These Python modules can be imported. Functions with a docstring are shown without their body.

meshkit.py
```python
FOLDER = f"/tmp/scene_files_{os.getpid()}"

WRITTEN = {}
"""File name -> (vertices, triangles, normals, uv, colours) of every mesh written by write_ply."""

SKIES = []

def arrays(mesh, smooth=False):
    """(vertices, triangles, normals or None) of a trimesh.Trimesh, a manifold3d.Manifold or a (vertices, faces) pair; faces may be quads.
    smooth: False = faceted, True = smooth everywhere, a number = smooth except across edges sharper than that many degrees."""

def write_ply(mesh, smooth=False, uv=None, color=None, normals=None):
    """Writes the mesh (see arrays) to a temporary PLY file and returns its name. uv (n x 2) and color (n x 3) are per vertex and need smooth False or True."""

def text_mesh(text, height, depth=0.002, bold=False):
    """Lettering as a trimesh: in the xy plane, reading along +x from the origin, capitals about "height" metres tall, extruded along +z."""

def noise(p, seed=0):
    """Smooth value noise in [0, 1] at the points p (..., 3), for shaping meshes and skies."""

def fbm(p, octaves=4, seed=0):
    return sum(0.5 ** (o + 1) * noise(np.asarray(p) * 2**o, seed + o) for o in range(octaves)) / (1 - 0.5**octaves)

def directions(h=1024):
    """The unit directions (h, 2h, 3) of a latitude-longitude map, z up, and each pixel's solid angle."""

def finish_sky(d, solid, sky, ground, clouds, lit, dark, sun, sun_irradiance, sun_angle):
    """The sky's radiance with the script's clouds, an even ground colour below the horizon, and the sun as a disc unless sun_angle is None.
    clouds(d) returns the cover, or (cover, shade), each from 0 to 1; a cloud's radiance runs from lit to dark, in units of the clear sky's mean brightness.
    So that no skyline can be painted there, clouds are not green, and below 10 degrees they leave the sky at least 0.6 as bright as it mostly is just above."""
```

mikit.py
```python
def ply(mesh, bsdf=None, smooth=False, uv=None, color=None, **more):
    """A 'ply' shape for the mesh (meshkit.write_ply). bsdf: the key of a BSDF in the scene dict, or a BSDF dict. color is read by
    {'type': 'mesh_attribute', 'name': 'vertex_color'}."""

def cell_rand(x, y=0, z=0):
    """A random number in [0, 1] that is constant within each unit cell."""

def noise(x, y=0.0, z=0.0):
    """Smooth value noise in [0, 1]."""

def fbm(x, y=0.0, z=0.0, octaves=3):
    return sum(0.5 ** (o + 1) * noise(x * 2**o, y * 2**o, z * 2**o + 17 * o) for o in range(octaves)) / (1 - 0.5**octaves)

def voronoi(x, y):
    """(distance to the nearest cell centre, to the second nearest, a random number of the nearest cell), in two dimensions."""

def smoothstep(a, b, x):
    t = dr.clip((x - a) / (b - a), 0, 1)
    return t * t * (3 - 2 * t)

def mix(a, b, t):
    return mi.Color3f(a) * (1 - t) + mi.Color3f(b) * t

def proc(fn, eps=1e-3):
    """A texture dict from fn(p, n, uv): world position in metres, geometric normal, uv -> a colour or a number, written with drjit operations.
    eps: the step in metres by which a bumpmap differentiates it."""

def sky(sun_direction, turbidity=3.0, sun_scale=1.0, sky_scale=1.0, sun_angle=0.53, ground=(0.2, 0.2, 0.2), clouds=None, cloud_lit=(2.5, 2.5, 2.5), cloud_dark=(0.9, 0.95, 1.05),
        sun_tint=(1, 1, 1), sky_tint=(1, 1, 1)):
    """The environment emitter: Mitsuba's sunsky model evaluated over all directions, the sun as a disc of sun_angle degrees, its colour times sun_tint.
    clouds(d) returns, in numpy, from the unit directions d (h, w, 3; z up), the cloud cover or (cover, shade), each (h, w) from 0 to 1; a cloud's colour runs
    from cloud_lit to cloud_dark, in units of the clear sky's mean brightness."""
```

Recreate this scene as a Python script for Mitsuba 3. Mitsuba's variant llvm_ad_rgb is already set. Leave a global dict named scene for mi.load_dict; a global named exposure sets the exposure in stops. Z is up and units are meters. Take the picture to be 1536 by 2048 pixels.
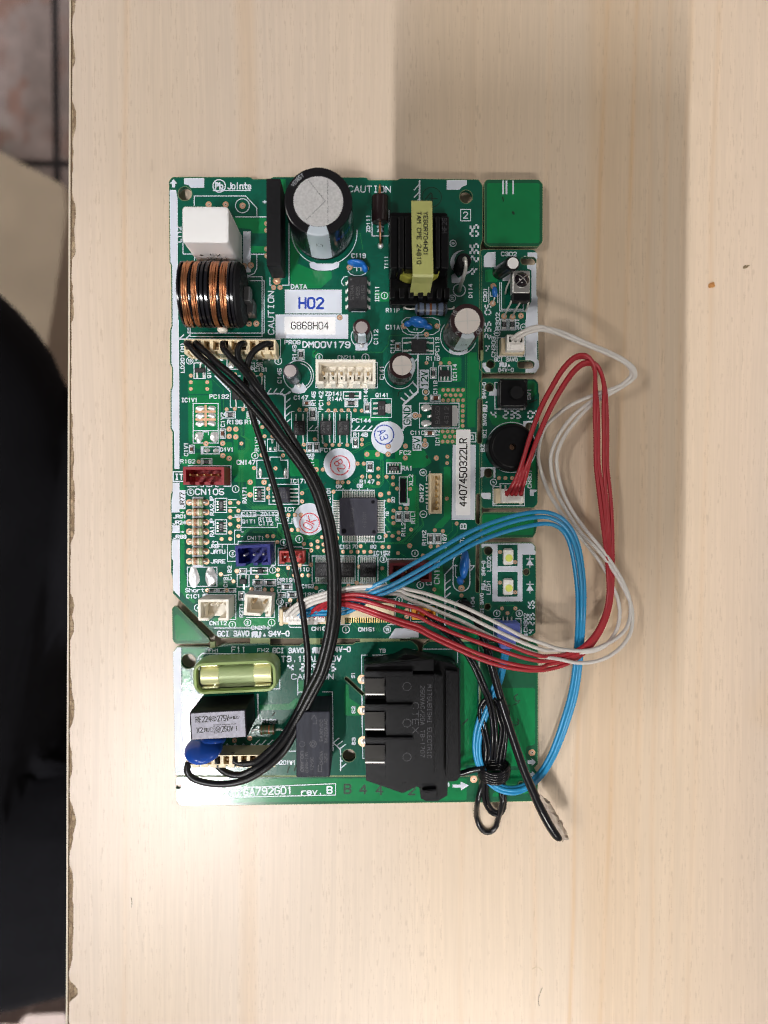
import math, random
import numpy as np, trimesh, mitsuba as mi, drjit as dr, mikit, meshkit
import shapely.geometry as sg, shapely.ops as so, shapely.affinity as sa
from mikit import proc, noise, fbm, voronoi, smoothstep, mix
random.seed(7); RNG = np.random.default_rng(7)
scene, labels = {}, {}
T4 = mi.ScalarTransform4f
# ------------------------------------------------------------------ camera, lamps, exposure
exposure = 0.0
F = 1420.0                      # focal length in pixels of the 1536 x 2048 photograph
ZB = 4.0                        # top of the circuit board above the table top, mm
HC = 208.8 + ZB                 # lens above the table top, mm
_f = np.array([37.0, -37.0, -1420.0]); _f /= np.linalg.norm(_f)
_r = np.cross(_f, [0, 1, 0]); _r /= np.linalg.norm(_r)
_u = np.cross(_r, _f)
CAM = np.array([0, 0, HC])
scene['camera'] = dict(type='thinlens', fov=2 * math.degrees(math.atan(768 / F)), fov_axis='x', near_clip=0.01, far_clip=20.0,
    aperture_radius=0.0015, focus_distance=0.2045,
    to_world=T4().look_at(origin=(CAM / 1000).tolist(), target=(CAM / 1000 + _f).tolist(), up=_u.tolist()))


def V(px, py, z=ZB):
    """the point at height z (mm) above the table that the photograph shows at a pixel: used once, to measure the layout"""
    d = _f + _r * (px - 768) / F - _u * (py - 1024) / F
    return CAM + d * (z - HC) / d[2]


def rgb(*c): return {'type': 'rgb', 'value': list(c)}


def lamp(key, label, loc, sx, sy, power, tint=(1, 1, 1), aim=(0, 0, 0)):
    x, y, z = loc
    tw = T4().translate([x, y, z]).rotate([0, 1, 0], 180)
    scene[key + '__tube'] = dict(type='rectangle', to_world=tw.scale([sx / 2, sy / 2, 1]), bsdf={'type': 'diffuse', 'reflectance': rgb(.8, .8, .8)},
        emitter={'type': 'area', 'radiance': rgb(*[power / (sx * sy) * t for t in tint])})
    hb = trimesh.creation.box([sx + .02, sy + .02, .03]); hb.apply_translation([x, y, z + .017])
    scene[key + '__housing'] = mikit.ply(hb, {'type': 'twosided', 'bsdf': {'type': 'diffuse', 'reflectance': rgb(.7, .7, .7)}})
    labels[key] = {'label': label, 'category': 'ceiling lamp'}


lamp('ceiling_lamp', 'narrow strip lamp above the lower left, mirrored in the glossy board corner', (-.485, -.775, 1.80), .014, .44, 8.8, (1, .99, .985))
lamp('ceiling_lamp_001', 'ceiling lamp beyond the lower edge of the table, throwing shadows upward', (.25, -1.75, 1.85), .9, .22, 9.8, (1, .955, .885))
lamp('ceiling_lamp_002', 'ceiling lamp beyond the left side, throwing shadows to the right', (-1.35, .25, 1.85), .2, .7, 5.4, (1, .955, .885))
lamp('ceiling_lamp_003', 'ceiling lamp beyond the right side of the table', (1.9, .5, 1.9), .3, 1.2, 2.6, (1, .95, .88))
scene['room_light'] = {'type': 'constant', 'radiance': rgb(.145, .138, .129)}


# ------------------------------------------------------------------ materials
def mat(key, col, rough=.5, spec=.5, metallic=0., coat=0., **k):
    c = proc(col) if callable(col) else rgb(*col)
    b = dict(type='principled', base_color=c, roughness=rough, metallic=metallic, **({} if metallic else {'specular': spec}), **k)
    if coat: b.update(clearcoat=coat, clearcoat_gloss=.9)
    scene[key] = {'type': 'twosided', 'bsdf': b}
    return key


def bumped(key, col, fn, scale, rough=.5, spec=.5, eps=1e-4):
    c = proc(col) if callable(col) else rgb(*col)
    scene[key] = {'type': 'twosided', 'bsdf': {'type': 'bumpmap', 'arbitrary': proc(fn, eps), 'scale': scale, 'bsdf': dict(type='principled', base_color=c, roughness=rough, specular=spec)}}
    return key


def wood_col(p, n, uv):
    x, y = p.x * 1000, p.y * 1000
    w = x + 5 * (fbm(x * .012, y * .004, 3.) - .5) + 2.2 * (noise(x * .05, y * .011, 9.) - .5)
    broad = fbm(w * .035, y * .0012, 1., 3)
    fine = fbm(w * 1.1, y * .016, 5., 3)
    hair = fbm(w * 3.2, y * .08, 8., 2)
    pore = noise(x * 4.5, y * .42, 2.)
    stripe = noise(w * .085, 0.7, 4.)
    st = smoothstep(.72, .86, stripe) * (.35 + .65 * fbm(w * .02, y * .006, 11., 2))
    c = mix((.645, .51, .40), (.61, .50, .41), smoothstep(.3, .7, broad))
    c = mix(c, (.63, .49, .35), .6 * smoothstep(.5, .75, fbm(w * .016 + 7, y * .001, 14., 2)))
    c = mix(c, (.60, .42, .26), .6 * st)
    for x0, k, amp in ((65.5, .030, .75), (75., .028, .8), (83., .012, .3), (88.5, .01, .35), (94., .012, .3), (101., .02, .3), (-72., .012, .45), (30., .01, .25), (52., .012, .3)):
        d = x - (x0 + (y + 60.) * k + 1.6 * (noise(y * .022, x0, 5.) - .5))
        c = mix(c, (.60, .40, .23), amp * dr.exp(-dr.square(d / .85)) * (.25 + .75 * noise(y * .03, x0, 2.)))
    fig = smoothstep(.55, .8, fbm(x * .022, y * .022, 21., 2)) * smoothstep(70., 110., x)
    c = mix(c, (.60, .41, .24), .42 * fig)
    c = c * (.94 + .10 * fine) * (.95 + .08 * hair)
    c = mix(c, (.40, .30, .21), .34 * smoothstep(.70, .92, pore) * smoothstep(.35, .65, fine))
    return c


def wood_bump(p, n, uv):
    x, y = p.x * 1000, p.y * 1000
    return .4 * fbm(x * 3.6, y * .5, 3., 2) + .6 * fbm(x * 2.8, y * 2.2, 6., 2)


bumped('wood_laminate', wood_col, wood_bump, .00003, .34, .5, 2e-4)


def core_col(p, n, uv):
    x, y = p.x * 1000, p.y * 1000
    a, b, c = voronoi(x * 1.1, y * .55)
    return mix((.38, .29, .20), (.20, .14, .09), c) * (.55 + .7 * fbm(x * 1.7, y * 1.7, 2., 3)) * (.6 + .4 * smoothstep(.0, .25, b - a)) + mi.Color3f(.05, .035, .022)


bumped('chipboard', core_col, lambda p, n, uv: fbm(p.x * 1600, p.y * 1100, 4., 3), .0006, .9, .1, 2e-4)
mat('edge_band_cream', (.55, .48, .38), .45)
mat('glue_line', (.20, .14, .08), .7)


def tile_col(p, n, uv):
    a = fbm(p.x * 14, p.y * 9, 2., 4); b = fbm(p.x * 32 + 3, p.y * 21, 7., 3)
    c = mix((.42, .335, .325), (.46, .41, .39), smoothstep(.4, .62, a))
    return mix(c, (.36, .19, .15), .75 * smoothstep(.56, .74, b)) * (.8 + .4 * fbm(p.x * 60, p.y * 60, 1., 2))


mat('stone_tile', tile_col, .5, .4)
mat('grout', (.055, .05, .055), .9, .1)
mat('box_card', lambda p, n, uv: mi.Color3f(.80, .64, .49) * (.88 + .22 * fbm(p.x * 25, p.y * 25, 3., 2)), .8, .2)
mat('black_cloth', lambda p, n, uv: mi.Color3f(.0105, .0105, .0135) * (.7 + .6 * fbm(p.x * 40, p.y * 40, p.z * 40, 3)), .9, .12, sheen=.25)
mat('skin', (.56, .38, .30), .55, .4)
mat('hair_dark', (.03, .02, .015), .6)
mat('chair_grey', (.2, .2, .21), .6)


def mask(base, k):
    def fn(p, n, uv):
        x, y = p.x * 1000, p.y * 1000
        return mi.Color3f(*base) * (.88 + .24 * fbm(x * .16, y * .16, k, 3))
    return fn


def micro(p, n, uv): return fbm(p.x * 2200, p.y * 2200, 1., 2)


bumped('mask_dark', mask((.003, .090, .056), 1.), micro, .000011, .165, .5)
bumped('mask_light', mask((.006, .185, .060), 2.), micro, .000011, .165, .5)
bumped('mask_blank', mask((.013, .10, .048), 3.), micro, .000011, .165, .5)
mat('trace_green', (.02, .21, .06), .22)
mat('board_fibre', (.25, .30, .15), .7)
mat('silk_white', (.62, .66, .75), .38, .4)
mat('copper_pad', (.72, .42, .27), .38, metallic=.55)
mat('pad_core', (.80, .66, .54), .32, metallic=.6)
mat('hole_dark', (.02, .03, .02), .8)
mat('solder', (.86, .86, .87), .24, metallic=.6)
mat('tin', (.74, .73, .71), .32, metallic=.6)
mat('brass', (.78, .62, .32), .3, metallic=1.)
mat('gold', (.86, .65, .28), .3, metallic=1.)
mat('copper_wire', (.80, .36, .18), .26, metallic=1.)
mat('black_plastic', lambda p, n, uv: mi.Color3f(.0055, .0055, .0068) * (.75 + .5 * fbm(p.x * 900, p.y * 900, p.z * 900, 2)), .36, .18)
mat('black_matt', (.006, .006, .0075), .6, .2)
mat('black_gloss', (.006, .006, .009), .16, .5)
mat('chip_black', lambda p, n, uv: mi.Color3f(.012, .012, .015) * (.8 + .4 * fbm(p.x * 3000, p.y * 3000, 1., 2)), .55, .45)
mat('chip_violet', (.026, .026, .042), .5, .4)
mat('chip_print', (.10, .10, .105), .6)
mat('ceramic_white', (.80, .79, .79), .55, .4)
mat('nylon_white', (.74, .70, .62), .42)
mat('nylon_beige', (.62, .52, .36), .45)
mat('nylon_cream', (.70, .58, .38), .45)
mat('nylon_tan', (.42, .30, .17), .6)
mat('plug_white', (.80, .77, .74), .4)
mat('plastic_red', (.24, .012, .020), .4)
mat('plastic_scarlet', (.42, .035, .03), .4)
mat('plastic_darkred', (.10, .006, .010), .4)
mat('plastic_blue', (.005, .010, .16), .35, .35)
mat('plastic_sky', (.14, .19, .62), .4)
mat('plastic_orange', (.75, .33, .03), .4)
mat('epoxy_blue', (.012, .065, .36), .16, .5, coat=.5)
mat('epoxy_bright', (.012, .13, .48), .2, .5, coat=.5)
mat('sleeve_black', (.006, .0055, .007), .17, .5)
mat('sleeve_brown', (.028, .012, .014), .22, .5)
mat('sleeve_grey', (.42, .47, .52), .3)
mat('sleeve_dark', (.03, .035, .045), .25)
mat('can_silver', lambda p, n, uv: mi.Color3f(.60, .59, .59) * (.8 + .3 * fbm(p.x * 2500, p.y * 2500, 3., 2)), .42, metallic=.45)
mat('can_scored', (.84, .77, .73), .35, metallic=.35)
mat('can_groove', (.25, .25, .26), .4, metallic=.8)
mat('can_rose', (.50, .44, .44), .4, metallic=.7)
mat('tape_yellow', (.50, .52, .18), .42, .5)
mat('tape_dark', (.42, .42, .07), .4, .5)
mat('resistor_blue', (.10, .13, .20), .4)
mat('resistor_tan', (.50, .42, .27), .4)
mat('resistor_green', (.05, .09, .04), .4)
mat('band_red', (.40, .07, .025), .4); mat('band_green', (.06, .28, .09), .4); mat('band_black', (.02, .02, .02), .4); mat('band_white', (.7, .68, .6), .4)
mat('band_brown', (.12, .04, .02), .4)
mat('diode_brown', (.010, .004, .005), .3, .4)
mat('led_white', (.85, .84, .80), .4); mat('led_yellow', (.74, .78, .16), .4)
mat('ink_black', (.012, .012, .014), .6); mat('ink_blue', (.008, .045, .36), .5); mat('ink_red', (.62, .05, .07), .5); mat('ink_green', (.004, .028, .014), .6)
mat('ink_grey', (.30, .31, .33), .5); mat('ink_dim', (.055, .055, .065), .5)
mat('sticker_white', (.80, .80, .83), .4); mat('sticker_bright', (.86, .86, .88), .32)
mat('label_metal', lambda p, n, uv: mi.Color3f(.36, .355, .42) * (.8 + .4 * fbm(p.x * 1500, p.y * 1500, 1., 2)), .6, .2)
mat('relay_top', lambda p, n, uv: mi.Color3f(.022, .024, .036) * (.7 + .6 * fbm(p.x * 1800, p.y * 200, 2., 2)), .5, .16)
mat('wire_black', lambda p, n, uv: mi.Color3f(.005, .005, .006) * (.8 + .4 * noise(p.x * 900, p.y * 900, p.z * 900)), .36, .4)
mat('wire_gloss', (.006, .006, .008), .2, .5)
mat('wire_white', (.60, .57, .545), .4); mat('wire_red', (.36, .022, .032), .34); mat('wire_blue', (.02, .24, .48), .3)
mat('foil_brown', lambda p, n, uv: mi.Color3f(.36, .29, .23) * (.6 + .7 * fbm(p.x * 700, p.y * 260, 3., 3)), .45, .5)
mat('fuse_green', (.31, .41, .165), .25, .5)
mat('fuse_floor', (.40, .46, .30), .5, .4)
mat('fuse_tube', (.45, .51, .36), .35, .4)
mat('fuse_cap', (.80, .76, .56), .3, metallic=.2)
scene['fuse_window'] = {'type': 'thindielectric', 'int_ior': 1.45, 'specular_transmittance': rgb(.93, .96, .83)}
mat('core_grey', (.055, .055, .058), .35, .5)
scene['dome_dark'] = {'type': 'twosided', 'bsdf': dict(type='principled', base_color=rgb(.012, .008, .012), roughness=.12, specular=.5)}
mat('metal_can', (.50, .49, .48), .36, metallic=.85)
mat('phone_black', (.02, .02, .022), .3)

# ------------------------------------------------------------------ mesh helpers, all in mm
SEEN = {}


def add(parent, name, mesh, m, smooth=False, label=None, kind=None):
    base = f'{parent}__{name}' if parent else name
    n = SEEN.get(base, 0); SEEN[base] = n + 1
    key = base if n == 0 else f'{base}_{n:03d}'
    if isinstance(mesh, (list, tuple)): mesh = trimesh.util.concatenate(list(mesh))
    mesh = trimesh.Trimesh(np.asarray(mesh.vertices) * .001, mesh.faces, process=False)
    scene[key] = mikit.ply(mesh, m, smooth=smooth)
    if label or kind: labels[key] = {**({'label': label} if label else {}), **({'kind': kind} if kind else {})}
    return key


def group(parent, name, label=None):
    base = f'{parent}__{name}'
    n = SEEN.get(base, 0); SEEN[base] = n + 1
    key = base if n == 0 else f'{base}_{n:03d}'
    if label: labels[key] = {'label': label}
    return key


def thing(key, label, cat, group_=None, kind=None):
    labels[key] = {'label': label, 'category': cat, **({'group': group_} if group_ else {}), **({'kind': kind} if kind else {})}
    return key


def loft(rings, cap=(True, True)):
    """rings: arrays n x 3 of equal n, counter-clockwise seen from +z, from bottom to top"""
    n = len(rings[0]); v = np.vstack(rings); f = []
    for k in range(len(rings) - 1):
        a = k * n
        for i in range(n):
            j = (i + 1) % n
            f += [[a + i, a + j, a + n + j], [a + i, a + n + j, a + n + i]]
    if cap[0]: f += [[0, i + 1, i] for i in range(1, n - 1)]
    if cap[1]:
        a = (len(rings) - 1) * n
        f += [[a, a + i, a + i + 1] for i in range(1, n - 1)]
    return trimesh.Trimesh(v, np.array(f), process=False)


def ring(pts, z): return np.column_stack([pts, np.full(len(pts), z)])


def rrect(w, h, r, k=3):
    r = max(min(r, w / 2 - 1e-3, h / 2 - 1e-3), 1e-3)
    out = []
    for cx, cy, a0 in ((w / 2 - r, h / 2 - r, 0), (-w / 2 + r, h / 2 - r, 90), (-w / 2 + r, -h / 2 + r, 180), (w / 2 - r, -h / 2 + r, 270)):
        for i in range(k + 1):
            a = math.radians(a0 + 90 * i / k); out.append((cx + r * math.cos(a), cy + r * math.sin(a)))
    return np.array(out)


def rot2(p, deg):
    a = math.radians(deg); c, s = math.cos(a), math.sin(a)
    return np.asarray(p) @ np.array([[c, s], [-s, c]])


def rbox(cx, cy, z0, w, h, t, r=.25, bev=.2, rot=0, k=2):
    p = rrect(w, h, r, k); q = rrect(w - 2 * bev, h - 2 * bev, max(r - bev, .03), k); m = rrect(w - .6 * bev, h - .6 * bev, max(r - .3 * bev, .03), k)
    L = [ring(rot2(p, rot) + [cx, cy], z0), ring(rot2(p, rot) + [cx, cy], z0 + t - bev), ring(rot2(m, rot) + [cx, cy], z0 + t - .3 * bev), ring(rot2(q, rot) + [cx, cy], z0 + t)]
    return loft(L)


def sbox(cx, cy, z0, w, h, t, rot=0):
    p = rot2(np.array([[-w / 2, -h / 2], [w / 2, -h / 2], [w / 2, h / 2], [-w / 2, h / 2]]), rot) + [cx, cy]
    return loft([ring(p, z0), ring(p, z0 + t)])


def circ(r, n=32, cx=0, cy=0):
    a = np.arange(n) * 2 * math.pi / n
    return np.column_stack([cx + r * np.cos(a), cy + r * np.sin(a)])


def lathe(cx, cy, prof, n=40, lean=(0, 0)):
    """prof: (radius, z) from bottom to top"""
    z0 = prof[0][1]
    return loft([ring(circ(max(r, 1e-3), n, cx + lean[0] * (z - z0), cy + lean[1] * (z - z0)), z) for r, z in prof])


def frames(P):
    t = np.gradient(P, axis=0); t /= np.linalg.norm(t, axis=1, keepdims=True)
    u = np.cross(t[0], [0, 0, 1]); u = u if np.linalg.norm(u) > .1 else np.array([1., 0, 0]); u /= np.linalg.norm(u)
    U = []
    for k in range(len(P)):
        u = u - t[k] * (u @ t[k]); u /= np.linalg.norm(u); U.append(u)
    U = np.array(U)
    return t, U, np.cross(t, U)


def tube(P, r, n=10, ends=True):
    P = np.asarray(P, float); t, U, W = frames(P)
    r = np.broadcast_to(r, len(P)); a = np.arange(n) * 2 * math.pi / n
    rings = [P[k] + r[k] * (np.cos(a)[:, None] * U[k] + np.sin(a)[:, None] * W[k]) for k in range(len(P))]
    m = loft(rings, (ends, ends))
    m.fix_normals() if False else None
    return m


def spline(pts, step=1.2):
    """Catmull-Rom through pts"""
    p = np.asarray(pts, float)
    if len(p) < 3:
        n = max(2, int(np.linalg.norm(p[-1] - p[0]) / step)); return p[0] + (p[-1] - p[0]) * np.linspace(0, 1, n)[:, None]
    q = np.vstack([2 * p[0] - p[1], p, 2 * p[-1] - p[-2]]); out = []
    for i in range(1, len(q) - 2):
        n = max(2, int(np.linalg.norm(q[i + 1] - q[i]) / step))
        t1 = max(np.linalg.norm(q[i] - q[i - 1]), 1e-6) ** .5; t2 = t1 + max(np.linalg.norm(q[i + 1] - q[i]), 1e-6) ** .5; t3 = t2 + max(np.linalg.norm(q[i + 2] - q[i + 1]), 1e-6) ** .5
        for t in t1 + (t2 - t1) * np.arange(n) / n:
            A1 = (t1 - t) / t1 * q[i - 1] + t / t1 * q[i]; A2 = (t2 - t) / (t2 - t1) * q[i] + (t - t1) / (t2 - t1) * q[i + 1]; A3 = (t3 - t) / (t3 - t2) * q[i + 1] + (t - t2) / (t3 - t2) * q[i + 2]
            B1 = (t2 - t) / t2 * A1 + t / t2 * A2; B2 = (t3 - t) / (t3 - t1) * A2 + (t - t1) / (t3 - t1) * A3
            out.append((t2 - t) / (t2 - t1) * B1 + (t - t1) / (t2 - t1) * B2)
    out.append(p[-1])
    return np.array(out)


def rod(a, b, r, n=16, bev=0):
    a, b = np.array(a, float), np.array(b, float); d = b - a; L = np.linalg.norm(d); d = d / L
    if bev: return tube([a, a + d * bev * .3, a + d * bev, b - d * bev, b - d * bev * .3, b], [r - bev, r - bev * .3, r, r, r - bev * .3, r - bev], n)
    return tube([a, a + d * L * .5, b], r, n)


def ball(c, rx, ry, rz, sub=3, rot=0, bump=0, tilt=0):
    m = trimesh.creation.icosphere(subdivisions=sub); v = m.vertices.copy()
    if bump: v *= 1 + bump * (meshkit.noise(v * 1.7 + c[0], 3)[:, None] - .5)
    v = v * [rx, ry, rz]
    if tilt:
        a = math.radians(tilt); v = v @ np.array([[1, 0, 0], [0, math.cos(a), math.sin(a)], [0, -math.sin(a), math.cos(a)]])
    v[:, :2] = rot2(v[:, :2], rot)
    return trimesh.Trimesh(v + c, m.faces, process=False)


def flat(polys, z):
    """flat print: shapely polygons (mm) as one sheet at height z, facing up"""
    if isinstance(polys, list): polys = so.unary_union(polys)
    out = []
    for g in getattr(polys, 'geoms', [polys]):
        if g.geom_type != 'Polygon' or g.area < 1e-4: continue
        v, f = trimesh.creation.triangulate_polygon(g, engine='earcut')
        v = np.asarray(v); f = np.asarray(f)
        a = v[f[:, 1]] - v[f[:, 0]]; b = v[f[:, 2]] - v[f[:, 0]]
        s = a[:, 0] * b[:, 1] - a[:, 1] * b[:, 0]; f[s < 0] = f[s < 0][:, ::-1]
        out.append(trimesh.Trimesh(np.column_stack([v, np.full(len(v), z)]), f, process=False))
    return trimesh.util.concatenate(out)


def slab(poly, z0, z1):
    out = []
    for g in getattr(poly, 'geoms', [poly]):
        m = trimesh.creation.extrude_polygon(g, z1 - z0, engine='earcut'); m.apply_translation([0, 0, z0]); out.append(m)
    return trimesh.util.concatenate(out)


# ------------------------------------------------------------------ single-stroke lettering
FONT = {}
for _l in '''A 002640 1232|B 0006364544330300 3342413000|C 4536160501103041|D 0006264442200 0|E 46060040 0333|F 460600 0333|G 45361605011030414323|H 0006 4046 0343|I 1030 2026 1636
J 4641301001|K 0006 460340|L 060040|M 0006234640|N 00064046|O 103041453616050110|P 00063645443303|Q 103041453616050110 2240|R 00063645443303 2340|S 453616050413334241301001|T 0646 2620
U 060110304146|V 062046|W 0610243046|X 0046 0640|Y 062346 2320|Z 06460040|0 103041453616050110|1 152620|2 05163645440040|3 0516364544331 3 334241301001|4 30360242|5 460603334241301001
6 4536160501103041423303|7 064610|8 13040516364544331302011030414233|9 011030414536160504134 3|o 103041433414030110|i 2024 2526|n 0004 0314344340|t 26213040 0444|s 43341403123241301001|h 0006 0314344340
r 0004 022444|e 02424334140301103041|v 042044|m 0004 03142320 23344340|b 0006 033443413000|- 0343|. 2021|( 36242230|) 16242210|+ 0343 2125|/ 0046|~ 02143244|^ 00244 000|{ 40461605041343 1300|µ 0004 011131424440|, 2110|: 2122 2425'''.replace('\n', '|').split('|'):
    FONT[_l[0]] = _l[2:]


def glyph(c):
    s = FONT.get(c)
    if s is None: return []
    # strokes are separated by blanks; a stroke of odd length means a blank that crept into a number
    toks, out = s.split(' '), []
    cur = ''
    for t in toks:
        cur += t
        if len(cur) % 2 == 0: out.append(cur); cur = ''
    return [[(int(q[i]), int(q[i + 1])) for i in range(0, len(q), 2)] for q in out]


def seg7(c):
    S = {'a': ((.6, 6), (3.4, 6)), 'b': ((4, 5.5), (4, 3.6)), 'c': ((4, 2.4), (4, .5)), 'd': ((.6, 0), (3.4, 0)), 'e': ((0, 2.4), (0, .5)), 'f': ((0, 5.5), (0, 3.6)), 'g': ((.6, 3), (3.4, 3))}
    return [S[k] for k in {'0': 'abcdef', '2': 'abged', '3': 'abgcd', '4': 'fgbc', '5': 'afgcd'}.get(c, '')]


def text(s, h, length=None, w=.16, rot=0, at=(0, 0), seg=False, mirror=False, bold_w=.68):
    """polygons (mm) of lettering centred on 'at'; h: capital height; length: overall length; w: stroke width"""
    adv = 5.6; n = len(s); L = adv * (n - 1) + 4
    sy = h / 6; sx = sy if length is None else length / max(L, .1)
    out = []
    for k, c in enumerate(s):
        for st in (seg7(c) if seg else glyph(c)):
            p = [((x + k * adv - L / 2) * sx, (y - 3) * sy) for x, y in st]
            if mirror: p = [(-a, b) for a, b in p]
            out.append(sg.LineString(p).buffer(w / 2, quad_segs=2, cap_style='flat' if seg else 'round'))
    if not out: return []
    g = sa.translate(sa.rotate(so.unary_union(out), rot, origin=(0, 0)), *at[:2])
    return [g]
# ------------------------------------------------------------------ measuring windows of the photograph
WIN = {'a': (330, 330, 5.12), 'b': (560, 330, 5.12), 'c': (800, 330, 5.12), 'd': (330, 640, 5.12), 'e': (560, 640, 5.12), 'f': (790, 640, 5.12), 'g': (330, 900, 5.12), 'h': (560, 900, 5.12),
       'i': (790, 900, 5.12), 'j': (330, 1150, 5.12), 'k': (560, 1150, 5.12), 'l': (790, 1150, 5.12), 'm': (330, 1370, 4.389), 'n': (660, 1370, 5.12), 'o': (900, 1370, 5.12),
       'v': (1000, 620, 5.12), 'w': (1040, 980, 5.388), 'x': (440, 960, 5.486), 'y': (700, 1100, 5.908), 'p': (0, 0, 1)}
MM = 1 / 6.8


def Q(wd, x, y):
    a, b, s = WIN[wd]
    return a + x / s, b + y / s


def at(wd, x, y, z=0.):
    """point z mm above the board's top"""
    return V(*Q(wd, x, y), ZB + z)


def L(wd, *c, z=0.):
    """list of board points from x, y, x, y ..."""
    return np.array([at(wd, c[i], c[i + 1], z)[:2] for i in range(0, len(c), 2)])


def box4(wd, x0, y0, x1, y1, z=0.):
    """centre and size in mm of the rectangle seen at height z above the board"""
    a, b = at(wd, x0, y1, z), at(wd, x1, y0, z)
    return (a[0] + b[0]) / 2, (a[1] + b[1]) / 2, b[0] - a[0], b[1] - a[1]


def poly(wd, *c): return sg.Polygon(L(wd, *c)).buffer(0)


def disc(wd, x, y, r): return sg.Point(*at(wd, x, y)[:2]).buffer(r / WIN[wd][2] * MM, quad_segs=8)


def pill(wd, x0, y0, x1, y1, r):
    return sg.LineString(L(wd, x0, y0, x1, y1)).buffer(r / WIN[wd][2] * MM, quad_segs=6)


# ------------------------------------------------------------------ table
EDGE = -91.5
ex = V(131, 1024, 0)[0]
ta, tb = V(138.5, 0, 0), V(131.5, 2048, 0)


def edge_x(y): return ta[0] + (y - ta[1]) * (tb[0] - ta[0]) / (tb[1] - ta[1])


ys = np.arange(-420, 420, .55)
n1 = meshkit.fbm(np.column_stack([ys * .11, ys * 0 + 4, ys * 0]), 3, 5); n2 = meshkit.fbm(np.column_stack([ys * .9, ys * 0 + 9, ys * 0]), 2, 8)
chip = np.clip((n1 - .40) * 4.6, 0, 1) ** .8 * 1.15 + .4 * n2
chip += 2.2 * np.exp(-((ys - V(0, 1985, 0)[1]) / 2.6) ** 4) + .9 * np.exp(-((ys - V(0, 1632, 0)[1]) / 4) ** 4)
rag = np.column_stack([edge_x(ys) + .75 + np.maximum(chip, .12), ys])
XR, Y0, Y1 = 620., -420., 420.
thing('table', 'pale maple laminate table top with a chipped left edge, under the circuit board', 'table')
add('table', 'top', slab(sg.Polygon(np.vstack([rag, [[XR, Y1], [XR, Y0]]])), -.55, 0), 'wood_laminate', label='pale wood grain laminate with fine vertical figure')
core = np.column_stack([[edge_x(y) for y in (Y0, Y1)], [Y0, Y1]])
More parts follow.
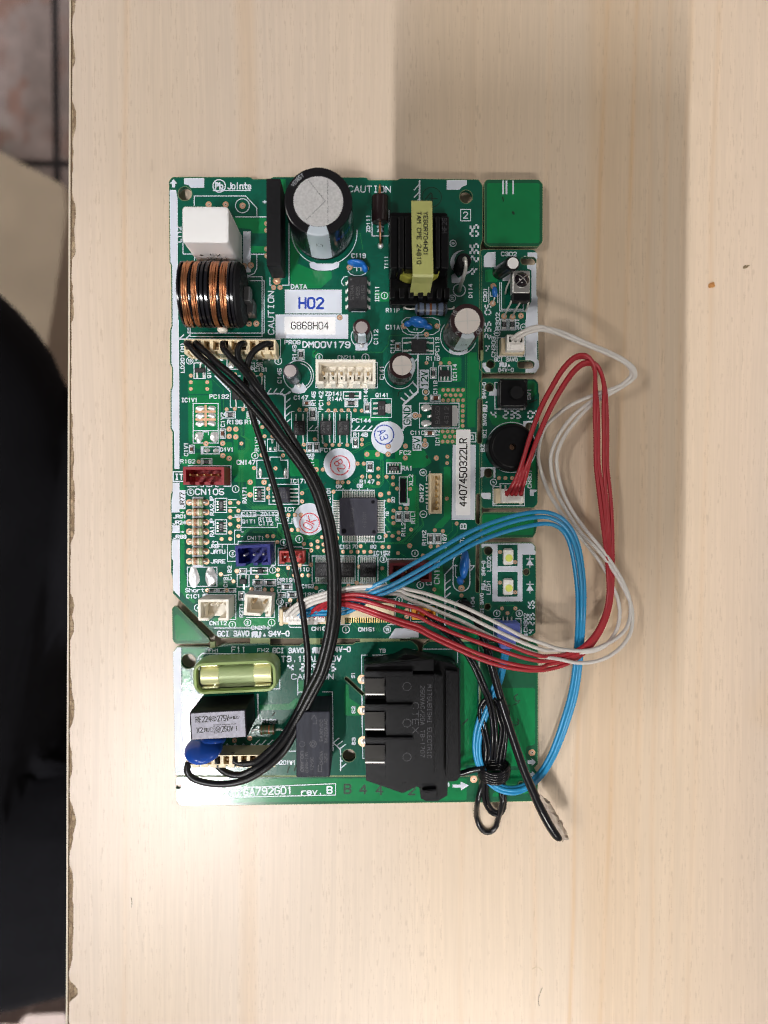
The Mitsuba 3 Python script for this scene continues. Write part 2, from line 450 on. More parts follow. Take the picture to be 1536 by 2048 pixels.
add('table', 'core', slab(sg.Polygon([(core[0][0] + .62, Y0), (XR, Y0), (XR, Y1), (core[1][0] + .62, Y1)]), -25, -.56), 'chipboard', label='brown chipboard core showing in the chips')
add('table', 'glue_line', slab(sg.Polygon([(core[0][0] + .50, Y0), (core[0][0] + .615, Y0), (core[1][0] + .615, Y1), (core[1][0] + .50, Y1)]), -25, -.25), 'glue_line')
bandp = np.array([(core[0][0] - .02, Y0), (core[0][0] + .49, Y0), (core[1][0] + .49, Y1), (core[1][0] - .02, Y1)])
add('table', 'edge_band', slab(sg.Polygon(bandp), -25, -.05), 'edge_band_cream', label='thin cream edge strip')
for lx, ly in ((EDGE + 60, 360), (EDGE + 60, -360), (560, 360), (560, -360)):
    add('table', 'leg', rbox(lx + 20, ly, -720, 45, 45, 694, 3, 1), 'chair_grey')
# crumbs and hairs lying on it
q = V(1422, 571, 0)
add('', 'crumb', ball([q[0], q[1], .35], 1.0, .75, .38, 3, 20, .9), 'resistor_tan'); scene['crumb']['bsdf']['id'] = 'crumb_orange'
mat('crumb_orange', (.42, .19, .06), .8)
thing('crumb', 'small orange brown crumb on the bare table right of the board', 'crumb')
q = V(1491, 534, 0)
add('', 'crumb', ball([q[0], q[1], .2], .95, .42, .22, 3, 25, .9), 'glue_line')
thing('crumb_001', 'tiny dark grey sliver at the right of the table, above the orange crumb', 'crumb')
for k, pts in enumerate((((1085, 1975), (1080, 1985), (1077, 2000), (1078, 2012)), ((1064, 1938), (1074, 1934), (1083, 1940), (1085, 1952)), ((262, 1795), (264, 1806), (263, 1815)))):
    add('', 'hair', tube(spline([np.append(V(a, b, .12)[:2], .12) for a, b in pts], .4), .05, 5), 'resistor_tan' if k == 1 else 'hair_dark')
    thing('hair' if k == 0 else f'hair_{k:03d}', ['fine dark curved hair at the lower right of the table', 'fine pale curled hair on the table above the dark hair', 'short dark fibre on the table at the lower left'][k], 'hair')

# ------------------------------------------------------------------ floor, box, person: below and left of the table
ZF = -760.
scene['floor'] = mikit.ply(trimesh.Trimesh(np.array([[-2.5, -2.5, ZF / 1000 - .004], [2.5, -2.5, ZF / 1000 - .004], [2.5, 2.5, ZF / 1000 - .004], [-2.5, 2.5, ZF / 1000 - .004]]), [[0, 1, 2], [0, 2, 3]]), 'grout')
labels['floor'] = {'label': 'grey mauve stone tiled floor below the table edge', 'kind': 'structure'}
gx, gy = V(111, 160, ZF)[0], V(60, 326, ZF)[1]
TS, GAP = 330., 9.
for i in range(-6, 6):
    for j in range(-6, 7):
        m = rbox(gx + (i + .5) * TS, gy + (j + .5) * TS, ZF - 10, TS - GAP, TS - GAP, 10 + RNG.uniform(-.4, .4), 3, 1.5)
        add('floor', 'tile', m, 'stone_tile')
c1 = [V(0, 304, -600), V(128, 371, -600), V(133, 420, -600), V(121, 520, -600), V(88, 730, -600), V(40, 900, -600), V(-330, 1000, -600), V(-420, 90, -600)]
bp = sg.Polygon([p[:2] for p in c1]).buffer(0)
add('', 'cardboard_box', slab(bp.buffer(-4).buffer(4), ZF + 1, -600), 'box_card')
thing('cardboard_box', 'beige box on the tiled floor, out of focus between table edge and black clothing', 'box')

# person seated at the left: only black clothing shows past the table edge
def hullchain(chains, edge=9., it=12):
    import manifold3d as m3
    man = m3.Manifold()
    for ch in chains:
        for (a, ra), (b, rb) in zip(ch[:-1], ch[1:]):
            s1 = m3.Manifold.sphere(ra, 28).translate(list(map(float, a))); s2 = m3.Manifold.sphere(rb, 28).translate(list(map(float, b)))
            man += m3.Manifold.batch_hull([s1, s2])
    man = man.refine_to_length(edge * 2)
    me = man.to_mesh(); t = trimesh.Trimesh(me.vert_properties[:, :3], me.tri_verts, process=True)
    trimesh.smoothing.filter_taubin(t, iterations=it)
    return t


thing('person', 'person in black clothing seated at the left edge of the table', 'person')
by = V(0, 1398, -230)[1]
body = hullchain([[((-395, by, -300), 150), ((-400, by, -60), 140), ((-405, by, 130), 135), ((-405, by, 225), 90), ((-400, by, 290), 52)],
                  [((-300, by + 90, -285), 84), ((-286, by + 96, -275), 76), ((-130, by + 92, -300), 70)], [((-290, by - 96, -285), 88), ((-285, by - 108, -275), 82), ((-130, by - 112, -300), 76)],
                  [((-300, by, -250), 100), ((-300, by, -280), 100)], [((-310, by + 114, -240), 130), ((-318, by - 60, -240), 100)],
                  [((-130, by + 92, -300), 68), ((-110, by + 130, -640), 48)], [((-130, by - 120, -300), 70), ((-110, by - 130, -640), 48)],
                  [((-405, by + 60, 190), 70), ((-410, by + 185, 175), 58), ((-420, by + 215, -70), 45), ((-425, by + 122, -165), 36)],
                  [((-405, by - 60, 190), 70), ((-410, by - 185, 175), 58), ((-420, by - 215, -70), 45), ((-425, by - 122, -165), 36)]], 11, 10)
body.vertices[:, 1] = by + (body.vertices[:, 1] - by) * 1.16
n_ = meshkit.fbm(body.vertices * [.012, .006, .012], 3, 4)[:, None] - .5
body.vertices += body.vertex_normals * n_ * 14
add('person', 'clothes', body, 'black_cloth', smooth=True, label='black clothing with soft folds')
head = hullchain([[((-395, by, 290), 44), ((-392, by, 340), 52)], [((-388, by, 395), 88), ((-380, by, 375), 80), ((-358, by, 335), 56)], [((-310, by, 372), 12), ((-298, by, 362), 13)],
                  [((-390, by + 88, 372), 14), ((-388, by + 90, 392), 16)], [((-390, by - 88, 372), 14), ((-388, by - 90, 392), 16)]], 7, 8)
add('person', 'head', head, 'skin', smooth=True)
hair = hullchain([[((-398, by, 410), 92), ((-412, by, 385), 88)]], 8, 6)
add('person', 'hair', hair, 'hair_dark', smooth=True)
for s in (1, -1):
    w = np.array([-420, by + s * 120, -165.])
    ch = [[(w, 30), (w + [42, -s * 10, -6], 24), (w + [82, -s * 16, -12], 22)]]
    for k, (dx, dy) in enumerate(((62, -24), (72, -10), (68, 5), (54, 18))):
        b0 = w + [88, -s * 16 + dy * .8, -14]; ch.append([(b0, 10), (b0 + [dx * .5, dy * .25, -6], 9.2), (b0 + [dx, dy * .4, -20], 8)])
    ch.append([(w + [36, -s * 30, -8], 14), (w + [66, -s * 56, -14], 10.5), (w + [92, -s * 62, -20], 9)])
    add('person', 'hand', hullchain(ch, 2.5, 6), 'skin', smooth=True)
# pale pink seat edge just past the clothing at the lower left
cz = -330.
cp = sg.Polygon([V(-420, 2036, cz)[:2], V(36, 2050, cz)[:2], V(52, 2030, cz)[:2], V(133, 2026, cz)[:2], V(135, 2090, cz)[:2], V(120, 2600, cz)[:2], V(-420, 2600, cz)[:2]])
mat('pink_seat', (.74, .60, .56), .6)
add('', 'cushion', slab(cp.buffer(-3).buffer(6).buffer(-3), ZF + 2, cz), 'pink_seat')
thing('cushion', 'pale pink cushion corner at the bottom left under the black clothing', 'cushion')
# the phone that takes the picture, held flat above the board: its shadow lies across the upper right
ph = rbox(0, 0, 0, 75.5, 165, 8.4, 9, 1.2, k=5); ph.apply_translation([(25 - 50.5) / 2, (34 - 131) / 2, HC + 2.2])
add('', 'phone', ph, 'phone_black')
thing('phone', 'dark phone held flat above the board, casting the rectangular shadow at the upper right', 'phone')

# ------------------------------------------------------------------ bare circuit board
thing('circuit_board', 'green circuit board crowded with components, lying on the pale wood table', 'circuit board')
CB = 'circuit_board'


def rnd(p, r=.6): return p.buffer(-r, quad_segs=3).buffer(2 * r, quad_segs=3).buffer(-r, quad_segs=3)


def holes(p, *hs):
    for h in hs: p = p.difference(h)
    return p


main = poly('p', 345, 354, 500, 354, 506, 358, 540, 358, 546, 354, 733, 355, 737, 360, 795, 360, 800, 357, 957, 359, 965, 370, 965, 480, 961, 492, 961, 505, 964, 520, 964, 1262, 958, 1279, 700, 1277, 440, 1276, 430, 1270,
            346, 1187, 346, 1160, 342, 1145, 343, 1030, 341, 1018, 342, 988, 345, 980, 345, 865, 341, 857, 341, 780, 344, 772, 344, 735, 340, 728, 340, 660, 343, 652, 342, 530, 339, 524, 338, 362)
main = rnd(main, .5)
slots = [pill('f', 880, 60, 880, 395, 17), pill('f', 872, 830, 866, 1240, 20), pill('i', 853, 470, 850, 735, 17), pill('i', 850, 935, 845, 1440, 15)]
main = holes(main, disc('a', 205, 295, 69), disc('c', 676, 325, 66), *[s.buffer(.15) for s in slots])
tri = rnd(poly('p', 344, 1214, 352, 1211, 424, 1284, 420, 1287, 352, 1288, 345, 1281), .8)
power = poly('p', 346, 1304, 354, 1293, 416, 1293, 422, 1296, 440, 1292, 444, 1288, 536, 1286, 543, 1291, 598, 1291, 604, 1287, 660, 1289, 706, 1288, 712, 1284, 823, 1281, 836, 1293, 838, 1308, 844, 1308, 846, 1292, 856, 1283, 956, 1283, 959, 1300, 957, 1556, 955, 1552, 352, 1551, 350, 1540)
power = holes(rnd(power, .4), disc('j', 240, 885, 75), pill('k', 680, 1060, 845, 1215, 17), disc('n', 195, 722, 66))
strip = holes(rnd(poly('p', 353, 1553, 958, 1553, 959, 1600, 954, 1604, 362, 1612, 353, 1603, 351, 1560), .5), disc('m', 118, 890, 24))
blank1 = rnd(poly('c', 885, 150, 1420, 150, 1463, 195, 1460, 790, 1415, 838, 905, 835, 862, 795, 858, 190), .6)
recv = rnd(poly('f', 905, 545, 862, 500, 862, -700, 900, -722, 1420, -720, 1455, -690, 1460, -640, 1448, -600, 1448, -250, 1460, -240, 1470, 400, 1480, 480, 1440, 543), .5)
recv = holes(recv, pill('c', 1275, 982, 1355, 982, 40), pill('f', 1290, 457, 1390, 457, 38), disc('f', 980, 452, 42), slots[0].buffer(.15))
butt = rnd(poly('f', 905, 592, 1430, 605, 1466, 640, 1470, 740, 1478, 760, 1475, 1230, 1465, 1250, 1460, 1880, 1420, 1925, 905, 1928, 862, 1880, 862, 640), .5)
butt = holes(butt, disc('f', 968, 690, 44), disc('i', 958, 235, 46), disc('f', 1375, 1090, 40), slots[1].buffer(.15), slots[2].buffer(.15))
blank2 = rnd(poly('i', 905, 635, 1415, 635, 1452, 680, 1465, 740, 1450, 800, 1440, 850, 1410, 898, 900, 905, 870, 860, 868, 690), .5)
ledb = rnd(poly('i', 870, 945, 1400, 945, 1440, 985, 1445, 1060, 1440, 1140, 1440, 1720, 1430, 1760, 1395, 1800, 1200, 1890, 1200, 1930, 860, 1930, 858, 1000), .4)
ledb = poly('i', 880, 945, 1400, 945, 1440, 985, 1445, 1340, 1440, 1550, 1440, 1870, 1395, 1905, 1090, 1920, 870, 1925, 862, 960)
ledb = holes(rnd(ledb, .4), disc('i', 955, 1032, 44), disc('i', 1345, 1248, 34), disc('l', 948, 325, 34), slots[3].buffer(.15))
lowr = holes(rnd(poly('p', 959, 1284, 1070, 1283, 1076, 1290, 1076, 1528, 1068, 1536, 1076, 1547, 1075, 1602, 958, 1605, 962, 1560), .5), disc('o', 725, 1010, 22))
BOARDS = [('main_board', main, 'mask_dark', 'large dark green main board'), ('corner_tab', tri, 'mask_blank', 'triangular green corner tab'), ('power_board', power, 'mask_dark', 'green power board below the main board'), ('rail_strip', strip, 'mask_blank', 'green strip along the lower edge'),
          ('blank_tab', blank1, 'mask_blank', 'blank square tab at the upper right'), ('receiver_board', recv, 'mask_dark', 'small receiver board'), ('button_board', butt, 'mask_dark', 'small board with push button and buzzer'),
          ('blank_tab', blank2, 'mask_blank', 'blank narrow tab between button and lamp boards'), ('lamp_board', ledb, 'mask_dark', 'small board with two white lamps'), ('blank_panel', lowr, 'mask_blank', 'blank panel at the lower right')]
for nm, p, m, lb in BOARDS:
    p = p.simplify(.03)
    add(CB, nm, slab(p, ZB - 1.6, ZB), m, label=lb)
ALL = so.unary_union([b[1] for b in BOARDS])
# light fibre edges
add(CB, 'cut_edge', flat([b[1].boundary.buffer(.10).intersection(b[1]) for b in BOARDS], ZB + .055), 'board_fibre', kind='stuff')
br = [sg.box(*L('p', x0, y1, x1, y0).flatten()) for x0, y0, x1, y1 in ((961, 520, 968, 560), (961, 700, 966, 745), (962, 770, 967, 790), (961, 900, 966, 980), (960, 1050, 966, 1075), (420, 1284, 430, 1300), (500, 1275, 540, 1288), (610, 1276, 640, 1288), (720, 1276, 800, 1285), (860, 1276, 950, 1288), (400, 1548, 940, 1556), (956, 1300, 962, 1540), (957, 1575, 962, 1600), (962, 1190, 966, 1270))]
add(CB, 'bridge', [slab(b, ZB - 1.5, ZB - .1) for b in br], 'board_fibre', kind='stuff')

# ------------------------------------------------------------------ copper under the mask
P = []
def pour(wd, *c, r=.5):
    p = poly(wd, *c).buffer(-r).buffer(2 * r, quad_segs=3).buffer(-r); P.append(p)
pour('a', 390, 540, 1035, 540, 1035, 700, 890, 700, 890, 660, 390, 600); pour('a', 880, 830, 1040, 830, 1040, 900, 880, 900)
pour('b', 110, 960, 160, 1000, 350, 1080, 530, 1090, 530, 1160, 420, 1260, 120, 1260, 100, 1120); pour('a', 1290, 500, 1330, 700, 1400, 850, 1340, 1060, 1280, 1000)
pour('b', 950, 1300, 1120, 1300, 1120, 1400, 1000, 1400); pour('b', 0, 0, 60, 0, 60, 300, 0, 300)
pour('d', 235, 615, 485, 615, 485, 760, 235, 760); pour('d', 235, 770, 560, 770, 570, 820, 570, 1250, 470, 1320, 330, 1320, 240, 1240); pour('d', 170, 1390, 300, 1360, 700, 1360, 690, 1490, 170, 1490)
pour('d', 700, 1090, 750, 1090, 750, 1490, 700, 1490); pour('d', 820, 930, 1000, 1100, 1000, 1290, 900, 1390, 820, 1390); pour('d', 590, 1250, 690, 1250, 690, 1340, 590, 1340)
pour('g', 700, 0, 990, 0, 870, 140, 840, 330, 690, 330, 750, 240, 750, 180); pour('g', 690, 140, 750, 140, 750, 240, 690, 290); pour('g', 830, 150, 930, 150, 930, 520, 830, 450)
pour('g', 1290, 90, 1530, 90, 1530, 270, 1290, 270); pour('h', 100, 90, 400, 90, 400, 270, 100, 270); pour('g', 480, 650, 515, 700, 515, 930, 480, 930); pour('g', 155, 330, 200, 330, 200, 1490, 155, 1450)
pour('j', 180, 0, 215, 0, 225, 180, 345, 300, 345, 340, 180, 200); pour('j', 500, 440, 730, 430, 1135, 430, 1135, 530, 520, 530, 490, 470); pour('g', 1000, 1250, 1140, 1250, 1140, 1330, 1000, 1310)
pour('h', 860, 0, 1060, 0, 1060, 100, 860, 90); pour('h', 1080, 90, 1190, 90, 1190, 130, 1080, 130); pour('e', 800, 985, 1110, 985, 1110, 1030, 800, 1030); pour('e', 620, 690, 760, 690, 680, 720, 620, 720); pour('e', 330, 300, 400, 330, 430, 380, 330, 390)
pour('f', 440, 690, 730, 690, 730, 870, 700, 1110, 720, 1110, 720, 1270, 440, 1270, 440, 1120, 650, 1120, 650, 850, 440, 840); pour('f', 740, 330, 860, 330, 860, 800, 850, 1100, 740, 1100); pour('f', 480, 380, 680, 380, 680, 630, 590, 640, 590, 470, 480, 450)
pour('i', 380, 170, 570, 170, 570, 700, 480, 800, 380, 800, 500, 680, 500, 200); pour('i', 60, 250, 215, 250, 215, 760, 150, 770, 140, 560, 60, 560); pour('i', 0, 0, 300, 0, 380, 130, 300, 180, 0, 190)
pour('i', 400, 1100, 480, 1100, 520, 1500, 400, 1500); pour('i', 890, 660, 1420, 660, 1420, 870, 890, 870); pour('c', 890, 185, 1430, 185, 1430, 800, 890, 800); pour('c', 870, 1070, 1000, 1070, 1000, 1200, 870, 1200)
pour('l', 610, 640, 840, 560, 840, 640, 700, 700); pour('l', 670, 700, 840, 720, 840, 1490, 670, 1490); pour('n', 1340, 0, 1500, 0, 1500, 820, 1390, 820, 1390, 1030, 1340, 1030); pour('l', 450, 1350, 1000, 1350, 1000, 1490, 450, 1490)
pour('n', 150, 60, 190, 60, 190, 130, 330, 240, 330, 310, 150, 310); pour('k', 665, 1120, 700, 1110, 710, 1260, 830, 1340, 830, 1440, 665, 1440); pour('m', 880, 170, 1160, 160, 1160, 210, 880, 220); pour('j', 960, 1330, 1250, 1330, 1370, 1240, 1370, 1300, 1280, 1380, 960, 1385)
pour('k', 180, 1080, 240, 1080, 240, 1190, 180, 1190); pour('m', 120, 810, 660, 830, 1500, 800, 1500, 1020, 120, 1040); pour('n', 0, 920, 1400, 930, 1400, 1180, 0, 1190); pour('o', 310, 30, 870, 30, 870, 610, 780, 630, 770, 830, 310, 830); pour('o', 570, 870, 800, 870, 860, 1100, 400, 1150, 570, 1000)
pour('j', 95, 420, 130, 400, 380, 640, 380, 670, 110, 670); pour('j', 180, 730, 420, 730, 380, 860, 300, 830, 180, 800); pour('j', 180, 960, 260, 960, 260, 1490, 180, 1490)
pour('f', 1360, 600, 1450, 610, 1460, 760, 1360, 800); pour('i', 1280, 30, 1440, 0, 1440, 400, 1330, 380, 1330, 60); pour('f', 940, 940, 1300, 1030, 1250, 1080, 1000, 1080)
PU = so.unary_union(P).intersection(ALL.buffer(-.55))
add(CB, 'copper_pour', flat(PU, ZB + .03), 'mask_light', kind='stuff')
TR = []
def trace(wd, *c, n=1, d=(0, 0), w=.16):
    for k in range(n):
        p = L(wd, *c); p = p + np.array([d[0], -d[1]]) * k / WIN[wd][2] * MM
        TR.append(sg.LineString(p).buffer(w / 2, quad_segs=1))
trace('d', 480, 605, 590, 710, 600, 720, 600, 1040, 640, 1080); trace('d', 770, 1060, 770, 1180, 830, 1220, 830, 1300, 760, 1370, 760, 1500, n=4, d=(14, 4)); trace('d', 660, 1060, 770, 1100, 790, 1110)
trace('g', 750, 0, 750, 420, 800, 540, 870, 600, 1130, 600, n=4, d=(16, -12)); trace('g', 640, 520, 740, 510, n=2, d=(0, 60)); trace('g', 690, 690, 780, 690); trace('g', 690, 545, 720, 600, 780, 600); trace('g', 690, 770, 710, 800, 780, 820); trace('g', 680, 630, 730, 670, 940, 670, n=4, d=(0, 22))
trace('g', 1150, 640, 1210, 710, 1210, 800, 1290, 880, 1480, 880, n=5, d=(-14, 20)); trace('g', 900, 830, 1100, 830, 1170, 900, n=2, d=(0, 14)); trace('g', 1120, 1180, 1210, 1260, 1250, 1300, n=3, d=(-14, 10)); trace('g', 650, 1140, 650, 1280, 540, 1390, n=3, d=(16, 6)); trace('g', 540, 860, 570, 900)
trace('g', 1380, 420, 1480, 390); trace('g', 1480, 540, 1410, 560, 1300, 620); trace('g', 640, 680, 650, 640); trace('g', 880, 1000, 940, 1000, 940, 960); trace('x', 640, 560, 700, 640, 840, 640, 1010, 640, 1130, 530, n=5, d=(-8, -16)); trace('x', 230, 600, 340, 500, 610, 500, n=3, d=(0, 16))
trace('x', 340, 290, 620, 290, n=3, d=(10, 16)); trace('x', 920, 720, 960, 790, 1010, 850); trace('x', 1000, 720, 1030, 770, 1080, 830, n=3, d=(40, 0)); trace('x', 770, 1110, 700, 1000, 650, 960)
trace('h', 800, 130, 870, 190, 890, 230, 890, 330, 960, 380); trace('h', 640, 340, 660, 390, n=2, d=(-50, -20)); trace('h', 740, 310, 800, 370, 850, 400, n=5, d=(18, -10)); trace('h', 900, 390, 1020, 380, 1060, 340, 1060, 110, n=3, d=(-14, -10)); trace('h', 1090, 110, 1090, 300, 1150, 380)
trace('h', 1075, 620, 1110, 650, 1110, 720, n=1); trace('h', 1080, 690, 1150, 760, 1290, 760, 1400, 700, 1400, 360, n=3, d=(8, 14)); trace('h', 1080, 760, 1130, 840, 1320, 840, n=2, d=(6, 14)); trace('h', 1120, 520, 1080, 560); trace('h', 1150, 340, 1120, 380, 1120, 440)
trace('h', 650, 940, 690, 990, 690, 1040, n=5, d=(50, 0)); trace('h', 640, 880, 560, 930); trace('h', 1000, 1230, 1090, 1320, n=4, d=(10, -16)); trace('h', 370, 1380, 430, 1420, n=4, d=(12, -8)); trace('h', 1430, 600, 1460, 760, 1290, 950, 1000, 950, n=2, d=(12, 10))
trace('h', 300, 860, 430, 900, n=4, d=(0, 14)); trace('h', 320, 640, 370, 560, 470, 540, n=4, d=(10, 14)); trace('h', 225, 280, 140, 350)
trace('i', 500, 350, 540, 390, 530, 490); trace('i', 530, 70, 580, 130); trace('i', 240, 420, 240, 780, 100, 930, 60, 940, n=3, d=(-14, 0)); trace('i', 640, 760, 640, 840, 520, 960, 520, 1100, n=2, d=(-50, -20)); trace('i', 480, 820, 540, 880, 560, 990); trace('i', 30, 1050, 110, 1090); trace('i', 1180, 330, 1130, 280)
trace('i', 700, 870, 700, 960); trace('l', 440, 0, 440, 560, n=3, d=(16, 0)); trace('l', 1050, 340, 1080, 310, 1210, 310, 1240, 340); trace('l', 1085, 350, 1085, 430); trace('l', 1150, 380, 1150, 430); trace('l', 1225, 350, 1200, 400, 1195, 430)
trace('f', 560, 350, 560, 430); trace('f', 720, 330, 720, 800, n=3, d=(22, 0)); trace('e', 760, 330, 1050, 330, 1110, 250, 1120, 160, 1300, 150); trace('e', 490, 680, 410, 800, 420, 930); trace('e', 220, 860, 195, 910); trace('e', 550, 1380, 700, 1380, 790, 1350, 900, 1280, 940, 1270, n=2, d=(0, -22))
trace('k', 720, 480, 800, 560, n=1); trace('k', 770, 480, 830, 545, 860, 545, 880, 480, n=2, d=(14, 8)); trace('k', 960, 480, 1000, 590, n=3, d=(18, -8)); trace('k', 1205, 290, 1205, 370, n=5, d=(16, 0), w=.12); trace('y', 545, 720, 545, 800, n=6, d=(15, 0)); trace('j', 600, 30, 690, 90); trace('b', 770, 700, 820, 700, 850, 870)
add(CB, 'trace', flat([t.intersection(ALL) for t in TR], ZB + .05), 'trace_green', kind='stuff')
# ------------------------------------------------------------------ white print
S, CUT = [], []


def ln(wd, *c, w=7, cap='flat'):
    w = max(w, 9.2 * WIN[wd][2] / 5.12); S.append(sg.LineString(L(wd, *c)).buffer(w / WIN[wd][2] * MM / 2, cap_style=cap, join_style='mitre'))
def rc(wd, x0, y0, x1, y1, w=7): ln(wd, x0, y0, x1, y0, x1, y1, x0, y1, x0, y0 - w / 2, w=w)
def rg(wd, x, y, r, w=7, a0=0, a1=360):
    w = max(w, 8.6 * WIN[wd][2] / 5.12)
    c = at(wd, x, y)[:2]; rr = r / WIN[wd][2] * MM; a = np.radians(np.linspace(a0, a1, 40))
    S.append(sg.LineString(np.column_stack([c[0] + rr * np.cos(a), c[1] + rr * np.sin(a)])).buffer(w / WIN[wd][2] * MM / 2, quad_segs=2))
def fl(wd, *c): S.append(poly(wd, *c))
def fc(wd, x, y, r): S.append(disc(wd, x, y, r))
def tx(wd, s, x, y, h, ln_=None, rot=0, w=8, seg=False, out=None):
    k = MM / WIN[wd][2]; w = w * 1.18
    (S if out is None else out).extend(text(s, h * k, None if ln_ is None else ln_ * k, w * k, rot, at(wd, x, y), seg))
def cn(wd, s, x, y, r=33, rot=0):
    rg(wd, x, y, r, 6.5); tx(wd, s, x, y, r * .85, r * (.4 if len(s) == 1 else .95), rot, 7)
def rgb_barbs(wd, x0, y0, x1, y1, n, bx, by, w=11):
    for k in range(n):
        t = (k + .5) / n; x, y = x0 + (x1 - x0) * t, y0 + (y1 - y0) * t
        ln(wd, x, y, x + bx, y + by, w=w)


# --- upper left
fl('a', 48, 195, 88, 142, 126, 192, 104, 192, 104, 232, 72, 232, 72, 192)
fl('p', 339.5, 380, 352, 380, 355.5, 398, 356.5, 640, 358, 640, 359, 860, 359, 938, 349, 938, 348, 864, 343.5, 856, 343.5, 781, 346.5, 772, 346.5, 736, 343, 728, 343, 661, 345.5, 652, 344.5, 530, 341, 524)
fl('g', 70, 335, 150, 335, 150, 410, 210, 410, 210, 605, 150, 605, 150, 640, 68, 640, 68, 520, 82, 430, 70, 410)
fl('g', 70, 770, 152, 770, 152, 850, 70, 850, 80, 800); fl('g', 76, 915, 154, 915, 154, 1508, 90, 1440, 76, 1420, 84, 1130, 70, 1110, 70, 960)
tx('g', 'JR77', 176, 512, 42, 150, 90, 7, out=(JRT := []))
fl('a', 195, 135, 402, 135, 402, 235, 262, 235, 240, 205, 195, 198)
rg('a', 555, 215, 62, 12); ln('a', 510, 170, 600, 262, w=9); tx('a', 'Pb', 555, 215, 62, 70, 0, 12); tx('a', 'Joints', 762, 215, 62, 228, 0, 11); ln('a', 490, 263, 880, 263, w=8)
tx('a', 'L112', 146, 712, 38, 150, 90, 9); ln('a', 300, 420, 300, 318, 825, 318, 940, 440, 940, 530, w=8); ln('a', 720, 532, 1040, 532, w=10); ln('a', 185, 740, 185, 912, 302, 912, 302, 980, w=8)
ln('a', 880, 915, 1040, 915, w=10); ln('a', 940, 915, 940, 1060, 915, 1110, 870, 1130, 840, 1130, w=8); fl('a', 800, 680, 878, 680, 878, 1100, 820, 1100, 800, 1000); rg('a', 793, 418, 70, 8)
tx('a', '+', 1022, 378, 40, 40, 0, 9)
ln('a', 236, 1560, 236, 1722, 1016, 1722, 1016, 1185, 870, 1185, w=8); ln('a', 258, 1600, 258, 1757, 995, 1757, 995, 1145, 840, 1145, w=7); ln('a', 1270, 590, 1270, 1232, 1200, 1232, w=9); ln('a', 1075, 1150, 1075, 1232, 1110, 1232, w=8)
tx('a', 'DATA', 1372, 1245, 40, 155, 0, 9); tx('a', 'CAUTION', 1086, 1515, 55, 430, 90, 10)
# --- upper middle
tx('b', 'CAUTION', 915, 248, 60, 425, 0, 9); tx('b', 'ZD111', 903, 600, 34, 170, 90, 8); ln('b', 943, 460, 943, 727, 1117, 727, 1117, 460, w=7)
fl('b', 990, 625, 1065, 625, 1065, 640, 1040, 640, 1062, 688, 990, 688, 1015, 640, 990, 640)
rg('b', 455, 690, 330, 9, 175, 365); rg('b', 455, 690, 330, 9, 150, 180)
fl('b', 300, 1010, 335, 990, 380, 1010, 540, 1010, 580, 990, 608, 1010, 600, 1050, 530, 1078, 450, 1083, 370, 1078, 312, 1052)
tx('b', 'C119', 805, 930, 42, 138, 0, 9); ln('b', 695, 1085, 720, 1115, 760, 1132, 830, 1132, 870, 1115, 895, 1085, w=8); ln('b', 755, 1048, 785, 1048, 785, 1088, w=12); ln('b', 800, 1048, 828, 1048, 828, 1088, w=12)
ln('b', 690, 1142, 655, 1148, 630, 1185, 632, 1215, 655, 1240, w=9); ln('b', 735, 1472, 735, 1502, 875, 1502, 875, 1472, w=9); tx('b', 'IC111', 994, 1322, 36, 155, 90, 9); cn('b', '1', 1070, 1338, 33)
fl('b', 50, 1277, 632, 1277, 632, 1520, 50, 1520); fl('b', -45, 1530, 698, 1530, 698, 1782, -45, 1775)
tx('b', 'T111', 1088, 998, 32, 128, 90, 7); ln('b', 1340, 600, 1128, 602, 1128, 1405, 1600, 1405, w=8); rg('b', 1165, 548, 32, 6, 60, 260)
tx('b', 'R11P', 1155, 1488, 38, 135, 0, 7); tx('b', 'C11A', 1155, 1662, 40, 135, 0, 9); tx('b', 'C112', 982, 1760, 38, 145, 90, 8)
rg('e', 835, 172, 105, 10, 150, 390); fl('e', 772, 240, 800, 245, 870, 245, 897, 225, 897, 312, 772, 312)
# --- upper right
ln('c', 200, 155, 200, 365, w=16); ln('c', 200, 195, 142, 260, w=12); ln('c', 200, 275, 142, 335, w=12); ln('c', 200, 345, 180, 362, w=10); ln('c', 185, 1340, 185, 1390, w=12); ln('c', 185, 1345, 135, 1385, w=9)
fl('c', 478, 155, 685, 155, 685, 205, 640, 222, 605, 255, 478, 255); rc('c', 620, 456, 722, 572, 10); tx('c', '2', 671, 515, 62, 42, 0, 10)
tx('c', '4 235 05', 760, 865, 78, 490, 90, 17, seg=True); cn('c', '8', 543, 803, 32, 90); cn('c', '11', 535, 1365, 33, 90); ln('c', 478, 1060, 478, 1405, 0, 1405, w=8)
S.append(sg.Point(*at('c', 640, 1000)[:2]).buffer(125 / 5.12 * MM).difference(sg.Point(*at('c', 665, 985)[:2]).buffer(108 / 5.12 * MM)))
fl('c', 525, 1130, 560, 1110, 600, 1160, 640, 1120, 640, 1185, 600, 1210, 530, 1210); rg('c', 607, 1282, 62, 9); tx('c', 'D114', 720, 1290, 36, 135, 90, 8)
for x, w in ((1055, 20), (1090, 18), (1158, 18)): ln('c', x, 160, x, 300, w=w)
fl('c', 895, 895, 978, 890, 978, 1047, 858, 1047, 858, 935); fl('c', 1305, 895, 1400, 895, 1432, 932, 1440, 1010, 1425, 1040, 1425, 1330, 1438, 1350, 1438, 1800, 1290, 1800, 1290, 1480, 1345, 1400, 1345, 1080, 1300, 1060, 1300, 1020, 1370, 1022, 1398, 982, 1370, 942, 1305, 940)
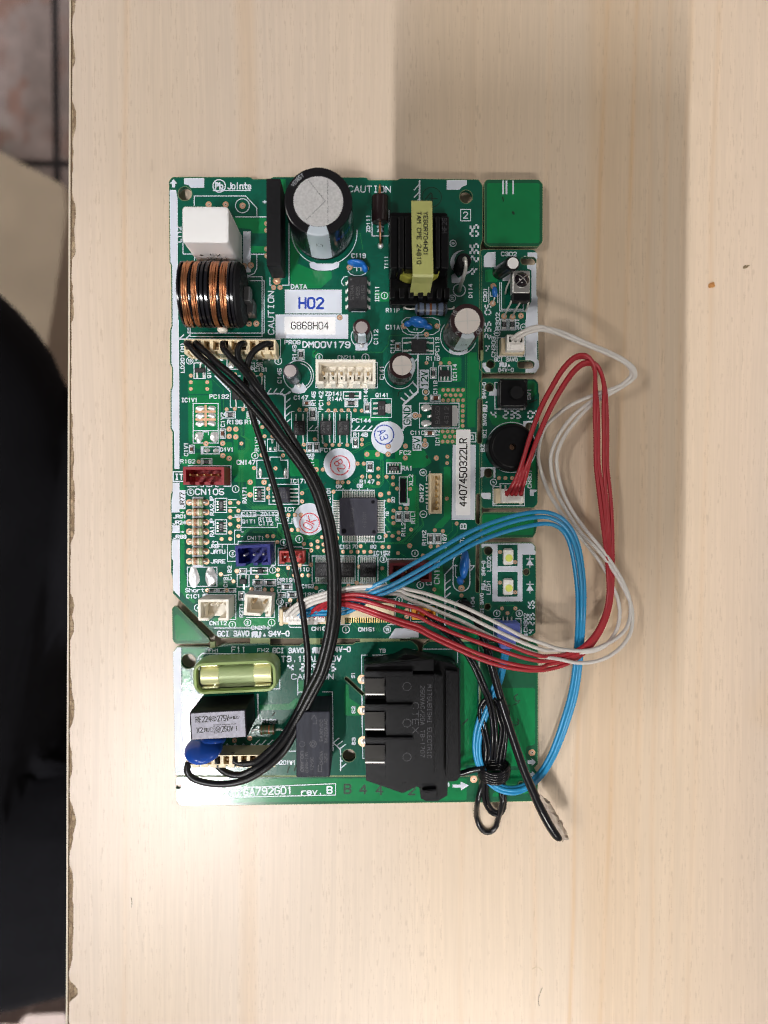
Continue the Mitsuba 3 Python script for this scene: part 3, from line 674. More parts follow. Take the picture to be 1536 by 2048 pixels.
fl('f', 1335, 0, 1478, 0, 1478, 90, 1455, 110, 1455, 400, 1475, 420, 1475, 480, 1440, 540, 1335, 540, 1335, 500, 1390, 500, 1430, 457, 1390, 412, 1335, 412); rg('c', 1280, 982, 46, 6, 90, 100)
tx('c', 'C302', 1115, 912, 38, 155, 0, 8); tx('c', 'C301', 872, 1330, 34, 135, 90, 8); tx('c', 'R302', 1000, 1600, 36, 170, 90, 8); tx('c', '301', 1200, 1630, 34, 110, 90, 8); cn('c', '3', 993, 1720, 31, 90); cn('c', '1', 1265, 1660, 32, 90); tx('f', 'CN303', 1008, 275, 36, 200, 90, 8)
tx('f', '4 235 05', 950, 75, 56, 470, 90, 13, seg=True)
rg('c', 1085, 1080, 74, 8, 150, 330); fl('c', 1050, 1140, 1080, 1090, 1150, 1080, 1150, 1185, 1050, 1190); ln('c', 1020, 1200, 1020, 1495, 1280, 1495, w=9); ln('c', 1038, 1200, 1038, 1478, 1262, 1478, 1262, 1400, w=7)
ln('c', 908, 1250, 908, 1410, w=6); ln('c', 1000, 1320, 1000, 1415, w=6); ln('c', 925, 1345, 1000, 1345, w=6); ln('c', 925, 1300, 925, 1345, w=6); rc('c', 1030, 1580, 1096, 1690, 7); rc('c', 1115, 1580, 1180, 1690, 7)
rc('f', 1045, 182, 1325, 372, 8); tx('f', 'GCI 3AV0', 1135, 405, 36, 235, 0, 8); tx('f', '{U', 1105, 458, 34, 62, 0, 15); fl('f', 1150, 478, 1182, 478, 1166, 448); tx('f', '94V-0', 1135, 512, 36, 155, 0, 8)
fl('f', 895, 440, 930, 435, 930, 470, 975, 500, 975, 535, 930, 535, 895, 480)
# --- button and buzzer board
fl('f', 960, 605, 1060, 605, 1060, 640, 1020, 640, 1015, 690, 1000, 730, 965, 735, 960, 775, 1040, 775, 1040, 740, 1060, 740); rc('f', 1022, 640, 1330, 912, 8); tx('f', '94V-0', 912, 722, 34, 160, 90, 9)
tx('f', '{U', 922, 905, 34, 62, 90, 14); fl('f', 945, 850, 945, 828, 920, 848); tx('f', 'GCI 3AV0', 918, 1085, 34, 240, 90, 8); tx('f', 'SW1', 1372, 760, 34, 110, 90, 8); tx('f', '4 235 05', 1228, 970, 72, 490, 0, 15, seg=True)
rg('f', 1190, 1305, 258, 8); tx('f', 'BZ', 897, 1310, 34, 75, 90, 8); fl('f', 1310, 1035, 1465, 1030, 1465, 1060, 1385, 1050, 1340, 1080, 1345, 1120, 1310, 1120)
fl('i', 875, 175, 1028, 175, 1028, 285, 1010, 285, 1005, 200, 920, 195, 910, 270, 875, 285); cn('i', '4', 1008, 330, 32, 45); cn('i', '1', 1320, 330, 30); tx('i', 'CN301', 1378, 295, 36, 185, 90, 8)
ln('i', 1075, 340, 1075, 375, 1003, 375, 1003, 570, 1325, 570, 1325, 375, w=8); ln('i', 1075, 345, 1200, 345, w=7); fl('i', 880, 438, 980, 438, 980, 505, 905, 500, 880, 470); fl('i', 1380, 405, 1450, 405, 1450, 425, 1420, 435, 1420, 470, 1380, 470)
# --- lamp board
CUT += [sg.box(*(lambda b: (b[0] - b[2] / 2, b[1] - b[3] / 2, b[0] + b[2] / 2, b[1] + b[3] / 2))(box4('i', 1050, y0, 1255, y1))) for y0, y1 in ((968, 1188), (1248, 1502))]
fl('i', 885, 960, 1400, 955, 1430, 985, 1425, 1020, 1442, 1045, 1442, 1072, 1305, 1072, 1305, 1550, 995, 1550, 995, 1010, 960, 985, 920, 985, 905, 1005, 885, 1000); CUT.append(disc('i', 1345, 1248, 44))
rc('i', 1092, 995, 1212, 1185, 8); rc('i', 1092, 1305, 1212, 1490, 8)
tx('i', 'LED2', 962, 1165, 36, 150, 90, 8); tx('i', 'LED1', 958, 1405, 36, 145, 90, 8); tx('i', '94V-0', 905, 1210, 34, 145, 90, 9); fl('i', 925, 1355, 925, 1328, 902, 1350); tx('i', '{U', 905, 1400, 34, 56, 90, 13); tx('l', 'GCI 3AV0', 888, 305, 32, 235, 90, 8)
for y in (1150, 1410):
    ln('i', 1380, y - 70, 1380, y + 58, w=8); ln('i', 1342, y - 35, 1420, y - 35, w=9); fl('i', 1342, y + 30, 1420, y + 30, 1380, y - 32)
cn('l', '1', 1042, 393, 34, 0); cn('l', '3', 1272, 393, 34, 0); ln('l', 1085, 447, 1008, 447, 1008, 690, w=8); ln('l', 1230, 447, 1290, 447, 1290, 690, w=8); tx('l', 'CN302', 1337, 487, 34, 190, 90, 8); fl('l', 1320, 600, 1358, 600, 1358, 625, 1320, 625); tx('l', '4 235 05', 1395, 430, 58, 330, 90, 13, seg=True)
# --- left middle
ln('d', 140, 197, 1185, 197, w=14); ln('d', 150, 190, 195, 150, w=13); ln('d', 215, 190, 260, 150, w=13); ln('d', 1183, 200, 1183, 372, 240, 372, 240, 350, w=8)
for x in list(range(320, 360, 60)) + list(range(880, 1130, 62)): ln('d', x - 20, 380, x, 415, x + 22, 380, w=8)
fl('d', 540, 385, 570, 385, 600, 415, 575, 420, 550, 395); rc('d', 635, 372, 825, 505, 8)
tx('d', 'LD201(M)', 180, 385, 34, 300, 90, 9); cn('d', '10', 253, 418); tx('d', 'PC131', 965, 508, 38, 165, 0, 9); tx('d', 'PC135', 915, 457, 38, 165, 0, 9); cn('d', '1', 1160, 420, 35); tx('d', 'C145', 1172, 572, 38, 145, 90, 9); rc('d', 298, 440, 414, 600, 8); tx('d', 'Q1V1', 452, 530, 34, 120, 90, 8)
ln('d', 670, 745, 670, 895, 690, 895, w=8); ln('d', 745, 895, 840, 895, w=8); ln('d', 745, 573, 775, 573, w=8); ln('d', 925, 573, 960, 573, w=8); ln('d', 1010, 573, 1022, 573, 1022, 755, w=9)
ln('d', 1022, 755, 1200, 755, 1230, 785, 1230, 1110, w=16); ln('d', 510, 570, 670, 735, w=14); rgb_barbs('d', 540, 600, 660, 720, 5, 30, -28, 10)
for x in (1050, 1110, 1180): ln('d', x, 750, x + 38, 700, w=11)
for y in (850, 920, 990, 1060): ln('d', 1232, y, 1285, y - 48, w=11)
ln('d', 1230, 770, 1290, 725, w=11)
tx('d', 'PC132', 555, 785, 38, 190, 0, 9); tx('d', 'IC1V1', 252, 820, 38, 160, 0, 9); tx('d', 'C1V2', 592, 1022, 36, 140, 90, 9); tx('d', 'R136', 715, 1045, 38, 148, 0, 9); tx('d', 'R139', 895, 1045, 38, 148, 0, 9)
rc('d', 290, 855, 546, 1260, 10); ln('d', 290, 1133, 546, 1133, w=10); fl('d', 385, 1140, 450, 1140, 450, 1180, 440, 1180, 440, 1150, 395, 1150, 395, 1180, 385, 1180)
rc('d', 566, 1115, 617, 1212, 8); rc('d', 372, 1298, 556, 1370, 11); fl('d', 372, 1298, 395, 1298, 395, 1370, 372, 1370); rc('d', 250, 1283, 300, 1364, 8); tx('d', 'D1V1', 635, 1327, 38, 130, 0, 9); tx('d', 'C1V1', 216, 1322, 36, 135, 90, 9); tx('d', 'R1G2', 235, 1448, 36, 145, 0, 8); rc('d', 372, 1418, 480, 1490, 8)
tx('d', 'CN147', 830, 1458, 42, 185, 0, 10); cn('d', '4', 920, 1388); rc('d', 620, 940, 722, 1005, 8); rc('d', 840, 940, 942, 1005, 8); rc('d', 1050, 1220, 1145, 1345, 8); rc('d', 975, 1240, 1025, 1330, 8); rc('d', 1165, 1235, 1250, 1340, 8); tx('d', 'R1V1', 940, 1265, 34, 150, 90, 8)
ln('d', 940, 1500, 940, 1436, 1075, 1436, 1075, 1404, 1185, 1404, 1185, 1436, 1258, 1436, 1258, 1500, w=9); ln('g', 940, 130, 940, 290, 1258, 290, 1258, 100, w=10)
ln('g', 240, 165, 240, 160, 675, 160, 675, 372, 600, 372, w=10); ln('g', 225, 375, 330, 375, w=10); ln('g', 395, 350, 395, 375, 365, 375, w=9); ln('g', 430, 350, 430, 375, 480, 375, 480, 350, w=9); ln('g', 520, 350, 520, 375, 550, 375, w=9)
rc('g', 85, 222, 250, 322, 12); tx('g', 'IT', 145, 275, 52, 78, 0, 12); cn('g', '5', 262, 432, 34); tx('g', 'CN105', 457, 428, 56, 285, 0, 11); cn('g', '1', 724, 400, 34)
for y in (490, 585, 688, 787, 888, 990, 1087, 1187): fl('g', 272, y - 10, 400, y - 10, 385, y, 400, y + 8, 272, y + 8, 290, y)
for s, x, y in (('JR01', 152, 680), ('JR24', 147, 742), ('JR88', 152, 888)): tx('g', s, x, y, 34, 128, 0, 9)
tx('g', 'JRBFT', 527, 985, 34, 140, 0, 8); tx('g', 'JRTU', 543, 1042, 36, 140, 0, 9); tx('g', 'JRRE', 543, 1140, 36, 140, 0, 9)
for x, y in ((160, 640), (160, 838)): ln('g', x, y, x + 34, y, w=8); fl('g', x + 18, y - 14, x + 40, y, x + 18, y + 14)
fl('g', 475, 945, 495, 925, 512, 945, 500, 945, 500, 960, 488, 960, 488, 945); ln('g', 510, 935, 540, 940, 540, 965, 750, 965, 750, 935, 1130, 935, 1130, 1180, 1085, 1180, w=9); ln('g', 640, 968, 640, 1140, 725, 1140, w=9); cn('g', '3', 692, 1062, 33)
tx('g', 'RA2JP', 482, 572, 38, 190, 90, 9); tx('g', 'RA1JP', 482, 795, 38, 180, 90, 9); rc('g', 516, 495, 632, 640, 9); rc('g', 516, 714, 632, 860, 9); rc('g', 908, 380, 1022, 525, 9); tx('g', 'RA171', 815, 460, 38, 165, 90, 9)
ln('g', 645, 508, 735, 508, w=7); ln('g', 645, 588, 735, 588, w=7); rc('g', 230, 1200, 532, 1396, 9); tx('g', 'Short', 305, 1435, 38, 185, 0, 8); tx('g', 'C1C1', 290, 1497, 36, 135, 0, 9); fl('g', 380, 1510, 395, 1490, 440, 1490, 440, 1510)
rc('g', 1066, 352, 1370, 556, 10); fl('g', 1065, 350, 1085, 350, 1085, 370, 1065, 370); tx('g', 'IC171', 1365, 318, 38, 165, 0, 9); tx('g', 'ICT', 1275, 608, 38, 110, 0, 9)
tx('x', 'C1T3 ZD1T2', 440, 375, 38, 390, 0, 8); tx('x', 'R1T6 R1T2', 590, 430, 38, 330, 0, 8); tx('x', 'Q1T1', 320, 455, 38, 150, 0, 8); tx('x', 'C1T2', 505, 475, 38, 150, 0, 8); ln('x', 240, 338, 640, 338, 640, 400, w=9); ln('x', 160, 385, 640, 385, w=6); ln('x', 160, 402, 400, 402, w=6)
ln('x', 230, 500, 230, 520, 630, 520, 630, 475, 790, 475, 790, 420, w=8); ln('x', 235, 350, 235, 500, w=6); ln('x', 160, 700, 160, 550, 230, 550, 230, 525, w=8); ln('x', 230, 570, 260, 570, w=7); tx('x', 'CN1T1', 392, 635, 36, 180, 0, 7); ln('g', 780, 885, 800, 885, w=8); ln('g', 640, 690, 780, 690, w=6)
cn('g', '4', 1213, 946, 33); cn('g', '1', 1375, 912, 37); ln('g', 1230, 1005, 1160, 1005, 1160, 1180, 1475, 1180, 1475, 1050, w=8); ln('g', 1160, 1008, 1230, 1008, 1230, 992, 1410, 992, 1410, 1008, 1480, 1008, w=7); tx('g', 'CN110', 1390, 1222, 36, 170, 0, 9); cn('g', '1', 1103, 1228, 33)
tx('g', 'C1B1', 620, 1335, 34, 130, 90, 8); tx('g', 'C1B2', 662, 1258, 36, 140, 90, 9); rc('g', 762, 1215, 836, 1262, 8); rc('g', 875, 1204, 1052, 1272, 10); ln('g', 836, 1238, 875, 1238, w=7); fl('g', 872, 1204, 890, 1204, 890, 1272, 872, 1272); ln('g', 740, 1280, 740, 1275, 860, 1275, 860, 1400, 740, 1400, 740, 1275, w=8)
rc('g', 902, 1325, 1004, 1384, 8); rc('g', 1018, 1325, 1134, 1390, 8); rc('g', 915, 1400, 990, 1440, 7); rc('g', 1198, 1372, 1300, 1430, 9); rc('g', 1160, 1460, 1235, 1505, 8); rc('g', 1252, 1452, 1356, 1512, 8); rc('g', 755, 1450, 810, 1536, 8)
tx('g', 'C192', 1168, 1385, 34, 145, 90, 8); tx('g', 'R191', 1268, 1332, 36, 140, 0, 9); tx('g', 'IC153', 1445, 1395, 36, 150, 0, 8); tx('g', 'R193', 1460, 1480, 36, 145, 0, 8); rc('g', 440, 1418, 528, 1455, 6); rc('g', 540, 1418, 628, 1455, 6); rc('g', 640, 1418, 725, 1455, 6)
# --- middle
tx('e', 'PROG', 128, 228, 36, 155, 0, 9); tx('e', 'DM00V179', 475, 253, 58, 475, 0, 12); tx('e', 'R143', 148, 335, 36, 145, 90, 9); rc('e', 185, 302, 246, 408, 8); rg('e', 190, 570, 152, 9); rg('e', 195, 572, 124, 7, 290, 440)
fl('e', 110, 712, 140, 690, 160, 650, 175, 690, 205, 690, 230, 640, 260, 680, 275, 712, 250, 745, 190, 755, 130, 745)
cn('e', '6', 402, 380, 34); cn('e', '1', 876, 384, 36); tx('e', 'CN211', 682, 385, 38, 175, 0, 6); ln('e', 975, 435, 997, 435, 997, 695, 905, 695, 905, 670, 845, 670, 845, 695, 770, 695, 770, 655, w=8); ln('e', 366, 640, 366, 692, 450, 692, 450, 660, w=8); ln('e', 520, 660, 520, 692, 580, 692, 580, 660, 650, 660, 650, 680, 705, 680, 705, 660, w=8)
tx('e', 'C141', 1042, 540, 38, 135, 90, 9); rg('e', 1225, 545, 158, 7, 120, 330); ln('e', 1410, 150, 1410, 730, 1265, 860, w=16); tx('e', '12V', 1480, 608, 62, 150, 90, 10, out=CUT)
fl('e', 1430, 508, 1526, 510, 1522, 700, 1430, 700); fl('e', 1255, 872, 1345, 872, 1345, 1086, 1255, 1086); tx('e', 'GND', 1300, 980, 62, 175, 90, 10, out=CUT); ln('e', 1262, 860, 1262, 1130, 1235, 1130, w=12); fl('e', 1357, 1188, 1448, 1188, 1448, 1340, 1357, 1340); tx('e', '5V', 1402, 1265, 62, 110, 90, 10, out=CUT)
for x0, y0, x1, y1 in ((1370, 770, 1325, 715), (1330, 800, 1275, 750), (1290, 840, 1235, 795), (1405, 690, 1360, 640)): ln('e', x0, y0, x1, y1, w=15)
ln('e', 1405, 400, 1360, 440, w=14); ln('e', 1262, 1086, 1290, 1090, 1240, 1130, w=10); rg('e', 1492, 737, 34, 7); rg('e', 1385, 980, 34, 7); rg('e', 1483, 1278, 34, 7)
tx('e', 'ZD141', 552, 755, 38, 170, 0, 9); tx('e', 'R14A', 562, 808, 38, 140, 0, 8); rc('e', 650, 735, 826, 806, 12); fl('e', 808, 735, 830, 735, 830, 806, 808, 806); rc('e', 665, 820, 796, 888, 8); tx('e', 'R14C', 878, 760, 36, 140, 90, 9); rc('e', 862, 848, 924, 950, 8); tx('e', 'Q141', 1046, 770, 38, 130, 0, 8); rc('e', 930, 805, 1142, 998, 8)
tx('e', 'C147', 215, 795, 38, 140, 0, 9); rc('e', 236, 828, 315, 878, 8); tx('e', 'R145', 345, 805, 38, 140, 90, 9); rc('e', 300, 898, 370, 1028, 8); tx('e', 'PC142', 420, 825, 38, 180, 90, 9); tx('e', 'PC144', 835, 1030, 38, 185, 0, 9); tx('e', 'R14B', 825, 1175, 38, 142, 0, 9); rc('e', 742, 1205, 802, 1308, 8)
for x0, x1 in ((118, 280), (390, 548), (565, 728)):
    ln('e', x0, 1150, x0, 938, x0 + 30, 938, w=8); ln('e', x0, 1030, x0, 1260, w=8); ln('e', x1, 938, x1, 1262, w=9); ln('e', x0 + 70, 938, x1 - 60, 938, w=7); ln('e', x1 - 45, 938, x1, 938, w=7); ln('e', x0 + 40, 1262, x0 + 80, 1262, w=7)
ln('e', 50, 760, 50, 1110, w=16); ln('e', 0, 762, 50, 770, 110, 740, w=12)
for y in (850, 920, 990, 1060): ln('e', 55, y, 108, y - 48, w=11)
ln('e', 285, 1133, 390, 1133, w=11); ln('e', 728, 1133, 940, 1133, w=14); ln('e', 300, 1120, 340, 1080, w=10); ln('e', 355, 1120, 390, 1085, w=10)
for x in (770, 830, 900): ln('e', x, 1128, x + 46, 1082, w=12)
ln('e', 735, 1100, 740, 1080, w=8); ln('e', 548, 940, 548, 1262, w=9); rc('e', 275, 1255, 335, 1350, 8); rc('e', 345, 1255, 400, 1350, 8); tx('e', 'FC1', 470, 1332, 38, 110, 0, 9); tx('e', 'R148', 288, 1440, 34, 130, 90, 8); tx('e', 'R146', 330, 1440, 34, 140, 90, 8); tx('e', 'FC2', 1282, 1358, 40, 110, 0, 9)
fc('e', 1100, 1205, 167); fc('h', 612, 145, 165); fc('h', 300, 708, 165)
tx('h', 'RA1', 1302, 187, 40, 105, 0, 9); rc('h', 1092, 132, 1240, 242, 8); rc('h', 890, 118, 954, 222, 8); tx('h', 'R147', 892, 326, 38, 145, 0, 8); ln('h', 885, 240, 885, 295, w=8); tx('h', 'IC101', 498, 465, 36, 160, 90, 8); tx('h', '40', 605, 373, 30, 55, 180, 10); tx('h', '30', 818, 367, 30, 55, 180, 10); tx('h', '20', 1158, 512, 30, 55, 90, 8); tx('h', '10', 1098, 655, 28, 45, 90, 8); tx('h', '1', 1112, 838, 28, 10, 90, 8); tx('h', '70', 768, 988, 34, 50, 0, 8); tx('h', '80', 955, 990, 34, 55, 0, 8)
ln('h', 565, 412, 972, 412, w=9); ln('h', 540, 450, 540, 840, w=9); ln('h', 1068, 510, 1068, 940, 635, 940, w=9); fc('h', 1018, 893, 22); CUT.append(disc('h', 1018, 893, 12))
for t in (645, 728, 812, 897): ln('h', t, 412, t, 390, w=9)
for t in (708, 792, 876, 958): ln('h', t, 940, t, 960, w=9)
for t in (520, 603, 690, 770, 850): ln('h', 1068, t, 1086, t, w=9)
for t in (580, 665, 750): ln('h', 540, t, 520, t, w=9)
tx('h', 'XL2', 1340, 308, 38, 110, 90, 8); ln('h', 1222, 275, 1305, 275, 1305, 500, 1320, 500, 1320, 568, 1270, 568, 1270, 552, 1222, 552, 1222, 270, w=8); fl('h', 1268, 545, 1302, 545, 1302, 505, 1318, 505, 1318, 570, 1268, 570); rc('h', 1187, 630, 1250, 730, 8); rc('h', 1271, 630, 1334, 730, 8); tx('h', 'R1L1', 1362, 685, 36, 130, 90, 8); tx('h', 'R1L2', 1262, 812, 36, 135, 90, 8); tx('h', 'CN127', 1450, 440, 36, 180, 90, 9)
cn('h', '6', 1465, 230, 34, 90); cn('i', '1', 290, 657, 35, 90); ln('i', 360, 215, 350, 265, 322, 265, 322, 320, w=8); ln('i', 325, 560, 325, 610, 355, 610, 355, 665, w=8); rc('i', 332, 855, 392, 960, 8); rc('i', 408, 855, 470, 960, 8); tx('i', 'R1M2', 298, 900, 36, 148, 90, 9); tx('i', 'R1G7', 508, 930, 36, 140, 90, 9)
tx('h', 'IC151', 655, 992, 38, 140, 0, 9); tx('h', 'IC152', 1038, 1055, 38, 170, 0, 9); cn('h', '2', 1058, 1118, 34); cn('h', '1', 1382, 1058, 34); rc('h', 330, 1085, 770, 1362, 9); rc('h', 800, 1085, 1002, 1362, 9); cn('h', '1', 1437, 1382, 35); cn('h', '2', 1055, 1375, 34); ln('h', 1105, 1320, 1105, 1115, 1480, 1115, w=8); ln('i', 320, 1345, 370, 1345, 370, 1380, 320, 1380, 320, 1345, w=8)
tx('i', 'CN108', 428, 1240, 52, 260, 90, 8); tx('i', '07', 688, 920, 40, 70, 90, 8); tx('i', 'B', 700, 780, 58, 50, 90, 12); rc('f', 718, 1155, 826, 1248, 10); tx('f', 'B', 772, 1200, 56, 44, 90, 10); fl('f', 592, 1278, 828, 1278, 824, 1536, 584, 1536); fl('i', 590, 0, 828, 0, 818, 716, 580, 716)
S.append(pill('i', 680, 1150, 680, 1362, 92).difference(pill('i', 680, 1150, 680, 1362, 80))); ln('i', 590, 1190, 510, 1275, 510, 1536, w=13); ln('i', 770, 1185, 812, 1185, 775, 1235, w=10); ln('i', 620, 1170, 620, 1290, 645, 1320, w=8)
for y in (1370, 1440, 1510): ln('i', 515, y, 570, y - 45, w=11)
ln('i', 600, 1185, 640, 1185, w=11)
ln('l', 510, 0, 510, 590, 560, 590, w=12); rgb_barbs('l', 512, 60, 512, 460, 6, 55, -45, 11); tx('l', 'D104', 795, 300, 34, 150, 90, 8); rg('l', 680, 320, 68, 8, 30, 200)
# --- right middle
rc('f', 75, 185, 395, 350, 8); tx('f', 'PC113', 432, 270, 36, 180, 90, 8); tx('f', 'R11B', 390, 395, 38, 135, 0, 8); rc('f', 362, 490, 420, 600, 8); rc('f', 446, 470, 576, 628, 9); tx('f', 'IC114', 612, 540, 36, 170, 90, 9); tx('f', 'C11B', 412, 690, 36, 130, 90, 8); rc('f', 362, 770, 465, 832, 8); rc('f', 250, 852, 655, 1106, 8); ln('f', 372, 870, 372, 1090, w=7); tx('f', 'C11C', 230, 1155, 38, 135, 0, 8); rc('f', 305, 1130, 408, 1190, 8); tx('f', 'IC112', 435, 1210, 36, 160, 90, 8); ln('f', 392, 430, 392, 490, w=6)
rg('f', 650, 170, 185, 8, 140, 340); fl('f', 555, 295, 600, 325, 650, 330, 700, 320, 745, 290, 740, 330, 700, 350, 650, 355, 590, 345, 555, 325); tx('e', 'C114', 1152, 270, 36, 130, 90, 8); rc('e', 1182, 235, 1230, 312, 7)
S.append(pill('f', 120, 0, 400, 0, 62).union(pill('f', 120, 80, 400, 80, 66)).difference(pill('f', 120, -10, 400, 90, 70)) if False else sg.LineString(L('f', 60, 60, 80, 120, 130, 150, 230, 155, 390, 150, 450, 110, 460, 50)).buffer(8 / 5.12 * MM / 2)); ln('f', 120, 85, 150, 120, 200, 130, 270, 130, 310, 90, w=7); ln('f', 235, 130, 235, 190, w=7); ln('f', 235, 150, 185, 185, w=8); ln('f', 195, 85, 195, 105, w=8); ln('f', 225, 85, 225, 105, w=8)
S.append(sg.LineString(L('c', 20, 1640, 20, 1600, 60, 1565, 330, 1562, 400, 1590, 410, 1640)).buffer(7 / 5.12 * MM / 2)); ln('f', 205, 240, 235, 350, 235, 740, 75, 880, w=16)
# --- bottom
ln('j', 375, 240, 410, 200, 725, 200, 725, 455, 660, 455, w=8); fl('j', 385, 195, 440, 185, 440, 200, 400, 205, 400, 220, 385, 220); cn('j', '4', 336, 335, 34); cn('j', '1', 690, 508, 34); tx('j', 'CN112', 545, 492, 36, 170, 0, 8); ln('j', 500, 542, 1080, 542, w=9); cn('j', '2', 845, 487, 34); cn('j', '1', 1092, 487, 34); tx('j', 'CN2T1', 978, 540, 36, 180, 0, 8)
ln('j', 820, 190, 1120, 188, 1120, 435, 830, 435, w=9); tx('j', 'R2T1', 782, 360, 34, 140, 90, 8); cn('j', '10', 1177, 275, 35); tx('j', 'GCI 3AV0', 700, 600, 50, 315, 0, 11); tx('j', '{U', 935, 608, 46, 80, 0, 19); fl('j', 1002, 628, 1036, 628, 1019, 592); tx('j', '94V-0', 1168, 600, 50, 205, 0, 11)
ln('j', 1165, 480, 1165, 320, 1235, 320, 1235, 285, 1300, 285, w=8); ln('j', 1265, 515, 1285, 535, 1400, 535, w=8)
tx('k', 'CN101', 415, 550, 36, 175, 0, 9); cn('k', '1', 675, 558, 36); cn('k', '19', 1097, 558, 36); tx('k', 'CN151', 888, 556, 36, 168, 0, 9); ln('k', 618, 330, 618, 508, 720, 508, 720, 490, w=8); ln('k', 1100, 508, 1180, 508, 1180, 240, 1110, 240, w=8); fl('k', 1180, 545, 1420, 545, 1420, 640, 1340, 638, 1330, 648, 1110, 648); cn('k', '2', 1218, 255, 34); cn('k', '2', 428, 185, 34)
tx('l', 'CN111', 290, 230, 36, 180, 0, 8); ln('l', 135, 350, 135, 285, 180, 300, 400, 330, w=8); rc('l', 160, 300, 430, 480, 7)
fl('j', 76, 800, 130, 738, 165, 742, 165, 1490, 78, 1490); fl('m', 72, 0, 142, 0, 165, 700, 170, 770, 95, 770, 88, 700, 78, 0)
tx('j', 'FH1', 500, 775, 34, 100, 0, 6); tx('j', 'F11', 755, 763, 52, 140, 0, 8); tx('j', 'FH2', 1005, 768, 34, 115, 0, 6); tx('k', 'GCI 3AV0', 85, 772, 48, 315, 0, 11); tx('k', '{U', 375, 770, 46, 76, 0, 19); tx('k', '94V-0', 620, 760, 48, 200, 0, 11); tx('k', 'T3.15AL250V', 320, 858, 55, 610, 0, 11); tx('k', '4 235 05', 325, 945, 68, 480, 0, 18, seg=True); tx('k', 'CAUTION', 332, 1040, 52, 425, 0, 9)
ln('j', 335, 870, 345, 835, 380, 805, 1080, 805, 1135, 820, 1165, 860, 1165, 960, w=8); ln('j', 360, 870, 365, 855, 720, 855, w=7); ln('j', 715, 845, 715, 865, w=7); ln('j', 785, 855, 1140, 855, 1140, 880, w=7); ln('j', 785, 845, 785, 865, w=7); ln('j', 1175, 960, 1175, 1165, 1080, 1165, w=8); ln('j', 1160, 1040, 1175, 1040, w=6); ln('j', 955, 1215, 955, 1470, w=8)
ln('k', 182, 1060, 182, 1230, w=7); ln('k', 182, 1200, 230, 1195, w=7); ln('k', 430, 1195, 536, 1195, 536, 1230, w=8); ln('m', 1470, 60, 1475, 580, w=6); ln('m', 810, 80, 820, 300, w=6); tx('m', 'R132', 912, 318, 34, 125, 0, 6)
tx('k', 'TB', 1048, 775, 36, 65, 0, 7); ln('k', 830, 820, 900, 820, w=8); ln('k', 835, 820, 840, 1560, w=9); ln('k', 945, 820, 1240, 815, w=8); ln('k', 1260, 765, 1385, 765, w=8); ln('l', 275, 758, 640, 758, 640, 900, w=9); ln('l', 862, 735, 865, 1490, w=13); ln('n', 330, 120, 335, 750, 355, 750, w=9); tx('k', 'S1', 748, 1025, 32, 55, 90, 8); tx('k', 'S2', 752, 1380, 32, 70, 90, 8); tx('n', 'S3', 243, 575, 32, 70, 90, 8)
ln('n', 30, 590, 105, 655, 110, 720, w=12); ln('n', 108, 735, 108, 880, w=12); ln('n', 35, 590, 95, 540, w=10); ln('n', 70, 620, 130, 572, w=10); ln('n', 105, 650, 162, 605, w=10); ln('n', 110, 850, 165, 805, w=10); ln('n', 110, 770, 130, 780, w=14); ln('n', -10, 598, 35, 598, w=14)
for x in range(545, 960, 72): ln('m', x - 22, 550, x, 515, x + 24, 550, w=7)
ln('m', 500, 550, 1050, 550, w=6); tx('m', 'CN201W1', 1050, 680, 34, 190, 0, 7); ln('m', 1085, 580, 1150, 580, w=8)
for x in (780, 840, 900): ln('m', x, 530, x + 50, 480, w=7)
ln('m', 500, 965, 520, 985, 1497, 965, 1497, 865, 540, 905, w=8); tx('m', 'SM76A792G01', 820, 932, 60, 590, 1, 10); tx('m', 'rev.', 1290, 935, 52, 185, 1, 9); tx('m', 'B', 1445, 920, 58, 42, 1, 11)
fl('n', 1255, 1018, 1338, 1018, 1338, 988, 1422, 1028, 1342, 1078, 1338, 1050, 1255, 1050); tx('n', 'B', 1205, 1020, 34, 26, 0, 8); fl('o', 795, 768, 838, 768, 838, 750, 880, 788, 838, 826, 838, 808, 795, 808); fl('o', 795, 900, 838, 900, 838, 880, 880, 918, 838, 950, 838, 932, 795, 932)
CUT.append(disc('a', 205, 295, 78)); CUT.append(disc('c', 676, 325, 66))
# ------------------------------------------------------------------ pads and vias
PADS = {}
def pads(wd, r, *c):
    PADS.setdefault(round(r / WIN[wd][2] * MM, 2), []).extend(at(wd, c[i], c[i + 1])[:2] for i in range(0, len(c), 2))
pads('a', 31, 448, 405, 622, 405, 795, 418, 880, 1028, 808, 1035, 935, 1625, 860, 1625); pads('a', 26, 1112, 1255, 1178, 1255, 1042, 600, 1042, 670, 1042, 860, 1042, 930); pads('a', 40, 1145, 1188)
pads('b', 26, 612, 1562, 1500, 1735); pads('b', 30, 712, 1050, 880, 1060, 1272, 1650); pads('c', 28, 45, 1650, 380, 1650, 300, 1650); pads('c', 18, 272, 1733); pads('c', 30, 955, 1240, 950, 1418, 1065, 1550, 1152, 1555, 1238, 1545)
pads('d', 20, 265, 570, 265, 637, 265, 706, 433, 637, 433, 706, 718, 557, 900, 560, 985, 560, 632, 915, 715, 910, 800, 915, 997, 1097, 783, 1265, 1020, 1190, 1100, 1190, 1208, 1388, 1375, 920, 1445, 920, 1420, 1275, 1420, 1345, 990, 1385, 345, 1450); pads('d', 27, 658, 1118, 725, 1118, 658, 1192, 725, 1197, 420, 1265, 590, 1262, 592, 1388, 658, 1418)
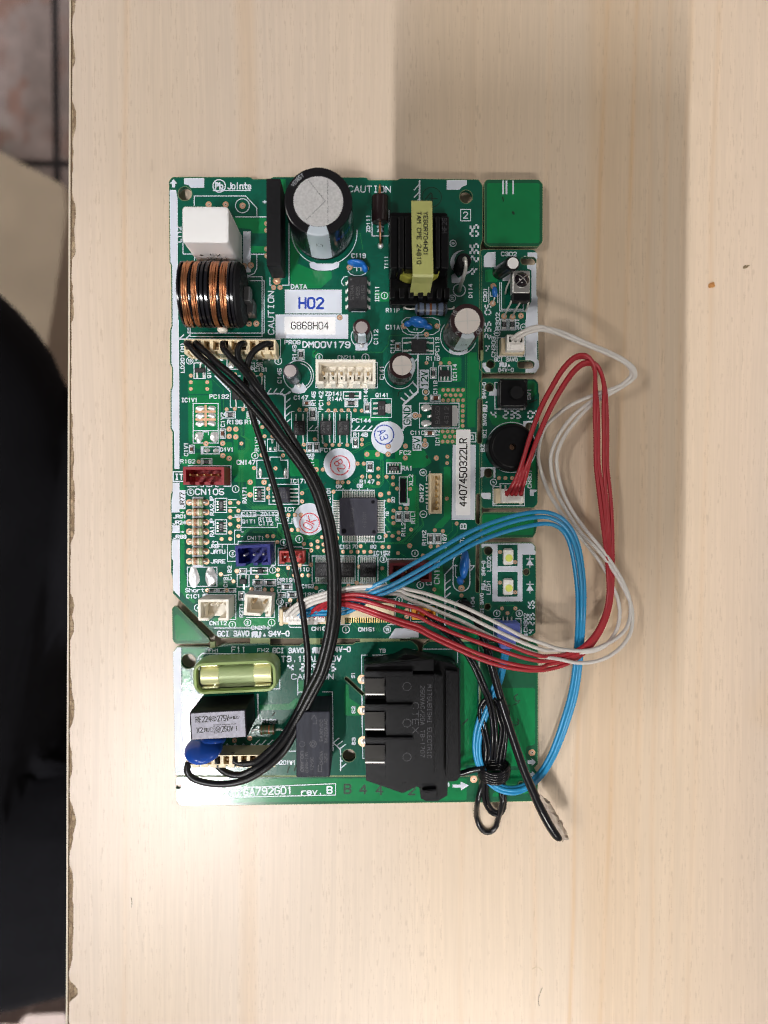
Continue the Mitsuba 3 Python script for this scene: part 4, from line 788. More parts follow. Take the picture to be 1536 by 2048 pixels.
pads('e', 20, 200, 917, 268, 920, 497, 855, 497, 925, 565, 925, 630, 925, 700, 922, 768, 925, 836, 928, 245, 1277, 247, 1343, 355, 1220, 468, 1280, 537, 1280, 607, 1280, 690, 1280, 840, 1225, 838, 1275, 1500, 440, 1492, 737, 1492, 802, 1430, 980, 1483, 1230); pads('e', 26, 890, 1375, 998, 1375, 1108, 1375, 1108, 1292, 1285, 1292, 1283, 1412, 1385, 978, 1483, 1278)
for k in range(5): pads('f', 20, 493 + 51 * k, 717, 493 + 51 * k, 822, 487 + 51 * k, 1142, 487 + 51 * k, 1245)
for k in range(4): pads('f', 20, 518 + 51 * k, 770, 510 + 51 * k, 1194)
for k in range(5): pads('f', 20, 693, 880 + 51 * k)
pads('f', 20, 322, 440, 468, 442, 557, 440, 535, 1400, 533, 1465); pads('f', 27, 423, 1413)
pads('g', 28, 872, 330, 1015, 330, 872, 458); pads('g', 21, 912, 185, 1132, 188, 668, 540, 752, 540, 668, 622, 752, 622, 668, 690, 752, 714, 668, 760, 752, 782, 668, 845, 752, 880, 668, 910, 580, 912, 1057, 398, 1057, 482, 1405, 440, 1405, 525, 1048, 882, 1108, 882, 1150, 942, 572, 1273, 702, 1345, 1265, 665, 1330, 665, 1298, 818, 1363, 818, 1423, 962, 1495, 968, 1497, 1025, 1497, 1172, 1158, 1225, 1155, 1282, 1262, 1207, 1405, 1282, 1470, 1282, 1325, 1282, 942, 1297, 887, 1425, 1022, 1430, 1097, 1430, 432, 1437, 632, 1437, 1380, 1180, 590, 60, 658, 88, 1208, 55, 990, 52, 345, 122); pads('g', 24, 737, 1240)
for y in (537, 637, 740, 835, 938, 1038, 1140): pads('g', 32, 248, y, 423, y)
pads('h', 21, 225, 442, 225, 525, 548, 428, 592, 330, 640, 330, 700, 330, 793, 140, 858, 140, 842, 272, 922, 272, 1005, 190, 1005, 272, 1090, 275, 1157, 280, 1005, 340, 1157, 350, 1115, 442, 1115, 517, 1198, 395, 1332, 398, 1162, 620, 1230, 597, 1295, 597, 1157, 688, 1162, 748, 1342, 815, 1215, 845, 1215, 910, 1083, 878, 1152, 880, 1050, 993, 1115, 993, 1208, 1055, 1462, 1080, 825, 985, 645, 1042, 728, 1042, 795, 1042, 862, 1042, 928, 1042, 808, 1195, 1046, 1210, 785, 1360, 700, 1388, 832, 1388, 372, 1412, 318, 1175, 385, 935, 445, 968, 452, 1030, 430, 892, 385, 995, 318, 968, 318, 1030, 215, 665, 438, 200, 400, 372, 247, 962, 900, 1388); pads('h', 27, 1030, 457, 577, 902, 1327, 980, 370, 200)
pads('i', 21, 530, 497, 632, 752, 407, 822, 490, 830, 365, 988, 438, 988, 165, 815, 1065, 287, 1130, 287, 1198, 287, 402, 1428, 681, 1490, 1075, 1045, 1230, 1148, 1075, 1357, 1230, 1457); pads('i', 33, 680, 1415); pads('i', 20, 685, 1105, 690, 1345)
pads('l', 21, 1095, 342, 1232, 342, 1152, 390, 402, 148, 681, 210); pads('l', 26, 120, 365, 120, 425); pads('j', 22, 1283, 258, 1370, 258)
pads('k', 48, 840, 1068, 842, 1385); pads('n', 55, 340, 577); pads('n', 38, 1472, 965); pads('o', 36, 838, 692); pads('m', 22, 610, 485, 745, 468)
RINGS, CORES, HOLES = [], [], []
for r, c in PADS.items():
    for x, y in c:
        RINGS.append(sg.Point(x, y).buffer(r, quad_segs=5)); h = .42 * r
        CORES.append(sg.Point(x, y).buffer(r * .5, quad_segs=4)); HOLES.append(sg.Point(x + r * .1, y).buffer(r * .2, quad_segs=2))
RU = so.unary_union(RINGS); CU = so.unary_union(CORES).difference(so.unary_union(HOLES))
add(CB, 'silkscreen', flat(so.unary_union(S).difference(so.unary_union(CUT + [RU.buffer(.08)])).intersection(ALL.buffer(-.05)), ZB + .08), 'silk_white', label='white printed outlines and lettering')
add(CB, 'pad', flat(RU.difference(so.unary_union(CORES)), ZB + .085), 'copper_pad', kind='stuff')
add(CB, 'pad_core', flat(CU, ZB + .12), 'pad_core', kind='stuff')
add(CB, 'via_hole', flat(HOLES, ZB + .04), 'hole_dark', kind='stuff')
add(CB, 'jumper_code', flat(JRT, ZB + .14), 'ink_black')
# inspection stamps on the three white discs, hand marks
def stamp(wd, x, y, r, s, rot, ink, h, name, lb, dx=0, dy=0):
    o = []; c = at(wd, x, y)[:2]; rr = r / WIN[wd][2] * MM
    for a0, a1 in ((-20, 60), (66, 150), (155, 200), (208, 330)):
        a = np.radians(np.linspace(a0, a1, 24)); o.append(sg.LineString(np.column_stack([c[0] + rr * np.cos(a), c[1] + rr * np.sin(a)])).buffer(.15))
    o += text(s, h * MM / WIN[wd][2], h * 1.3 * MM / WIN[wd][2], .27, rot, at(wd, x + dx, y + dy))
    add(CB, name, flat(o, ZB + .14), ink, label=lb)
stamp('e', 1066, 1175, 98, 'A3', -68, 'ink_blue', 78, 'stamp', 'blue round inspection stamp', -12, 0)
stamp('h', 615, 157, 97, 'B2', -60, 'ink_red', 78, 'stamp', 'red round stamp on the middle white disc')
stamp('h', 303, 748, 100, 'OK', 62, 'ink_red', 92, 'stamp', 'red round stamp on the white disc under the black wires')
MK = []
def mk(wd, *c, w=10): MK.append(sg.LineString(spline(np.column_stack([L(wd, *c), np.zeros(len(c) // 2)]), .3)[:, :2]).buffer(w / WIN[wd][2] * MM / 2, quad_segs=2))
mk('o', 690, 95, 660, 120, 680, 165, 712, 158, w=12); mk('o', 640, 205, 680, 190, 705, 175, w=9); mk('o', 600, 205, 608, 212, w=18); mk('o', 690, 345, 705, 370, 690, 385, 680, 375, w=10); mk('o', 640, 400, 670, 412, 705, 392, 690, 385, w=12); mk('o', 630, 395, 640, 370, w=8)
mk('h', 80, 1290, 88, 1245, 98, 1230, w=12); mk('h', 118, 1285, 122, 1250, w=12); mk('m', 1075, 770, 1092, 710, w=12); mk('m', 1135, 750, 1150, 705, w=12); mk('f', 30, 780, 40, 740, 75, 725, w=10); mk('f', 1380, 845, 1455, 815, w=14); mk('m', 940, 270, 965, 240, w=12); mk('h', 430, 370, 470, 330, w=8); mk('h', 395, 340, 480, 410, w=7)
mk('c', 1050, 330, 1058, 370, w=12); mk('c', 1155, 485, 1165, 500, w=22); mk('i', 325, 65, 330, 78, w=26); mk('e', 345, 350, 378, 315, w=10); mk('o', 130, 400, 180, 350, w=14)
a = np.radians(np.linspace(0, 360, 50)); c = at('c', 325, 330)[:2]; MK.append(sg.LineString(np.column_stack([c[0] + 98 / 5.12 * MM * np.cos(a), c[1] + 98 / 5.12 * MM * np.sin(a)])).buffer(.11)); mk('c', 260, 350, 320, 290, 330, 370, w=12); mk('c', 300, 340, 380, 345, w=10)
MK += text('B', 2.6, 1.8, .5, 0, at('n', 180, 1062)) + text('4', 2.6, 1.9, .5, 0, at('n', 340, 1068)) + text('4', 2.6, 1.8, .5, 0, at('n', 505, 1075)) + text('2', 2.6, 1.8, .5, 0, at('n', 838, 1075))
add(CB, 'pen_mark', flat(MK, ZB + .11), 'ink_green', kind='stuff')
# paper labels
def label(name, wd, x0, y0, x1, y1, m, s, h, ln_, rot, ink, w, lb, rotb=0):
    cx, cy, bw, bh = box4(wd, x0, y0, x1, y1)
    g = group(CB, name, lb)
    k = add(g, 'paper', rbox(cx, cy, ZB + .09, bw, bh, .1, .25, .03, rotb), m)
    add(g, 'print', flat(text(s, h * MM / WIN[wd][2], ln_ * MM / WIN[wd][2], w, rot, (cx, cy)), ZB + .22), ink)
label('sticker', 'b', 45, 1558, 568, 1735, 'sticker_bright', 'G868H04', 70, 372, 0, 'ink_black', .26, 'white sticker reading G868H04')
label('sticker', 'i', 622, -210, 772, 668, 'sticker_bright', '4407450322LR', 72, 690, 90, 'ink_black', .36, 'tall white sticker reading 4407450322LR')
add(CB, 'stamp', flat(text('H02', 2.9, 6.9, .62, 0, at('b', 320, 1415)), ZB + .14), 'ink_blue', label='blue stamped H02')

# ------------------------------------------------------------------ small surface mounted parts
def chip(wd, x0, y0, x1, y1, kind='resistor', ins=9, code=None):
    cx, cy, w, h = box4(wd, x0 + ins, y0 + ins, x1 - ins, y1 - ins); ver = h > w
    a, b = (h, w) if ver else (w, h); rot = 90 if ver else 0; a *= .98; b *= .86
    g = group(CB, 'chip_' + kind)
    t = .42 if kind == 'resistor' else .7
    def put(dx, sx, sy, tt, z0=.1): p = rot2([[dx, 0]], rot)[0]; return rbox(cx + p[0], cy + p[1], ZB + z0, sx, sy, tt, .06, .05, rot, 1)
    add(g, 'body', put(0, a * .60, b * .94, t), 'chip_black' if kind == 'resistor' else 'band_brown')
    for s in (1, -1): add(g, 'terminal', [put(s * a * .385, a * .19, b, t + .03), put(s * a * .47, a * .14, b * 1.05, .16, .09)], 'solder')
    if kind == 'resistor' and code: add(g, 'code', flat(text(code, b * .5, a * .42, .07, rot, (cx, cy)), ZB + .1 + t + .012), 'ink_grey')
for c in (('c', 1030, 1580, 1096, 1690), ('c', 1115, 1580, 1180, 1690), ('e', 185, 302, 246, 408), ('e', 665, 820, 796, 888), ('e', 862, 848, 924, 950), ('e', 300, 898, 370, 1028), ('e', 742, 1205, 802, 1308), ('e', 275, 1255, 335, 1350), ('e', 345, 1255, 400, 1350), ('h', 890, 118, 954, 222),
          ('h', 1187, 630, 1250, 730), ('h', 1271, 630, 1334, 730), ('i', 332, 855, 392, 960), ('i', 408, 855, 470, 960), ('f', 362, 490, 420, 600), ('d', 372, 1418, 480, 1490), ('d', 620, 940, 722, 1005), ('d', 840, 940, 942, 1005), ('d', 975, 1240, 1025, 1330), ('g', 902, 1325, 1004, 1384), ('g', 1018, 1325, 1134, 1390), ('g', 915, 1400, 990, 1440),
          ('g', 1198, 1372, 1300, 1430), ('g', 1160, 1460, 1235, 1505), ('g', 1252, 1452, 1356, 1512), ('g', 755, 1450, 810, 1536), ('g', 440, 1418, 528, 1455), ('g', 540, 1418, 628, 1455), ('g', 640, 1418, 725, 1455), ('g', 762, 1215, 836, 1262)): chip(*c, code='103')
for c in (('e', 236, 828, 315, 878), ('f', 362, 770, 465, 832), ('f', 305, 1130, 408, 1190), ('e', 1182, 235, 1230, 312), ('d', 566, 1115, 617, 1212), ('d', 250, 1283, 300, 1364)): chip(*c, kind='capacitor')


def legged(name, wd, x0, y0, x1, y1, h, legs, lb=None, m='chip_black', code=(), crot=0, lw=.42, dot=None, print_='chip_print'):
    """moulded body with flat bent legs; legs: (side, positions along the side 0..1, reach mm)"""
    cx, cy, w, d = box4(wd, x0, y0, x1, y1, h)
    g = group(CB, name, lb)
    add(g, 'body', loft([ring(rrect(w, d, .12, 1) + [cx, cy], ZB + .12), ring(rrect(w + .06, d + .06, .12, 1) + [cx, cy], ZB + h * .5), ring(rrect(w - .1, d - .1, .12, 1) + [cx, cy], ZB + h - .08), ring(rrect(w - .3, d - .3, .12, 1) + [cx, cy], ZB + h)]), m)
    for side, n, reach, wdt in legs:
        pos = (np.arange(n) + .5) / n - .5 if isinstance(n, int) else np.array(n)
        for t in pos:
            ax = {'l': (-1, 0), 'r': (1, 0), 't': (0, 1), 'b': (0, -1)}[side]
            span = d if ax[0] else w; half = (w if ax[0] else d) / 2
            prof = [(half - .05, h * .52), (half + reach * .32, h * .5), (half + reach * .55, .12 + .1), (half + reach, .16)]
            pts = []
            for k, (u, z) in enumerate(prof):
                for s in (-1, 1):
                    o = t * span + s * wdt / 2
                    pts.append((cx + ax[0] * u + (o if ax[1] else 0), cy + ax[1] * u + (o if ax[0] else 0), ZB + z))
            v = np.array(pts); v2 = v - [0, 0, .12]; vv = np.vstack([v, v2]); f = []
            for k in range(3):
                i = 2 * k; f += [[i, i + 1, i + 3], [i, i + 3, i + 2], [8 + i, 8 + i + 3, 8 + i + 1], [8 + i, 8 + i + 2, 8 + i + 3], [i, i + 2, 8 + i + 2], [i, 8 + i + 2, 8 + i], [i + 1, 8 + i + 3, i + 3], [i + 1, 8 + i + 1, 8 + i + 3]]
            f += [[6, 7, 15], [6, 15, 14]]
            foot = sbox(cx + ax[0] * (half + reach * .85) + (t * span if ax[1] else 0), cy + ax[1] * (half + reach * .85) + (t * span if ax[0] else 0), ZB + .085, (reach * .7 if ax[0] else wdt * 1.15), (wdt * 1.15 if ax[0] else reach * .7), .06)
            add(g, 'leg', [trimesh.Trimesh(vv, f, process=False), foot], 'solder')
    pr = []
    for k, s in enumerate(code):
        o = (k - (len(code) - 1) / 2) * -1
        span, line = (d, w) if crot in (90, -90) else (w, d)
        hh = line / len(code) * .5
        dd = rot2([[0, o * line / len(code) * .85]], crot)[0]
        pr += text(s, min(hh, 1.2), min(span * .8, len(s) * hh * .9), .09, crot, (cx + dd[0], cy + dd[1]))
    if dot: pr.append(sg.Point(cx + dot[0] * w / 2, cy + dot[1] * d / 2).buffer(.25))
    if pr: add(g, 'code', flat(pr, ZB + h + .012), print_)
    return g, cx, cy, w, d


legged('dip_chip', 'b', 697, 1140, 893, 1470, 3.4, [('l', 4, .75, .9), ('r', [-.375, -.125, .125, .375], .75, .9)], 'black eight leg chip near the blue H02 stamp', code=('STR4A', '162S', '3V162'), crot=90, dot=(-.7, .8))
for x0, x1 in ((135, 255), (408, 528), (585, 708)): legged('opto_coupler', 'e', x0, 1030, x1, 1175, 2.0, [('t', [-.3, .3], 1.8, .36), ('b', [-.3, .3], 1.9, .36)], code=('357N', '4A'), crot=90)
legged('opto_coupler', 'd', 685, 660, 1000, 810, 2.0, [('t', [-.1, .22, .45], 2.1, .36), ('b', [-.4, -.13], 1.8, .36)])
legged('opto_coupler', 'f', 170, 195, 325, 330, 2.0, [('l', [-.3, .3], 1.9, .5), ('r', [-.3, .3], 1.9, .5)])
legged('transistor', 'd', 302, 490, 408, 535, 1.1, [('t', [0.], 1.2, .42), ('b', [-.32, .32], 1.3, .5)])
legged('transistor', 'g', 760, 1320, 832, 1375, 1.1, [('t', [-.4, .4], 1.0, .4), ('b', [.1], 1.4, .42)])
legged('diode', 'g', 945, 1215, 1000, 1262, 1.0, [('l', [0.], 1.3, .42), ('r', [0.], 1.1, .42)])
legged('diode', 'e', 705, 748, 760, 798, 1.0, [('l', [0.], .9, .42), ('r', [0.], 1.1, .42)])
legged('transistor', 'e', 1003, 828, 1078, 972, 1.6, [('l', [-.36, 0, .36], 1.2, .55), ('r', [0.], 1.4, 2.4)], lb='four lead transistor beside its printed frame', code=('KA', '4M'), crot=90)
legged('regulator', 'f', 378, 868, 588, 1085, 3.6, [('l', [-.36, 0., .36], .9, .7)], lb='square black power chip with a silver tab at its right', code=('BA50', '4312'), crot=90)
cx, cy, w, d = box4('f', 585, 880, 645, 1082, .8); g = group(CB, 'heat_tab', 'silver solder tab of the square power chip')
tabp = np.array([(-.5, -.5), (.3, -.5), (.3, -.40), (.5, -.34), (.45, 0), (.5, .34), (.3, .38), (.3, .5), (-.5, .5)]) * [w, d] + [cx, cy]
add(g, 'metal', slab(sg.Polygon(tabp).buffer(.1), ZB + .1, ZB + .9), 'solder')
for y0, y1 in ((862, 935), (1022, 1090)):
    cx, cy, w, d = box4('f', 262, y0, 368, y1); add(CB, 'solder_pad', ball([cx, cy, ZB + .05], w * .5, d * .5, .45, 3, 0, .25), 'solder')
legged('five_leg_chip', 'f', 458, 512, 562, 575, 1.2, [('b', 3, .9, .4), ('t', [-.36, .36], .9, .4)])
legged('memory_chip', 'g', 1160, 380, 1275, 540, 1.7, [('l', 4, 1.6, .5), ('r', 4, 2.0, .5)], m='chip_violet', code=('N24C', 'V41S', '5003'), crot=90)
g, cx, cy, w, d = legged('processor', 'h', 608, 487, 1000, 880, 1.5, [('t', 20, 1.75, .24), ('b', 20, 1.75, .24), ('l', 20, 1.75, .24), ('r', 20, 1.75, .24)], 'large square black processor with eighty fine legs', m='chip_violet', code=('R5F100MJA', '4152C01'), crot=90) if False else (None,) * 5
def qfp():
    cx, cy, w, d = box4('h', 608, 487, 1000, 880, 1.5); g = group(CB, 'processor', 'large square black processor with eighty fine legs')
    p = np.array([(w / 2 - .5, -d / 2), (w / 2, -d / 2 + .5), (w / 2, d / 2 - .5), (w / 2 - .5, d / 2), (-w / 2 + .5, d / 2), (-w / 2, d / 2 - .5), (-w / 2, -d / 2 + .5), (-w / 2 + .5, -d / 2)])
    add(g, 'body', loft([ring(p * .985 + [cx, cy], ZB + .15), ring(p + [cx, cy], ZB + .8), ring(p * .985 + [cx, cy], ZB + 1.55), ring(p * .965 + [cx, cy], ZB + 1.6)]), 'chip_violet')
    pitch = w * .84 / 19
    for k in range(20):
        o = (k - 9.5) * pitch
        for ax in ((1, 0), (-1, 0), (0, 1), (0, -1)):
            q = np.array([0, .55, .95, 1.9]); z = np.array([.85, .8, .22, .2]); v = []
            for u, zz in zip(q, z):
                for s in (-1, 1):
                    a_ = w / 2 + u - .05; b_ = o + s * .13
                    v.append((cx + ax[0] * a_ + (b_ if ax[1] else 0), cy + ax[1] * a_ + (b_ if ax[0] else 0), ZB + zz))
            v = np.array(v); f = []
            for i in (0, 2, 4): f += [[i, i + 1, i + 3], [i, i + 3, i + 2]]
            n = len(v); v = np.vstack([v, v - [0, 0, .1]]); f += [[a_ + n, c_ + n, b_ + n] for a_, b_, c_ in f] + [[6, 7, 15], [6, 15, 14]]
            add(g, 'leg', trimesh.Trimesh(v, f, process=False), 'tin')
    for x, y, r in ((655, 830, .75), (962, 838, .55), (952, 532, .55)):
        q = at('h', x, y, 1.6); add(g, 'dimple', flat([sg.Point(*q[:2]).buffer(r)], ZB + 1.612), 'black_gloss')
    add(g, 'code', flat(text('R5F100MJA', .95, 5.6, .10, 90, at('h', 740, 690, 1.6)) + text('4152C01', .95, 4.6, .10, 90, at('h', 865, 715, 1.6)), ZB + 1.612), 'ink_dim')
    pr = flat([sg.Point(0, 0)], 0) if False else None
qfp()
for x0, x1, n in ((358, 560, 10), (600, 755, 9), (820, 983, 9)):
    legged('driver_chip', 'h', x0, 1157, x1, 1303, 1.2, [('t', n, 1.35, .26), ('b', n, 1.35, .26)], code=('TBD62', '083AF', '4143'), crot=0)
for wd, x0, y0, x1, y1 in (('g', 530, 525, 618, 612), ('g', 530, 745, 618, 830), ('g', 922, 405, 1008, 500)): legged('resistor_array', wd, x0 + 22, y0 - 10, x1 - 22, y1 + 14, .6, [('l', 4, .65, .36), ('r', 4, .65, .36)], code=('103',), crot=90, print_='ink_grey')
legged('resistor_array', 'h', 1112, 165, 1222, 210, .6, [('t', 4, .6, .36), ('b', 4, .6, .36)], code=('822',), print_='ink_grey')
legged('resonator', 'h', 1230, 290, 1292, 540, 1.6, [], m='black_gloss')
for wd, x0, y0, x1, y1 in (('d', 312, 880, 398, 925), ('d', 438, 880, 518, 925), ('d', 312, 952, 398, 1004), ('d', 438, 952, 518, 1004), ('d', 312, 1034, 398, 1086), ('d', 438, 1034, 518, 1086), ('d', 308, 1148, 385, 1246), ('d', 460, 1148, 540, 1246), ('g', 240, 1210, 345, 1386), ('g', 415, 1210, 520, 1386), ('d', 400, 1318, 455, 1355), ('d', 490, 1318, 545, 1355), ('d', 648, 420, 700, 495), ('d', 745, 420, 800, 495), ('g', 958, 190, 990, 280), ('g', 1215, 190, 1245, 280), ('d', 1062, 1300, 1092, 1335), ('d', 1110, 1300, 1138, 1335), ('d', 1085, 1225, 1110, 1262)):
    cx, cy, w, d = box4(wd, x0, y0, x1, y1); add(CB, 'solder_pad', ball([cx + .08, cy, ZB + .06], w * .54, d * .56, .42, 3, 0, .5), 'solder')
add(CB, 'bare_copper', flat([poly('d', 312, 926, 520, 926, 520, 950, 312, 950), poly('d', 312, 1006, 520, 1006, 520, 1032, 312, 1032), poly('d', 405, 870, 430, 870, 430, 1090, 405, 1090)], ZB + .1), 'copper_pad')
# white lamps
for y0 in (1022, 1330):
    g = group(CB, 'indicator_lamp', 'white square lamp with a yellow lens, %s of the two' % ('upper' if y0 == 1022 else 'lower'))
    cx, cy, w, d = box4('i', 1112, y0, 1212, y0 + 148, 1.3)
    add(g, 'body', rbox(cx, cy, ZB + .1, w, d, 1.3, .15, .12), 'led_white'); add(g, 'lens', lathe(cx + .15, cy - .3, [(1.12, ZB + 1.38), (1.12, ZB + 1.44), (.95, ZB + 1.50), (0.01, ZB + 1.52)], 28), 'led_yellow')
    add(g, 'terminal', [sbox(cx, cy + d / 2 + .1, ZB + .1, w * .8, .6, .5), sbox(cx, cy - d / 2 - .1, ZB + .1, w * .8, .5, .3)], 'tin')
# ------------------------------------------------------------------ large parts
def arcstrip(cx, cy, r, a0, a1, z0, z1, rim=0, n=14, lift=.04):
    """a strip of sleeve print on a can: up the side and over the rim"""
    a = np.radians(np.linspace(a0, a1, n)); rows = [(r + lift, z0), (r + lift, z1 - .5), (r - .12 + lift, z1 - .12 + lift), (r - .5, z1 + lift)]
    if rim: rows.append((r - rim, z1 + lift))
    v = np.vstack([np.column_stack([cx + q * np.cos(a), cy + q * np.sin(a), np.full(n, z)]) for q, z in rows]); f = []
    for k in range(len(rows) - 1):
        for i in range(n - 1):
            p = k * n + i; f += [[p, p + 1, p + n + 1], [p, p + n + 1, p + n]]
    return trimesh.Trimesh(v, f, process=False)


def wrap(polys, cx, cy, r, a_mid, zc):
    """lettering wrapped round a can of radius r"""
    m = flat(polys, 0).subdivide_to_size(.5) if False else flat(polys, 0)
    v = m.vertices; a = math.radians(a_mid) + v[:, 0] / r
    return trimesh.Trimesh(np.column_stack([cx + (r + .05) * np.cos(a), cy + (r + .05) * np.sin(a), zc + v[:, 1]]), m.faces, process=False)


def ecap(wd, x, y, h, rpx, canpx, lb, sleeve='sleeve_black', can='can_silver', score=None, stripe=None, stripe_m='sleeve_grey', lean=(0, 0), name='electrolytic_capacitor', marks=(), rim_text=None):
    k = (208.8 - h) / 1420; s = WIN[wd][2]; r = rpx / s * k; rc_ = canpx / s * k
    tx_, ty_ = at(wd, x, y, h)[:2]; g = group(CB, name, lb); z0, z1 = ZB + .15, ZB + h
    lx, ly = lean[0] / h, lean[1] / h; bx_, by_ = tx_ - lean[0], ty_ - lean[1]
    prof = [(r * .9, z0), (r * .98, z0 + .3), (r * .98, z0 + 1.0), (r * .93, z0 + 1.4), (r * .98, z0 + 1.9), (r, z0 + 2.2), (r, z1 - .5), (r - .12, z1 - .14), (r - .5, z1), (rc_, z1), (rc_ - .05, z1 - .12)]
    add(g, 'sleeve', lathe(bx_, by_, prof, 48, (lx, ly)), sleeve, smooth=35)
    add(g, 'can_top', lathe(tx_, ty_, [(rc_ - .01, z1 - .2), (rc_ - .05, z1 - .06), (rc_ * .3, z1 - .03), (.01, z1 - .03)], 40), can, smooth=35)
    gr = []
    if score == 'y':
        for a, b in (((.02, 1), (.02, -.98)), ((-.5, -.75), (.3, 0.02)), ((.3, 0), (-.4, .85))): gr.append(sg.LineString([(tx_ + a[0] * rc_ * .97, ty_ + a[1] * rc_ * .97), (tx_ + b[0] * rc_ * .97, ty_ + b[1] * rc_ * .97)]).buffer(.07, cap_style='flat'))
        gr[0] = sa.translate(gr[0], rc_ * .36, 0); gr[0] = gr[0].intersection(sg.Point(tx_, ty_).buffer(rc_ * .95))
    if score == '+':
        for a in (3, 93): q = np.array([math.cos(math.radians(a)), math.sin(math.radians(a))]) * rc_ * .95; gr.append(sg.LineString([(tx_ - q[0], ty_ - q[1]), (tx_ + q[0], ty_ + q[1])]).buffer(.10, cap_style='flat'))
    if gr:
        ridge = so.unary_union(gr)
        add(g, 'score', slab(ridge.buffer(0), z1 - .028, z1 - .0), 'tin' if score == '+' else 'can_groove')
    if stripe:
        a0, a1 = stripe[:2]; st = arcstrip(tx_, ty_, r, a0, a1, z0 + 2.2, z1, rim=max(.1, r - rc_ - .05) if len(stripe) > 2 else 0)
        if lx or ly: st.vertices[:, :2] += (st.vertices[:, 2:3] - z1) * [lx, ly]
        add(g, 'stripe', st, stripe_m)
    for s_, a_, z_, hh, ll, ink in marks: add(g, 'print', wrap(text(s_, hh, ll, .14), tx_, ty_, r + .02, a_, ZB + z_), ink)
    if rim_text:
        for s_, a_, hh, ll in rim_text:
            a = math.radians(a_); q = (r + rc_) / 2; add(g, 'print', flat(text(s_, hh, ll, .13, a_ - 90, (tx_ + q * math.cos(a), ty_ + q * math.sin(a))), z1 + .03), 'ink_grey')
    return g, tx_, ty_, r


g, cx, cy, r = ecap('b', 392, 372, 20.5, 345, 253, 'largest black can capacitor with a silver scored top and pale stripe', score='y', stripe=(250, 288, 1),
    marks=[('450V', -42, 14, 1.7, 5.6, 'ink_blue'), ('68UF', -44, 10.5, 1.7, 5.4, 'ink_dim'), ('105C', -40, 7, 1.4, 5, 'ink_grey'), ('HU(M)', -70 + 34, 4.2, 1.4, 5.5, 'ink_grey'), ('0', -91, 13.5, 2.2, 1.5, 'ink_black')], rim_text=[('VENT', 138, .9, 3.2), ('A5T', 128, .9, 2.2)])
ecap('c', 690, 1597, 18, 180, 132, 'brown can capacitor with a cross scored top beside the long slot', 'sleeve_brown', 'can_scored', '+', (248, 296, 1), marks=[('-', -88, 14, 2, 1.6, 'ink_black'), ('0', -88, 10, 1.6, 1.6, 'ink_black'), ('25V', -60, 8, 1.3, 3.2, 'ink_grey'), ('C', -125, 13, 1.5, 1.5, 'ink_grey')], rim_text=[('80', -40, 1, 1.6), ('2', -130, 1, .8), ('16', 150, 1, 1.4)])
ecap('e', 1250, 465, 12.5, 138, 101, 'brown can capacitor with a cross scored top left of the 12V print', 'sleeve_brown', 'can_scored', '+', (-42, 38, 1))
ecap('b', 835, 1662, 11.5, 90, 62, 'small brown can capacitor under the eight leg chip', 'sleeve_brown', 'can_rose', None, (245, 300, 1))
ecap('e', 105, 522, 11.5, 80, 66, 'small dark can capacitor beside the black wires, pale grey top', 'sleeve_dark', 'can_rose', None, (-50, 0), 'sleeve_dark')
ecap('c', 1158, 1005, 9.5, 76, 62, 'small leaning black capacitor with a white top on the receiver board', 'sleeve_black', 'ceramic_white', lean=(2.2, -.2))
for wd, x, y in (('e', 193, 672), ('e', 838, 262)):
    q = at(wd, x, y); add(CB, 'solder_pad', ball([q[0], q[1], ZB + .1], .75, .75, .5), 'solder')

# white cement resistor
cx, cy, w, d = box4('a', 172, 420, 655, 795, 20)
g = group(CB, 'power_resistor', 'tall white ceramic block resistor beside the copper coil')
add(g, 'body', rbox(cx, cy, ZB + .3, w, d, 19.7, 1.1, .7, k=4), 'ceramic_white', smooth=40)
pr = flat(text('5W', 1.9, 2.6, .22, 0, (.6, 2.2)) + text('10-2J', 1.9, 5.4, .22, 0, (.4, -.6)) + [sg.Point(-3.2, 2.1).buffer(.5)], 0)
pr.vertices = np.column_stack([cx + pr.vertices[:, 0], np.full(len(pr.vertices), cy - d / 2 - .02), ZB + 8.2 + pr.vertices[:, 1]]); add(g, 'print', pr, 'ink_black')
# bridge rectifier
cx, cy, w, d = box4('a', 1042, 135, 1180, 1030, 15)
g = group(CB, 'bridge_rectifier', 'upright black slab beside the largest can capacitor')
prof = np.array([(-d / 2 + 0, 3.0), (-d / 2 + 3.6, 3.0 - 0), (d / 2 - .3, 3.0), (d / 2, 3.4), (d / 2, 14.6), (d / 2 - .4, 15), (-d / 2 + .4, 15), (-d / 2, 14.6), (-d / 2, 4)])
prof = np.array([(-d / 2, 15 - .4), (-d / 2 + .5, 15), (d / 2 - .5, 15), (d / 2, 14.6), (d / 2, 3), (-d / 2 + 1.0, 3), (-d / 2, 4)])
sl = slab(sg.Polygon(prof).buffer(-.1).buffer(.1), -w / 2, w / 2); v = sl.vertices; sl.vertices = np.column_stack([cx + v[:, 2], cy + v[:, 0], ZB + v[:, 1]]); sl.faces = sl.faces[:, ::-1]; sl.fix_normals(); add(g, 'body', sl, 'black_matt')
for t in (-.42, -.15, .13, .42): add(g, 'leg', sbox(cx, cy + t * d, ZB, .8, 1.2, 3.2), 'tin')
q = at('a', 1145, 1185); add(CB, 'solder_pad', ball([q[0], q[1], ZB + .1], 1.1, .8, .7), 'copper_pad')
